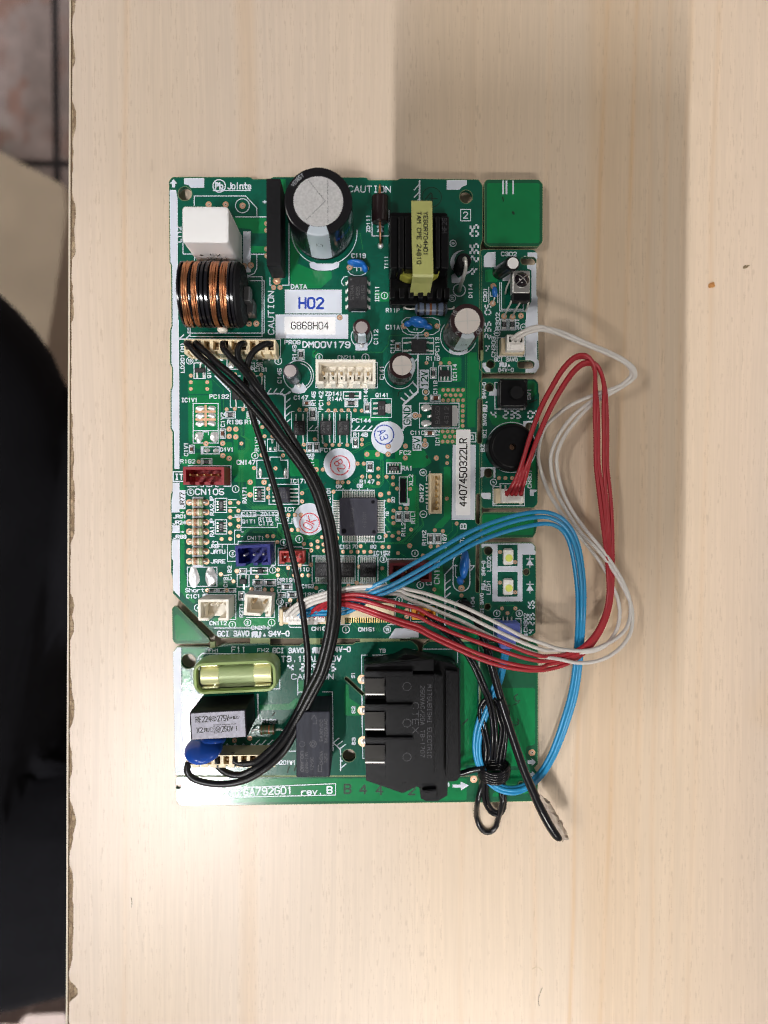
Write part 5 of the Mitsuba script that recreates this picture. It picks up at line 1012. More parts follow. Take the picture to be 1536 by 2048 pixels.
# zener diode
g = group(CB, 'axial_diode', 'thick dark brown axial diode right of the largest capacitor')
a, b = at('b', 1022, 318, 3.4), at('b', 1024, 590, 3.4); add(g, 'body', rod(b, a, 2.35, 28, .35), 'diode_brown', smooth=35)
lead = [at('b', 1022, 205, 0), at('b', 1022, 225, 1.6), at('b', 1022, 255, 3.2), at('b', 1024, 600, 3.4), at('b', 1026, 690, 3.3), at('b', 1028, 780, 2.2), at('b', 1030, 815, .2)]; add(g, 'lead', tube(spline(lead, .5), .36, 10), 'copper_wire', smooth=True)
q = at('b', 1030, 828); add(g, 'joint', ball([q[0], q[1], ZB + .2], .85, .9, .8), 'solder')
# transformer
g = group(CB, 'transformer', 'black cored transformer strapped with yellow green tape')
X0, Y0_, W_, D_ = box4('c', -105, 520, 505, 1062, 14)
for wd, x0, x1, y0, y1, h in (('c', -105, -20, 520, 1060, 13.2), ('c', -18, 42, 520, 1060, 14.2), ('c', 46, 356, 520, 1060, 13.4), ('c', 358, 412, 520, 1060, 14.2), ('c', 414, 503, 520, 1060, 13.2)):
    cx, cy, w, d = box4(wd, x0, y0, x1, y1, h); add(g, 'core', rbox(cx, cy, ZB + 3, w, d, h - 3, .5, .35), 'black_plastic')
cx, cy, w, d = box4('c', -105, 480, 490, 1430, 4); add(g, 'bobbin', [rbox(cx, cy, ZB + .2, w, d, 3.2, .6, .3)] + [rbox(cx + t * w, cy - d * .40, ZB + .2, 1.5, 3.0, 6.5, .2, .2) for t in (-.46, -.3, -.14, .02, .18, .34, .47)], 'black_plastic')
cx, cy, w, d = box4('c', -80, 900, 460, 1195, 9); e = circ(1, 40) * [w / 2, d * .62]; e[:, 1] = np.where(e[:, 1] > 0, e[:, 1] * .4, e[:, 1]); add(g, 'winding', loft([ring(e * .97 + [cx, cy + 1.6], ZB + 3.5), ring(e + [cx, cy + 1.6], ZB + 4.5), ring(e + [cx, cy + 1.6], ZB + 8.6), ring(e * .97 + [cx, cy + 1.6], ZB + 9)]), 'tape_dark')
def strip3(pts, w0, th=.22):
    v = []
    for (x, y, z), hw in zip(pts, w0): v += [(x - hw, y, z), (x + hw, y, z)]
    v = np.array(v); n = len(v); f = []
    for i in range(0, n - 2, 2): f += [[i, i + 1, i + 3], [i, i + 3, i + 2]]
    t = np.gradient(np.array(pts), axis=0); nn = np.column_stack([t[:, 0] * 0, -t[:, 2], t[:, 1]]); nn /= np.linalg.norm(nn, axis=1, keepdims=True); nn *= np.sign(nn[:, 2:3] + 1e-6)
    v2 = v - np.repeat(nn, 2, 0) * th
    f2 = [[a + n, c + n, b + n] for a, b, c in f]; side = []
    for i in range(0, n - 2, 2): side += [[i, i + 2, n + i + 2], [i, n + i + 2, n + i], [i + 1, n + i + 3, i + 3], [i + 1, n + i + 1, n + i + 3]]
    side += [[0, n, n + 1], [0, n + 1, 1], [n - 2, n - 1, 2 * n - 1], [n - 2, 2 * n - 1, 2 * n - 2]]
    m = trimesh.Trimesh(np.vstack([v, v2]), np.array(f + f2 + side), process=False); return m
pts = [at('c', 222, 371, 6), at('c', 222, 366, 13), at('c', 222, 372, 15.6), at('c', 228, 800, 15.7), at('c', 236, 1120, 15.6), at('c', 234, 1150, 15.2), at('c', 222, 1215, 11), at('c', 200, 1340, 5)]
tp = strip3([np.array(p) for p in pts], [2.8, 2.8, 2.82, 2.82, 2.8, 2.8, 2.85, 2.9]); add(g, 'tape', tp, 'tape_yellow', label='yellow green tape with two printed lines')
ctr = at('c', 236, 700, 15.7); add(g, 'tape_print', flat(text('YE60R704H01', 1.05, 11.6, .19, -90, at('c', 262, 705, 15.7)) + text('TAM CPE 24810', 1.05, 13.9, .19, -90, at('c', 195, 748, 15.7)), ZB + 15.9), 'ink_black')
add(g, 'core_print', flat(text('HF26', 1.2, 4, .12, 90, at('c', 455, 620, 13.2)), ZB + 13.23), 'ink_dim')
# blue dipped parts
g = group(CB, 'disc_capacitor', 'small blue disc capacitor above the eight leg chip'); q = at('b', 785, 1005, 3); add(g, 'body', [ball([q[0], q[1], ZB + 3], 2.7, 1.0, 2.2, 3, -6, .12), ball([q[0] + 2.3, q[1] - 1.1, ZB + 2.2], .9, 1.3, 1.8, 3, 20)], 'epoxy_bright', smooth=True)
g = group(CB, 'disc_capacitor', 'bright blue dipped capacitor under the grey blue resistor'); q = at('c', 190, 1605, 4); add(g, 'body', [ball([q[0], q[1], ZB + 3.6], 2.7, 1.5, 2.6, 3, -14, .1), ball([q[0] + 2.6, q[1] - .9, ZB + 2.4], 1.7, .8, 1.4, 3, -18), ball([q[0] - 2.9, q[1] - .1, ZB + 2.0], 1.2, .9, 1.4, 3, 10)], 'epoxy_bright', smooth=True)
g = group(CB, 'disc_capacitor', 'long blue dipped capacitor beneath the blue wires'); q = at('i', 705, 1195, 3.5); add(g, 'body', [ball([q[0] + .2, q[1] + .6, ZB + 3.3], 1.35, 4.3, 2.4, 3, -6, .1), ball([q[0] - .9, q[1] - 4.2, ZB + 2.2], 1.0, 1.3, 1.5, 3, 12), ball([q[0] + .35, q[1] + 4.0, ZB + 2], .8, 1.5, 1.5, 3)], 'epoxy_bright', smooth=True)
g = group(CB, 'axial_capacitor', 'tiny blue bead capacitor on the receiver board'); q = at('c', 970, 1300, 1.6); add(g, 'body', ball([q[0], q[1], ZB + 1.5], .82, 1.6, .95, 3, 4), 'epoxy_bright', smooth=True); add(g, 'lead', tube(spline([at('c', 955, 1235, .1), at('c', 965, 1255, 1.3), at('c', 970, 1350, 1.5), at('c', 962, 1380, 1.2), at('c', 952, 1418, .1)], .3), .22, 8), 'tin')
g = group(CB, 'disc_capacitor', 'shiny dark blue disc leaning over the lower left connector'); q = at('m', 328, 578, 10); add(g, 'body', [ball([q[0], q[1], ZB + 8.5], 5.3, 2.3, 5.6, 4, 5, .04, 24), ball([q[0] + 1.5, q[1] + 1.5, ZB + 5.5], 4.2, 2.2, 4.5, 3, 5)], 'epoxy_blue', smooth=True)
add(g, 'lead', [rod([q[0] - 2.2, q[1] + .6, ZB], [q[0] - 2.2, q[1] + .6, ZB + 5], .35), rod([q[0] + 2.2, q[1] + .8, ZB], [q[0] + 2.2, q[1] + .8, ZB + 5], .35)], 'tin')
# axial resistors
def axial(wd, x0, y0, x1, y1, r, ends, m, bands, lb=None, z=None, name='axial_resistor', fat=1.12):
    z = z or r + .3; a, b = at(wd, x0, (y0 + y1) / 2, z), at(wd, x1, (y0 + y1) / 2, z); Lx = b[0] - a[0]; g = group(CB, name, lb)
    prof = [(0, .5), (.03, .85), (.08, fat), (.2, fat), (.27, 1), (.73, 1), (.8, fat), (.92, fat), (.97, .85), (1, .5)]
    P_ = np.array([[a[0] + t * Lx, a[1], a[2]] for t, _ in prof]); add(g, 'body', tube(P_, [r * k for _, k in prof], 20), m, smooth=40)
    for t, c in bands:
        k = 1.03 * (fat if t < .23 or t > .77 else 1); add(g, 'band', tube([[a[0] + (t - .035) * Lx, a[1], a[2]], [a[0] + t * Lx, a[1], a[2]], [a[0] + (t + .035) * Lx, a[1], a[2]]], r * k, 20), c, smooth=40)
    for e, p in ((ends[0], a), (ends[1], b)):
        q = at(wd, e, (y0 + y1) / 2); add(g, 'lead', tube(spline([[q[0], q[1], ZB], [q[0], q[1], ZB + z * .0 + (z) * .8], [q[0] + (p[0] - q[0]) * .25, p[1], p[2]], [p[0] + (.3 if p is a else -.3), p[1], p[2]]], .25), .3, 8), 'tin', smooth=True)
for y in (537, 637, 740, 835, 938, 1038, 1140): axial('g', 272, y - 30, 395, y + 30, 1.02, (246, 425), 'resistor_tan', [(.14, 'band_white'), (.34, 'band_red'), (.44, 'band_brown'), (.62, 'band_white'), (.74, 'band_green'), (.86, 'band_green')], 'one of seven tan banded resistors in a column at the left edge')
axial('c', 152, 1410, 482, 1535, 1.75, (40, 545), 'resistor_blue', [(.1, 'band_black'), (.3, 'band_black'), (.48, 'band_brown'), (.68, 'band_black'), (.9, 'band_black')], 'grey blue banded resistor under the transformer', z=2.2)
axial('m', 830, 352, 972, 432, 1.25, (770, 1050), 'resistor_green', [(.15, 'band_brown'), (.38, 'band_brown'), (.6, 'band_red'), (.88, 'band_brown')], 'dark green banded resistor beside the black block capacitor', z=1.9)
# standing diode
g = group(CB, 'standing_diode', 'standing black diode with its lead bent over like a hook'); q = at('c', 655, 975, 8); add(g, 'body', lathe(q[0], q[1], [(1.9, ZB + .3), (2.1, ZB + .6), (2.1, ZB + 7.6), (1.8, ZB + 8)], 28), 'black_matt', smooth=35)
add(g, 'lead', tube(spline([[q[0], q[1], ZB + 7.8], [q[0], q[1], ZB + 9.6], at('c', 672, 985, 10.8), at('c', 672, 1060, 9.6), at('c', 640, 1180, 6), at('c', 612, 1265, 1.5), at('c', 608, 1290, 0)], .4), .52, 12), 'tin', smooth=True)
g = group(CB, 'standing_diode', 'standing dark diode beneath the white wires'); q = at('l', 720, 330, 5); add(g, 'body', lathe(q[0], q[1], [(1.7, ZB + .3), (1.9, ZB + .6), (1.9, ZB + 5.6), (1.6, ZB + 6)], 24), 'black_matt', smooth=35)
# copper coil, lying with its axis from left to right
g = group(CB, 'choke_coil', 'barrel shaped choke wound with bright copper wire'); c0 = at('a', 475, 1315, 11); CZ = ZB + 9.6; k = (208.8 - 11) / 1420 / 5.12
def xl(prof, m, nm, lb=None, n=56):
    rings = []
    for r, x in prof: a = np.arange(n) * 2 * math.pi / n; rings.append(np.column_stack([np.full(n, x), c0[1] + r * np.cos(a), CZ + r * np.sin(a)]))
    add(g, nm, loft(rings), m, smooth=35, label=lb)
def xx(v): return c0[0] + (v - 475) * k
R0 = 325 * k
xl([(R0 * .90, xx(190)), (R0 * .90, xx(690))], 'black_plastic', 'bobbin')
for a, b, r in ((188, 212, 1.), (296, 316, .95), (378, 404, 1.0), (412, 446, 1.01), (455, 492, 1.01), (570, 592, .96), (672, 700, 1.01), (706, 740, 1.01)): xl([(R0 * r * .97, xx(a)), (R0 * r, xx(a) + .12), (R0 * r, xx(b) - .12), (R0 * r * .97, xx(b))], 'black_gloss', 'flange')
xl([(R0 * .99, xx(742)), (R0 * .99, xx(760)), (R0 * .90, xx(800)), (R0 * .60, xx(806)), (.1, xx(806))], 'black_matt', 'end_cap')
for a, b in ((214, 296), (316, 378), (494, 568), (594, 670)):
    n = 4; turns = []
    for t in range(n):
        th = np.linspace(0, 2 * math.pi, 57)[:-1]; x = xx((a + b) / 2 + (b - a) * ((t + .5) / n - .5) * (.9 + .22 * np.cos(2 * th + a))) + .1 * np.sin(3 * th + t * 2.1 + a) + .35 * np.sin(th * 1 + t * .2) * (1 if t % 2 else .9); r = R0 * (.965 + .012 * (t % 2)) 
        P_ = np.column_stack([x, c0[1] + r * np.cos(th), CZ + r * np.sin(th)]); m = tube(np.vstack([P_, P_[:2]]), (b - a) * k / n * .53, 10, False); turns.append(m)
    add(g, 'winding', turns, 'copper_wire', smooth=True)
add(g, 'core', [rbox(xx(822), c0[1] - .1, CZ - 1.5, 95 * k, 150 * k, 3.4, .3, .3), sbox(xx(830), c0[1] - 2.2, ZB + .3, 80 * k, 110 * k * 1.3, CZ - ZB - 3)], 'core_grey')
add(g, 'glue', [ball([xx(172), c0[1] + .6, CZ - 1], 1.1, 2.6, 3.2), ball([xx(545), c0[1] - R0 * .98, CZ - 4], 1.5, .9, 2.0)], 'nylon_white', smooth=True)
add(g, 'foot', [sbox(xx(500), c0[1], ZB + .1, 560 * k, 380 * k, 1.6)], 'black_plastic')


# ------------------------------------------------------------------ connectors
def shroud(name, lb, wd, x0, y0, x1, y1, h, m, n, pin='tin', wall=.75, notch=(), floor=1.4, rot=0, axis='x', off=0., ph=None, lean=(0, 0), inset=.16):
    """open topped header: walls, floor, a row of pins; the rectangle is the one seen at the rim"""
    cx, cy, w, d = box4(wd, x0, y0, x1, y1, h); g = group(CB, name, lb)
    if axis == 'y': w, d = d, w; rot += 90
    ringp = sg.box(-w / 2, -d / 2, w / 2, d / 2).difference(sg.box(-w / 2 + wall, -d / 2 + wall, w / 2 - wall, d / 2 - wall))
    for a, b in notch: ringp = ringp.difference(sg.box(-w / 2 + a * w, -d / 2 - 1, -w / 2 + b * w, -d / 2 + wall + .05))
    def tf(ms):
        ms = trimesh.util.concatenate(ms if isinstance(ms, list) else [ms]); v = ms.vertices.copy(); v[:, :2] = rot2(v[:, :2], rot) + [cx, cy] + (v[:, 2:3] - ZB - h) / h * np.array(lean); return trimesh.Trimesh(v, ms.faces, process=False)
    body = [slab(ringp, ZB + floor, ZB + h), rbox(0, 0, ZB + .1, w, d, floor - .1, .1, .03)]
    body += [sbox(-w / 2 + wall + inset * 0 + .25, 0, ZB + floor, .5, d - 2 * wall, (h - floor) * .6)]
    add(g, 'housing', tf(body), m)
    pit = (w - 2 * wall) / n
    for k in range(n):
        x = (k - (n - 1) / 2) * pit
        add(g, 'pin', tf(loft([ring(rrect(.64, .64, .05, 1) + [x, off], ZB + floor - .1), ring(rrect(.64, .64, .05, 1) + [x, off], ZB + (ph or h - 2)), ring(rrect(.3, .3, .03, 1) + [x, off], ZB + (ph or h - 2) + .5)])), pin)
    return g, tf, w, d, cx, cy


g, tf, w, d, cx, cy = shroud('header', 'white six way header in the upper middle of the main board', 'e', 365, 406, 978, 655, 8.5, 'nylon_white', 6, 'nylon_tan', .8, ((.13, .25), (.33, .45), (.52, .62), (.74, .86)))
add(g, 'contact', tf([sbox((k - 2.5) * (w - 2) / 6, -d * .14, ZB + 1.4, (w - 2) / 6 - .35, d * .42, 2.6) for k in range(6)]), 'nylon_white'); add(g, 'slot', tf([sbox((k - 2.5) * (w - 2) / 6, -d * .16, ZB + 4.0, .5, .7, .04) for k in range(6)]), 'hole_dark')
shroud('header', 'dark red five way header at the left edge, marked CN105', 'g', 185, 172, 605, 356, 9.5, 'plastic_red', 5, 'gold', .8, ((.16, .3), (.4, .52), (.66, .76)), axis='x', off=.3, lean=(.0, 0), ph=8.2)
shroud('header', 'deep blue three way header at the left', 'g', 722, 972, 1078, 1185, 9.5, 'plastic_blue', 3, 'tin', .8, ((.28, .5), (.62, .74)), rot=3)
shroud('header', 'small scarlet header under the thin black wire', 'g', 1172, 1035, 1425, 1165, 5.5, 'plastic_scarlet', 4, 'tin', .55, ((.2, .78),), floor=1.0)
shroud('header', 'dark maroon header crossed by the blue wires', 'y', 470, 150, 965, 380, 9.0, 'plastic_darkred', 4, 'gold', .8, ((.3, .4), (.6, .75)))
shroud('header', 'white four way header above the corner tab', 'j', 340, 250, 650, 468, 9.0, 'nylon_white', 4, 'nylon_white', .7, ((.34, .66),), off=1.2)
shroud('header', 'slightly tilted cream two way header right of the white one', 'j', 812, 205, 1088, 420, 8.0, 'nylon_white', 2, 'nylon_tan', .8, ((.62, .8),), rot=-4, off=.6)
shroud('header', 'tall narrow beige six way header', 'i', 352, 240, 482, 652, 4.2, 'nylon_beige', 6, 'gold', .55, (), floor=1.6, axis='y', off=-.45, ph=2.2)
cx, cy, w, d = box4('i', 310, 330, 350, 560, .3); add(CB, 'solder_pad', [ball([cx, cy + (t - 2.5) * d / 6, ZB + .15], .55, .3, .25, 2) for t in range(6)], 'solder', kind='stuff')
shroud('header', 'orange header under the red wires', 'y', 735, 690, 1010, 826, 4.5, 'plastic_orange', 2, 'tin', .6, (), floor=1.2)
# pale wide header
cx, cy, w, d = box4('k', 622, 270, 1172, 505, 4.5); g = group(CB, 'header', 'wide cream nineteen way header below the driver chips')
add(g, 'housing', [rbox(cx, cy + .7, ZB + .1, w - 2.2, d - 2.4, 4.4, .2, .15), rbox(cx - w / 2 + .6, cy, ZB + .1, 1.2, d, 4.2, .2, .15), rbox(cx + w / 2 - .6, cy, ZB + .1, 1.2, d, 4.2, .2, .15)], 'nylon_cream')
for t in range(19): add(g, 'pin', sbox(cx + (t - 9) * (w - 2.6) / 19, cy - d / 2 + .9, ZB + .1, .32, 2.0, 1.6), 'gold')
def cells(name, lb, wd, x0, y0, x1, y1, h, n, empty=()):
    cx, cy, w, d = box4(wd, x0, y0, x1, y1, h); g = group(CB, name, lb); pit = w / n; p = sg.box(cx - w / 2, cy - d / 2, cx + w / 2, cy + d / 2); body = p
    for k in range(n):
        x = cx - w / 2 + (k + .5) * pit; p = p.difference(sg.box(x - pit * .34, cy - d * .22, x + pit * .30, cy + d * .42)); p = p.difference(sg.box(x - pit * .12, cy - d * .5 - .1, x + pit * .12, cy - d * .30))
    add(g, 'housing', [slab(p, ZB + 2, ZB + h), rbox(cx, cy, ZB + .1, w, d, 1.95, .1, .05)], 'nylon_cream')
    for k in range(n):
        x = cx - w / 2 + (k + .5) * pit
        add(g, 'contact', [sbox(x, cy + d * .1, ZB + 2, pit * .5, d * .5, h * .55 - 2), sbox(x, cy - d * .05, ZB + 2, pit * .25, d * .2, h * .8 - 2)], 'nylon_tan')
    return cx, cy, w, d, pit
LDc = cells('wire_header', 'cream ten way wire header at the upper left, feeding the black wires', 'd', 196, 202, 1132, 345, 8, 10)
LBc = cells('wire_header', 'cream ten way wire header at the lower left under the blue disc', 'm', 190, 612, 965, 728, 8, 10)
# push button, buzzer, receiver
g = group(CB, 'push_button', 'square black push button with a round cap'); cx, cy, w, d = box4('f', 1072, 605, 1358, 885, 4.6)
add(g, 'body', [rbox(cx, cy, ZB + .2, w, d, 4.2, .9, .4), *[rbox(cx + a * w * .44, cy + b * d * .44, ZB + 4.2, 1.0, 1.0, .55, .25, .2) for a in (-1, 1) for b in (-1, 1)]], 'black_plastic'); add(g, 'cap', lathe(cx + .45, cy - .2, [(1.95, ZB + 4.3), (1.95, ZB + 6.6), (1.8, ZB + 6.85), (.01, ZB + 6.9)], 32), 'black_matt', smooth=35)
add(g, 'leg', [sbox(cx + a * (w / 2 - .8), cy - d / 2 - .25, ZB + .1, .8, .6, .5) for a in (-1, 1)], 'tin')
g = group(CB, 'buzzer', 'round black buzzer with a small sound hole'); cx, cy = at('f', 1205, 1300, 7)[:2]; r = 245 / 5.12 * (201.8 / 1420)
add(g, 'body', lathe(cx, cy, [(r * .96, ZB + .2), (r, ZB + .6), (r, ZB + 6.2), (r - .4, ZB + 6.6), (r - .9, ZB + 6.65), (r - 1.0, ZB + 7.0), (r - 1.5, ZB + 7.2), (1.0, ZB + 7.2), (.92, ZB + 7.0), (.9, ZB + 4.5)], 56), 'black_plastic', smooth=30); add(g, 'diaphragm', lathe(cx, cy, [(.9, ZB + 4.4), (.9, ZB + 4.6), (.01, ZB + 4.62)], 20), 'copper_pad')
g = group(CB, 'receiver', 'silver boxed infrared receiver with a dark domed window'); cx, cy, w, d = box4('c', 1150, 1080, 1332, 1312, 7)
add(g, 'shield', rbox(cx, cy, ZB + 4, w, d, 3.0, .35, .3), 'metal_can'); add(g, 'window', ball([cx + .15, cy + .6, ZB + 6.6], 2.05, 2.05, 1.9, 4), 'dome_dark', smooth=True)
bars = []
for a in (40, -42):
    th = np.linspace(-75, 75, 24); q = np.radians(th); u = np.array([math.cos(math.radians(a)), math.sin(math.radians(a))]); P_ = np.column_stack([cx + .15 + 2.12 * np.sin(q) * u[0], cy + .6 + 2.12 * np.sin(q) * u[1], ZB + 6.6 + 1.97 * np.cos(q)]); bars.append(tube(P_, .13, 8))
add(g, 'cross_bar', bars, 'metal_can', smooth=True); th = np.linspace(0, 2 * math.pi, 40); add(g, 'bezel', tube(np.column_stack([cx + .15 + 2.2 * np.cos(th), cy + .6 + 2.2 * np.sin(th), np.full(40, ZB + 7.0)]), .2, 8), 'metal_can', smooth=True)
bx_, by_, bw, bd = box4('c', 1150, 1312, 1330, 1398, 6); add(g, 'body', rbox(bx_, by_ + .2, ZB + 3.6, bw, bd + .4, 2.8, .2, .2), 'black_plastic')
for x0, x1, y1 in ((1140, 1068, 1548), (1232, 1152, 1552), (1320, 1280, 1500)): add(g, 'leg', tube(spline([at('c', x0, 1385, 5), at('c', x0 - 6, 1412, 4.6), at('c', (x0 + x1) / 2, 1470, 2.6), at('c', x1, y1, 0)], .5), .27, 8), 'tin', smooth=True)
add(g, 'leg', tube(spline([at('c', 1150, 1110, 4), at('c', 1125, 1180, 3), at('c', 1090, 1260, 1.5), at('c', 1080, 1320, 0)], .5), .27, 8), 'tin', smooth=True)
# fuse under its clear green cover
g = group(CB, 'fuse', 'glass fuse under a glossy clear green cover'); a, b = at('j', 275, 1060, 9), at('j', 1150, 1038, 9); cx, cy = (a + b)[:2] / 2; w = b[0] - a[0]; d = 350 / 5.12 * .1407; fr = 2.2
out = rrect(w, d, d * .34, 7); inn = rrect(w - 2.4, d - 2.2, d * .2, 7)
shell = [ring(rot2(out * .99, fr) + [cx, cy], ZB + .3), ring(rot2(out, fr) + [cx, cy], ZB + 1), ring(rot2(out, fr) + [cx, cy], ZB + 6.6), ring(rot2(out * [.985, .97], fr) + [cx, cy], ZB + 8), ring(rot2(out * [.96, .91], fr) + [cx, cy], ZB + 8.8), ring(rot2(inn, fr) + [cx, cy], ZB + 9.0), ring(rot2(inn * .99, fr) + [cx, cy], ZB + 6.0)]
add(g, 'cover', loft(shell, (False, False)), 'fuse_green', smooth=40); add(g, 'base', loft([ring(rot2(inn, fr) + [cx, cy], ZB + 2.2), ring(rot2(inn, fr) + [cx, cy], ZB + 4.6)]), 'fuse_floor')
def fx(u, v=0): return rot2([[u, v]], fr)[0] + [cx, cy]
def frod(u0, u1, r, z, m, nm, bev=0): p, q = fx(u0), fx(u1); add(g, nm, rod([p[0], p[1], ZB + z], [q[0], q[1], ZB + z], r, 28, bev), m, smooth=35)
frod(-w * .20, w * .22, 2.5, 5.0, 'fuse_tube', 'tube')
for u0, u1 in ((-w * .42, -w * .20), (w * .21, w * .42)): frod(u0, u1, 2.7, 5.0, 'fuse_cap', 'end_cap', .25)
for u in (-w * .31, w * .31): p = fx(u, 0); add(g, 'clip', [rbox(p[0] + o[0], p[1] + o[1], ZB + 4.7, 4.6, .5, 2.4, .1, .1, fr) for o in (rot2([[0, 3.1]], fr)[0], rot2([[0, -3.1]], fr)[0])], 'fuse_cap')
wi = rrect(w - 2.5, d - 2.3, d * .19, 7); yy = wi[:, 1] / (d / 2)
win = [ring(rot2(wi * s, fr) + [cx, cy], ZB + z) for s, z in ((1, 8.95), (.93, 9.22), (.75, 9.36), (.4, 9.42))]
add(g, 'window', loft(win, (False, True)), 'fuse_window', smooth=True)
# black block capacitor
g = group(CB, 'block_capacitor', 'black block capacitor with a printed silver grey top face'); p = [at('m', 212, 238, 15), at('m', 708, 213, 15), at('m', 720, 460, 15), at('m', 230, 484, 15)]; cx, cy = np.mean(p, 0)[:2]; w = np.linalg.norm(p[1] - p[0]); d = np.linalg.norm(p[2] - p[1]); rt = 2.6
add(g, 'body', rbox(cx, cy, ZB + .3, w, d, 14.7, .35, .25, rt), 'black_matt'); add(g, 'face', rbox(cx, cy - .1, ZB + 15.01, w - .8, d - .6, .03, .1, .01, rt), 'label_metal')
def rt_(u, v): return rot2([[u, v]], rt)[0] + [cx, cy]
pr = text('RE224', 1.45, 4.1, .24, rt, rt_(-3.95, 1.75)) + text('275V~', 1.45, 3.9, .24, rt, rt_(1.8, 1.75)) + text('X2', 1.3, 1.5, .24, rt, rt_(-5.1, -1.2)) + text('{U', .9, 1.3, .22, rt, rt_(-3.2, -1.2)) + text('250V', 1.4, 3.0, .24, rt, rt_(2.4, -1.2)) + text('1f', 1.1, .9, .2, rt, rt_(5.2, -1.2)) + text('SA', .7, 1.0, .16, rt, rt_(-.1, -1.2)) + text('10', .7, .9, .14, rt, rt_(5.3, 1.75))
for u, v, r in ((-1.1, 1.75, .72), (-.1, -1.2, .78)): pr.append(sg.Point(*rt_(u, v)).buffer(r).difference(sg.Point(*rt_(u, v)).buffer(r - .18)))
pr += [sg.LineString([rt_(-1.3, .0), rt_(5, .0)]).buffer(.08), sg.LineString([rt_(-1.2, .0), rt_(-1.2, -2.2), rt_(.8, -2.2)]).buffer(.08), sg.LineString([rt_(-1.5, 1.8), rt_(-.7, 2.1)]).buffer(.1), sg.LineString([rt_(-1.1, 2.0), rt_(-1.0, 1.3)]).buffer(.1), sg.Polygon([rt_(4.0, 1.3), rt_(4.9, 1.4), rt_(4.5, 2.2), rt_(4.1, 2.2)]), sg.Polygon([rt_(-2.2, -1.7), rt_(-1.5, -1.7), rt_(-1.5, -.7), rt_(-2.2, -.7)]).boundary.buffer(.07)]
add(g, 'print', flat(pr, ZB + 15.06), 'ink_black')
# relay
cx, cy, w, d = box4('m', 1152, 232, 1448, 812, 15.3); g = group(CB, 'relay', 'upright dark relay block with moulded ring and lettering')
add(g, 'case', rbox(cx, cy, ZB + .3, w, d, 15, .35, .28), 'relay_top')
def rp(x, y): return at('m', x, y, 15.3)[:2]
pr = text('omron', 1.1, 5.6, .2, 90, rp(1197, 670)) + text('5A30VDC', .75, 6.0, .12, 90, rp(1372, 400)) + text('3A250VAC', .75, 6.6, .12, 90, rp(1412, 405)) + text('CHINA', .8, 3.6, .12, 90, rp(1372, 640)) + text('G5NB-1A', .8, 5.0, .1, 90, rp(1242, 690)) + text('12VDC', .8, 3.6, .1, 90, rp(1290, 690)) + text('3250', .7, 2.6, .1, 90, rp(1412, 640)) + text('N', .8, .6, .1, 90, rp(1240, 600))
for r in (.95, .55): pr.append(sg.Point(*rp(1300, 517)).buffer(r).difference(sg.Point(*rp(1300, 517)).buffer(r - .16)))
pr += [sg.LineString([rp(1345, 700), rp(1345, 760), rp(1375, 760), rp(1375, 700)]).buffer(.08), sg.Point(*rp(1205, 520)).buffer(.8).difference(sg.Point(*rp(1205, 520)).buffer(.68)), sg.LineString([rp(1285, 300), rp(1310, 265), rp(1330, 300), rp(1330, 340), rp(1300, 340)]).buffer(.08)]
add(g, 'lettering', flat(pr, ZB + 15.32), 'ink_dim')
# terminal block
g = group(CB, 'terminal_block', 'large black terminal block with three metal blades')
def tb(*c, z=10.): return sg.Polygon([at('p', c[i], c[i + 1], z)[:2] for i in range(0, len(c), 2)]).buffer(-.2).buffer(.2)
outl = (728, 1330, 790, 1321, 812, 1309, 905, 1327, 919, 1338, 921, 1480, 921, 1552, 915, 1562, 905, 1564, 896, 1564, 895, 1592, 876, 1603, 852, 1603, 842, 1598, 841, 1577, 833, 1574, 811, 1585, 805, 1587, 732, 1562)
def bev(polyg, z0, z1, b=.35): return [slab(polyg, z0, z1 - b), slab(polyg.buffer(-b * .4), z1 - b, z1 - b * .35), slab(polyg.buffer(-b), z1 - b * .35, z1)]
add(g, 'housing', bev(tb(*outl, z=9), ZB + .3, ZB + 9), 'black_plastic')
add(g, 'centre_wall', bev(tb(772, 1350, 868, 1350, 868, 1560, 842, 1568, 772, 1562, z=13), ZB + 8.5, ZB + 13), 'black_plastic')
add(g, 'cover_ridge', bev(tb(869, 1348, 886, 1352, 888, 1562, 876, 1566, 869, 1540, z=14.5), ZB + 8.5, ZB + 14.5, .5), 'black_plastic')
add(g, 'lip', bev(tb(892, 1340, 916, 1344, 918, 1556, 908, 1562, 892, 1558, z=11), ZB + 8.5, ZB + 11, .4), 'black_plastic')
add(g, 'lip', bev(tb(730, 1318 + 12, 868, 1318, 868, 1342, 730, 1344, z=12), ZB + 8.5, ZB + 12, .4), 'black_plastic')
add(g, 'latch', bev(tb(845, 1582, 873, 1580, 874, 1602, 852, 1602, z=11), ZB + 3, ZB + 11, .5), 'black_plastic'); add(g, 'latch', bev(tb(804, 1564, 834, 1556, 836, 1572, 806, 1584, z=11.5), ZB + 3, ZB + 11.5, .5), 'black_plastic')
for y in (1348, 1414.5, 1481): add(g, 'divider', bev(tb(730, y - 5, 826, y - 5, 826, y + 5, 730, y + 5, z=14.5), ZB + 8.5, ZB + 14.5, .4), 'black_plastic')
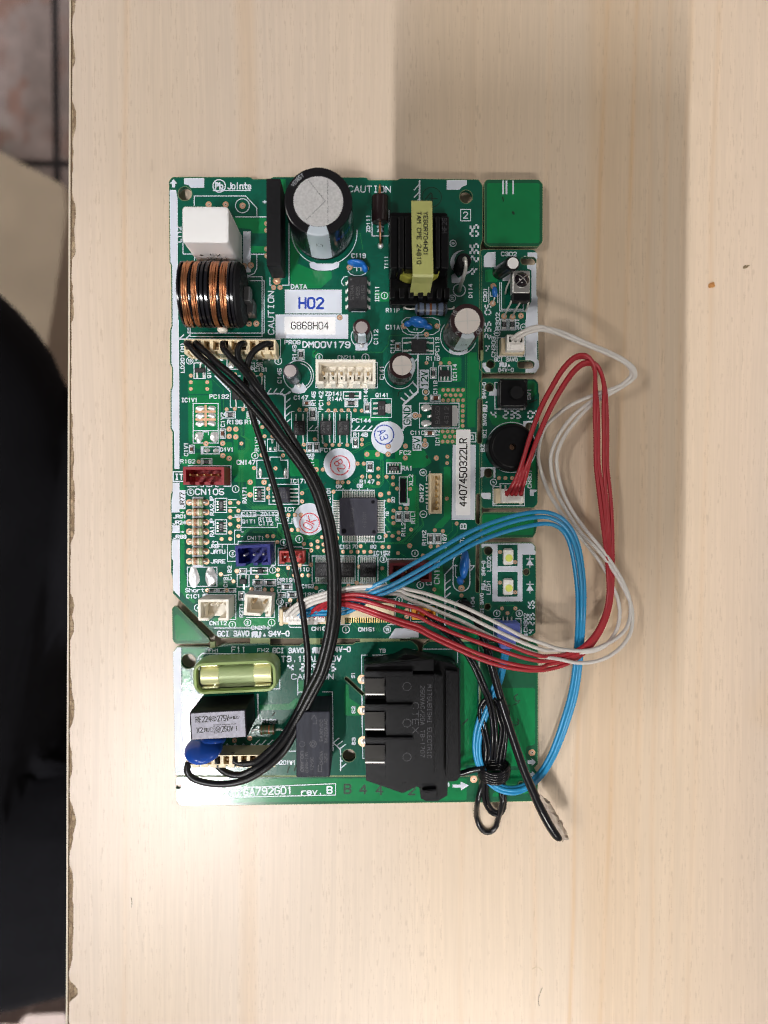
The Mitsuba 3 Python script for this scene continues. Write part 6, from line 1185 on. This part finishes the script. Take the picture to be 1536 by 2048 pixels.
for y0, y1 in ((1357, 1387), (1424, 1457), (1490, 1523)):
    a, b, c, d_ = at('p', 729, y0, 9.6), at('p', 769, y0, 9.6), at('p', 769, y1, 13.4), at('p', 730, y1, 13.4); v = np.array([a, b, c, d_]); nn = np.cross(v[1] - v[0], v[3] - v[0]); nn /= -np.linalg.norm(nn) * np.sign(nn[2]); 
    add(g, 'blade', loft([v[::-1] + nn * .9, v[::-1]]), 'chip_black' if False else 'blade_metal')
    e0, e1 = at('p', 731, y1 + 1, 13.4), at('p', 769, y1 + 1, 13.4); add(g, 'blade_edge', rod(e0, e1, .38, 10), 'tin', smooth=True)
mat('blade_metal', (.17, .165, .16), .4, metallic=.25)
for wd, x, y in (('k', 840, 1068), ('k', 842, 1385), ('n', 340, 577)): q = at(wd, x + 8, y); add(CB, 'solder_pad', ball([q[0] + .3, q[1], ZB + .1], .8, .9, .6), 'solder')
pr = []
for s_, x, hh, ll in (('MITSUBISHI ELECTRIC', 859, 1.05, 20.5), ('250VAC/20A TB-1707', 845, 1.05, 20), ('CTEX', 831, 1.6, 8.5)): pr += text(s_, hh, ll, .13, -90, at('p', x, 1443 if s_[0] != 'C' else 1436, 13))
for y in (1373, 1446, 1514): c_ = at('p', 814, y, 13)[:2]; pr.append(sg.Point(*c_).buffer(1.2).difference(sg.Point(*c_).buffer(1.08)))
add(g, 'lettering', flat(pr, ZB + 13.02), 'ink_dim')
# ------------------------------------------------------------------ cables
def W(wd, *c):
    """points from x, y, height above the board"""
    return np.array([at(wd, c[i], c[i + 1], c[i + 2]) for i in range(0, len(c), 3)])


def lateral(P):
    t = np.gradient(P, axis=0); n = np.column_stack([t[:, 1], -t[:, 0], t[:, 0] * 0]); return n / np.maximum(np.linalg.norm(n, axis=1, keepdims=True), 1e-9)


# black jumper wires between the two cream headers
thing('black_wires', 'bundle of thick black wires arching down the left of the board', 'wires')
core_ = W('p', 589, 900, 15, 614, 939, 15.5, 635, 978, 16, 648, 1017, 16, 658, 1056, 16, 664, 1095, 16, 668, 1134, 16, 669, 1173, 16, 668.5, 1228, 16, 663, 1267, 16, 654, 1306, 15.5, 642, 1345, 15, 622, 1384, 14.5, 604, 1423, 14)
lat = lateral(core_); RW = .93
def bw(start, off, dz, tail, r=RW):
    mid = core_ + lat * off + [0, 0, dz]; P_ = np.vstack([start, mid[1:-1], tail]); return tube(spline(P_, 1.0), r, 14)
add('black_wires', 'wire', bw(W('d', 235, 262, 5, 222, 240, 8, 250, 262, 9, 330, 350, 10, 450, 455, 11, 600, 600, 12, 740, 730, 13, 860, 860, 14, 1010, 1030, 15, 1150, 1200, 15.5), 1.1, 0, W('m', 1110, 330, 13, 1010, 480, 11, 900, 590, 9.5, 780, 680, 8, 690, 690, 7.5, 625, 680, 7.2, 592, 640, 7, 600, 612, 6)), 'wire_black', smooth=True)
add('black_wires', 'wire', bw(W('d', 330, 262, 5, 318, 240, 8, 350, 270, 9, 430, 340, 10, 540, 445, 11.5, 690, 570, 13, 810, 690, 14, 910, 800, 15, 1050, 970, 16.2, 1200, 1180, 16.8), -.1, 1.4, W('m', 1140, 330, 14.5, 1050, 480, 12.5, 930, 620, 10, 800, 725, 8, 660, 790, 7.5, 540, 770, 7.2, 470, 715, 7, 448, 650, 7, 452, 622, 6)), 'wire_black', smooth=True)
add('black_wires', 'wire', bw(W('d', 600, 265, 5, 592, 245, 8.5, 600, 290, 9.5, 680, 390, 10.5, 760, 470, 11.5, 850, 570, 13, 930, 680, 14.5, 1040, 820, 15, 1150, 960, 15.2, 1250, 1120, 15.4), -1.0, -.2, W('m', 1180, 340, 13, 1110, 480, 12, 1030, 600, 11, 900, 720, 9.5, 720, 830, 8.5, 520, 870, 8, 350, 855, 8, 240, 815, 8, 195, 755, 8, 205, 690, 7.5, 232, 640, 6)), 'wire_black', smooth=True)
add('black_wires', 'wire', bw(W('d', 805, 265, 5, 812, 245, 8, 775, 250, 9.5, 745, 310, 10, 760, 410, 10.5, 820, 490, 11.5, 900, 590, 12.5, 970, 700, 13.5, 1070, 850, 13.6, 1180, 1010, 13.7, 1260, 1120, 13.8), .05, -1.7, W('m', 1150, 320, 11.5, 1070, 470, 10.5, 970, 590, 9, 890, 640, 7.5, 840, 640, 6.5, 830, 620, 5.5)), 'wire_black', smooth=True)
add('black_wires', 'wire', tube(spline(np.vstack([W('d', 1065, 275, 4.5, 1080, 245, 7.5, 1020, 250, 9, 920, 310, 9.5, 860, 400, 10, 838, 520, 10, 830, 650, 9.5, 845, 800, 9, 880, 920, 9, 920, 1060, 9, 960, 1180, 9, 1010, 1340, 9), W('p', 558, 1005, 9.5, 580, 1090, 10, 597, 1170, 10, 609, 1250, 10, 616, 1330, 10, 608, 1400, 10, 575, 1460, 9), W('m', 1000, 520, 8, 940, 590, 7, 930, 620, 5.5)]), 1.0), .88, 14), 'wire_black', smooth=True)


def strand(parent, A, B, ts, r, m, jit=0., zj=0.):
    """wires running between the two border lines A and B (same number of points)"""
    for k, t in enumerate(ts):
        P_ = A * (1 - t) + B * t
        if jit: P_ = P_ + RNG.normal(0, jit, P_.shape) * [1, 1, .3] * np.linspace(0, 1, len(P_))[:, None] * np.linspace(1, 0, len(P_))[:, None] * 4
        add(parent, 'wire', tube(spline(P_ + [0, 0, zj * k], .8), r, 12), m, smooth=True)


# the plug in the pale ten way header at the lower middle
thing('white_plug', 'white ten way plug holding white, blue and red wires at the lower middle', 'plug')
cx, cy, w, d = box4('k', 2, 372, 490, 512, 5)
add('white_plug', 'body', [rbox(cx, cy + .3, ZB + 1.4, w - 1.6, d - .8, 3.6, .2, .2), rbox(cx - .3, cy - d / 2 + .7, ZB + 2.5, w * .62, 1.2, 2.9, .2, .2)], 'plug_white')
add('white_plug', 'rib', [sbox(cx - w * .40 + k * w * .083, cy - .2, ZB + 5.0, .22, 1.5, .5) for k in range(11)], 'plug_white')
g = group(CB, 'header', 'cream header that takes the white ten way plug'); cx2, cy2, w2, d2 = box4('k', -5, 345, 500, 515, 3); add(g, 'housing', [rbox(cx2, cy2, ZB + .1, w2, d2, 1.3, .2, .1), rbox(cx2 - w2 / 2 + .5, cy2, ZB + .1, 1.0, d2, 3.6, .2, .1), rbox(cx2 + w2 / 2 - .5, cy2, ZB + .1, 1.0, d2, 3.6, .2, .1)], 'nylon_cream'); add(g, 'pin', [sbox(cx2 + (k - 4.5) * w2 * .085, cy2 + d2 / 2 + .3, ZB + .1, .4, 1.4, .5) for k in range(10)], 'solder', kind='stuff')

thing('white_cable', 'three white wires looping right across the bare table to the receiver board', 'cable')
H1 = W('k', 62, 425, 4.5, 62, 408, 6, 120, 340, 8.5, 260, 250, 10, 420, 195, 11, 600, 150, 11.5, 800, 120, 12, 1000, 112, 12, 1250, 122, 12); H2 = W('k', 150, 425, 4.5, 150, 410, 6, 215, 360, 8, 320, 300, 9.5, 440, 260, 10.5, 600, 215, 11, 800, 180, 11.5, 1000, 180, 11.5, 1250, 210, 11.5)
A1 = np.vstack([H1, W('l', 100, 138, 12, 300, 185, 12, 500, 250, 12, 700, 325, 12, 900, 420, 12, 1100, 520, 12, 1300, 625, 12, 1536, 708, 11)]); A2 = np.vstack([H2, W('l', 100, 232, 12, 300, 310, 12, 500, 395, 12, 700, 480, 12, 900, 585, 12, 1100, 680, 12, 1300, 755, 12, 1536, 838, 11)])
B1 = W('w', 400, 1706, 9, 600, 1732, 8, 780, 1718, 7.5, 930, 1660, 7, 1060, 1580, 6, 1150, 1480, 5, 1190, 1330, 4, 1180, 1180, 3.5, 1110, 990, 3.5, 1010, 820, 4, 860, 610, 4, 700, 420, 3.5, 560, 220, 3, 455, 0, 3); B2 = W('w', 400, 1818, 9.5, 620, 1862, 8, 800, 1850, 7.5, 960, 1790, 7, 1100, 1680, 6, 1190, 1540, 5, 1212, 1400, 4, 1200, 1250, 3.5, 1130, 1080, 3.5, 1000, 860, 4, 850, 660, 4, 650, 450, 3.5, 500, 220, 3, 385, 0, 3); B3 = W('w', 400, 1728, 8, 600, 1752, 7, 790, 1735, 6.5, 900, 1690, 6, 980, 1610, 5, 1050, 1480, 4.5, 1075, 1330, 4, 1050, 1160, 3.5, 980, 1000, 3, 900, 830, 2.6, 720, 590, 2.6, 540, 380, 2.6, 400, 180, 2.6, 298, 0, 2.6)
C1 = W('p', 1113, 920, 3, 1119, 893, 3, 1135, 863, 3, 1160, 832, 3, 1188, 806, 3, 1218, 789, 3.5, 1247, 772, 4.5, 1266, 757, 6, 1266, 742, 8, 1250, 726, 9, 1217, 708, 10, 1178, 692, 10.5, 1147, 679, 11, 1115, 667, 11, 1083, 660, 10.5, 1060, 664, 9.5, 1043, 672, 8.5, 1030, 680, 7.5); C2 = W('p', 1101, 920, 3, 1108, 890, 3, 1125, 858, 3, 1150, 828, 3, 1182, 803, 3, 1216, 785, 3.5, 1250, 768, 4.5, 1270, 754, 6, 1268, 737, 8, 1250, 721, 9, 1216, 703, 10, 1176, 687, 10.5, 1145, 673, 11, 1114, 661, 11, 1080, 655, 10.5, 1057, 659, 9.5, 1036, 668, 8.5, 1022, 679, 7.5); C3 = W('p', 1077, 920, 2.6, 1079, 888, 2.6, 1090, 855, 2.6, 1112, 832, 2.6, 1140, 811, 2.6, 1190, 789, 3.5, 1242, 770, 5, 1262, 750, 6.5, 1260, 736, 8, 1244, 722, 9, 1212, 706, 10.3, 1172, 690, 10.8, 1140, 677, 11.3, 1110, 664, 11.3, 1083, 653.5, 10.8, 1060, 656, 9.8, 1046, 664, 8.7, 1037, 681, 7.5)
add('white_cable', 'wire', tube(spline(np.vstack([A1, B1, C1]), .9), .54, 12), 'wire_white', smooth=True); add('white_cable', 'wire', tube(spline(np.vstack([A2, B2, C2]), .9), .54, 12), 'wire_white', smooth=True); add('white_cable', 'wire', tube(spline(np.vstack([(A1 + A2) / 2 - [0, 0, .3], B3, C3]), .9), .54, 12), 'wire_white', smooth=True)
def smallplug(parent, wd, x0, y0, x1, y1, h, n, m_wire, lb):
    cx, cy, w, d = box4(wd, x0, y0, x1, y1, h); add(parent, 'plug', [rbox(cx, cy, ZB + 1.2, w, d, h - 1.2, .15, .15), rbox(cx + .1, cy - d * .30, ZB + h - .4, w * .62, d * .34, .9, .15, .12)], 'plug_white', label=lb)
    for k in range(n): x = cx + (k - (n - 1) / 2) * w * .62 / max(n - 1, 1); add(parent, 'socket', sbox(x, cy + d * .18, ZB + h + .01, w * .12, d * .34, .25), m_wire)
smallplug('white_cable', 'f', 1145, 150, 1325, 310, 6, 3, 'hole_dark', 'small white plug on the receiver board')
g = group(CB, 'header', 'beige header on the receiver board under the white plug'); cx, cy, w, d = box4('f', 1085, 245, 1332, 345, 3.2); add(g, 'housing', [rbox(cx, cy, ZB + .1, w, d, 2.6, .15, .1), rbox(cx - w / 2 + .6, cy + .9, ZB + .1, 1.2, d + 1.4, 3.4, .15, .1)], 'nylon_beige'); add(g, 'foot', [sbox(cx + s * w * .42, cy - d / 2 - .1, ZB + .1, 1, .6, .4) for s in (-1, 1)], 'solder')

thing('red_cable', 'four red wires looping up over the table to the buzzer board', 'cable')
RA = np.vstack([W('k', 300, 425, 4.5, 305, 405, 5.5, 370, 340, 8, 470, 275, 10, 620, 212, 12, 800, 200, 13, 1000, 238, 13.5, 1250, 300, 14, 1430, 352, 14), W('l', 350, 408, 14, 600, 510, 14, 850, 595, 13.5, 1100, 690, 13, 1350, 790, 12.5, 1500, 830, 12)]); RB = np.vstack([W('k', 445, 425, 4.5, 445, 405, 5.5, 480, 350, 7.5, 540, 310, 9.5, 650, 305, 11.5, 800, 345, 12.5, 1000, 420, 13, 1250, 512, 13.5, 1430, 570, 13.5), W('l', 350, 625, 13.5, 600, 745, 13.5, 850, 855, 13, 1100, 935, 12.5, 1350, 975, 12, 1500, 975, 11)])
RC = W('w', 320, 1790, 10, 500, 1770, 8, 640, 1712, 7.5, 760, 1610, 7, 850, 1480, 6, 920, 1310, 5, 950, 1140, 4.5, 950, 960, 4, 930, 700, 4, 900, 450, 4, 870, 200, 4, 845, 0, 4); RD = W('w', 300, 1932, 9, 450, 1895, 7.5, 620, 1810, 6, 770, 1680, 5.2, 880, 1510, 4.5, 955, 1320, 4, 990, 1120, 3.5, 1000, 960, 3, 1000, 700, 3, 995, 450, 3, 985, 200, 3, 968, 0, 3)
RE = W('p', 1192, 930, 4, 1191, 874, 4.5, 1190, 820, 5, 1191, 775, 6, 1190, 740, 7, 1184, 722, 8, 1172, 711, 8.5, 1152, 713, 9, 1128, 735, 9.5, 1104, 773, 9.5, 1082, 815, 9.5, 1062, 868, 9.5, 1048, 915, 9.5, 1036, 948, 9, 1024, 972, 8, 1013, 990, 6); RF = W('p', 1214, 930, 3, 1214, 874, 3.5, 1213, 820, 4, 1209, 775, 4.5, 1201, 745, 5, 1192, 732, 5.5, 1180, 727, 6, 1164, 730, 6.5, 1144, 748, 7, 1122, 780, 7, 1100, 820, 7.5, 1078, 870, 8, 1061, 915, 8.5, 1053, 948, 8.5, 1046, 972, 7.5, 1042, 990, 6)
for t, u, e, dz in ((0, 0, -.05, 0), (.36, .34, .14, -1.05), (.8, .62, .84, .9), (1, 1, 1.05, 0)):
    EE = RE * (1 - e) + RF * e + np.column_stack([np.zeros((len(RE), 2)), dz * np.interp(np.arange(len(RE)), [0, 4, len(RE) - 3, len(RE) - 1], [.3, 1, 1, 0])])
    EE[-3:] = (RE * (1 - u) + RF * u)[-3:]; EE[:3] = EE[:3] * .4 + (RE * (1 - u) + RF * u)[:3] * .6
    add('red_cable', 'wire', tube(spline(np.vstack([RA * (1 - t) + RB * t, RC * (1 - u) + RD * u, EE]), .9), .575, 12), 'wire_red', smooth=True)
smallplug('red_cable', 'i', 1095, 398, 1322, 540, 6, 4, 'wire_red', 'small white plug under the buzzer')
g = group(CB, 'header', 'beige header below the buzzer under a white plug'); cx, cy, w, d = box4('i', 1028, 395, 1325, 545, 3.2); add(g, 'housing', [rbox(cx, cy - .6, ZB + .1, w, d - 1.2, 2.4, .15, .1), rbox(cx - w / 2 + .7, cy, ZB + .1, 1.4, d, 3.6, .15, .1)], 'nylon_beige'); add(g, 'pin', [sbox(cx + (k - 1.5) * 1.5, cy + d / 2 + .4, ZB + .1, .45, 1.2, .5) for k in range(4)], 'solder'); add(g, 'foot', [sbox(cx + s * w * .45, cy - d / 2, ZB + .1, .9, .8, .4) for s in (-1, 1)], 'solder')

thing('blue_cable', 'three light blue wires in a tall loop over the right side', 'cable')
BP = np.vstack([W('k', 215, 425, 4.5, 222, 405, 5.2, 300, 375, 6, 500, 360, 7.5, 660, 345, 8.5, 780, 290, 9.5), W('p', 735, 1190, 11.5, 775, 1172, 13, 830, 1142, 14, 890, 1107, 14.5, 950, 1073, 15, 1005, 1051, 15, 1055, 1038, 15, 1092, 1035, 14.5, 1117, 1044, 14, 1136, 1064, 13, 1149, 1094, 12, 1158, 1138, 10.5, 1162.5, 1185, 9, 1162, 1230, 8, 1158, 1290, 4, 1152, 1350, 2.5, 1144, 1395, 2, 1135, 1428, 1.5, 1120, 1475, 1, 1104, 1514, .8, 1084, 1546, 1.2, 1056, 1570, 3, 1027, 1580, 4, 998, 1575, 4, 974, 1556, 4, 959, 1528, 4, 954, 1495, 4, 959, 1456, 4.5, 972, 1418, 5, 985, 1388, 5.5, 996, 1362, 5.5, 1006, 1330, 5, 1013, 1296, 4)])
wd_ = np.interp(np.arange(len(BP)), [0, 5, 8, 12, 15, 19, 24, 30, 36, 40, len(BP) - 3, len(BP) - 1], [1.1, 1.0, 1.9, 1.8, 1.1, .95, .8, .75, .8, .75, 1.2, 1.45])
lb_ = lateral(BP)
for k, o in enumerate((-1, 0, 1)):
    P_ = BP + lb_ * (o * wd_)[:, None] + [0, 0, (.5 if o == 0 else 0)]; P_[:, 2] += np.sin(np.arange(len(P_)) * .7 + k * 2) * .25; P_ += np.column_stack([np.sin(np.arange(len(P_)) * .9 + k), np.cos(np.arange(len(P_)) * .8 + k * 3), np.zeros(len(P_))]) * .16
    P_[:, 2] = np.maximum(P_[:, 2], np.where(np.arange(len(P_)) > 25, .75, 0)); add('blue_cable', 'wire', tube(spline(P_, .8), .585, 12), 'wire_blue', smooth=True)
cx, cy, w, d = box4('l', 1075, 640, 1240, 750, 4.5); add('blue_cable', 'plug', [rbox(cx, cy + .4, ZB + 1.2, w, d, 3.2, .2, .15), rbox(cx - .5, cy - d * .3, ZB + 1.6, w * .7, d * .5, 3.4, .2, .15)], 'plastic_sky', label='light blue plug on the lamp board')
g = group(CB, 'header', 'light blue three way header on the lamp board'); cx, cy, w, d = box4('l', 1050, 492, 1282, 690, 5.5); add(g, 'housing', [rbox(cx, cy + d * .12, ZB + .2, w, d * .74, 5.2, .2, .15), *[rbox(cx + s * (w / 2 - .5), cy - d * .3, ZB + .2, 1.0, d * .42, 5.0, .2, .15) for s in (-1, 1)]], 'plastic_sky')
for x in (1108, 1150, 1193): add(g, 'pin', tube(spline([at('l', x, 432, .1), at('l', x, 445, .7), at('l', x, 470, 1.2), at('l', x, 500, 1.6)], .3), .25, 8), 'tin')

thing('sensor_cable', 'black twin sensor lead coiled at the lower right with a probe', 'cable')
def twin(P_, r, o=.62, nm='wire'):
    l = lateral(P_)
    for s in (-1, 1): add('sensor_cable', nm, tube(spline(P_ + l * s * o, .7), r, 12), 'wire_gloss', smooth=True)
twin(np.vstack([W('y', 900, 760, 3.5, 960, 800, 4.5, 1100, 930, 6, 1250, 1060, 7, 1360, 1190, 7, 1440, 1310, 7), W('o', 300, -90, 7, 350, 30, 7, 400, 150, 7.5, 435, 300, 8, 452, 450, 8, 450, 620, 7, 440, 760, 5)]), .54, .54)
twin(W('o', 375, 800, 3.5, 385, 640, 4.5, 355, 480, 5, 325, 340, 5, 322, 240, 5, 360, 170, 5.5, 420, 145, 6, 475, 200, 6, 510, 330, 5.5, 540, 430, 5, 530, 560, 4.5, 505, 680, 4, 490, 800, 3.5), .54, .54)
twin(W('o', 345, 820, 2.5, 330, 640, 3, 345, 460, 3.3, 332, 300, 3.5, 350, 210, 3.6, 400, 180, 3.6, 470, 220, 3.6, 520, 340, 3.5, 560, 470, 3.2, 550, 620, 3, 530, 780, 2.5), .54, .54)
add('sensor_cable', 'wire', tube(spline(W('o', 350, 940, 3, 320, 1050, 2, 285, 1180, 1.6, 270, 1270, -.6, 272, 1350, -2.6, 300, 1440, -3.2, 350, 1500, -3.2, 410, 1505, -3.2, 465, 1455, -3.0, 490, 1380, -2, 515, 1290, .3, 540, 1180, 1.8, 545, 1080, 2, 540, 960, 3), .6), .8, 14), 'wire_gloss', smooth=True)
twin(W('o', 372, 950, 4, 360, 1050, 3, 362, 1150, 1.8, 395, 1250, .2, 445, 1305, -.8, 500, 1315, -.8, 535, 1270, -.2, 545, 1180, 1.6, 525, 1060, 2.2, 500, 960, 4), .54, .54)
add('sensor_cable', 'wire', tube(spline(W('o', 60, 915, 3, 120, 905, 3.5, 200, 880, 4, 290, 860, 4.5, 360, 858, 5), .6), .85, 14), 'wire_gloss', smooth=True)
for k, yy_ in enumerate((838, 862, 886, 910, 934)):
    c_ = at('o', 450, yy_ - 12, 3.8); th = np.linspace(0, 2 * math.pi, 41); sn = np.sin(th); w_ = 4.55 - .12 * abs(k - 1.5)
    P_ = np.column_stack([c_[0] + w_ * np.cos(th), c_[1] - 1.25 * np.where(sn > 0, sn ** 2, .4 * sn) + .25 * np.cos(th), c_[2] + (3.3 + .12 * (k % 2)) * sn]); add('sensor_cable', 'coil', tube(np.vstack([P_, P_[1:2]]), .5, 12, False), 'wire_gloss', smooth=True)
pb = W('l', 700, 262, 3.5, 740, 330, 5.5, 820, 430, 7, 890, 600, 8, 955, 800, 8.2, 1010, 1000, 8.2, 1075, 1230, 8.5, 1140, 1420, 8.8); pb2 = W('o', 470, -20, 8.8, 510, 130, 9, 575, 330, 9, 650, 560, 9, 760, 880, 9, 850, 1090, 9, 930, 1270, 9, 1020, 1440, 8.5, 1090, 1540, 8, 1135, 1585, 8)
P_ = spline(np.vstack([pb, pb2[1:]]), .8); r_ = np.full(len(P_), 1.22); r_ = np.interp(np.arange(len(P_)), [0, len(P_) * .45, len(P_) * .8, len(P_) - 1], [1.15, 1.2, 1.28, 1.32]); r_[-1] = .6; r_[-2] = 1.1
add('sensor_cable', 'probe', tube(P_, r_, 18), 'wire_gloss', smooth=True, label='thick black sleeved probe end')
# torn foil wrap at the probe's end
f0 = W('o', 905, 1120, 10, 960, 1235, 9.5, 1020, 1360, 9, 1075, 1470, 8.5, 1120, 1560, 8, 1140, 1615, 7); f1 = W('o', 930, 1105, 11, 985, 1150, 10.5, 1060, 1290, 10, 1120, 1400, 9.5, 1160, 1500, 9, 1200, 1560, 8.5); f2 = W('o', 915, 1125, 8.5, 1000, 1190, 8.2, 1090, 1320, 8, 1150, 1420, 7.5, 1200, 1520, 7, 1265, 1655, 6.5)
rows = []
for t in np.linspace(0, 1, 9): rows.append((1 - t) ** 2 * f0 + 2 * t * (1 - t) * (f1 + [0, 0, 1.0]) + t ** 2 * f2)
rows = [spline(r, .5)[:44] for r in rows]; n = min(map(len, rows)); G = np.array([r[:n] for r in rows]); G += (meshkit.noise(G * 1.3, 2)[..., None] - .5) * .8
v = G.reshape(-1, 3); f = []
for i in range(len(rows) - 1):
    for j in range(n - 1): p = i * n + j; f += [[p, p + 1, p + n + 1], [p, p + n + 1, p + n]]
nv = len(v); sh = trimesh.Trimesh(v, f, process=False); vn = sh.vertex_normals
add('sensor_cable', 'foil_wrap', trimesh.Trimesh(np.vstack([v, v - vn * .15]), np.vstack([f, np.array(f)[:, ::-1] + nv]), process=False), 'foil_brown', smooth=40, label='torn brown foil wrap at the probe tip')
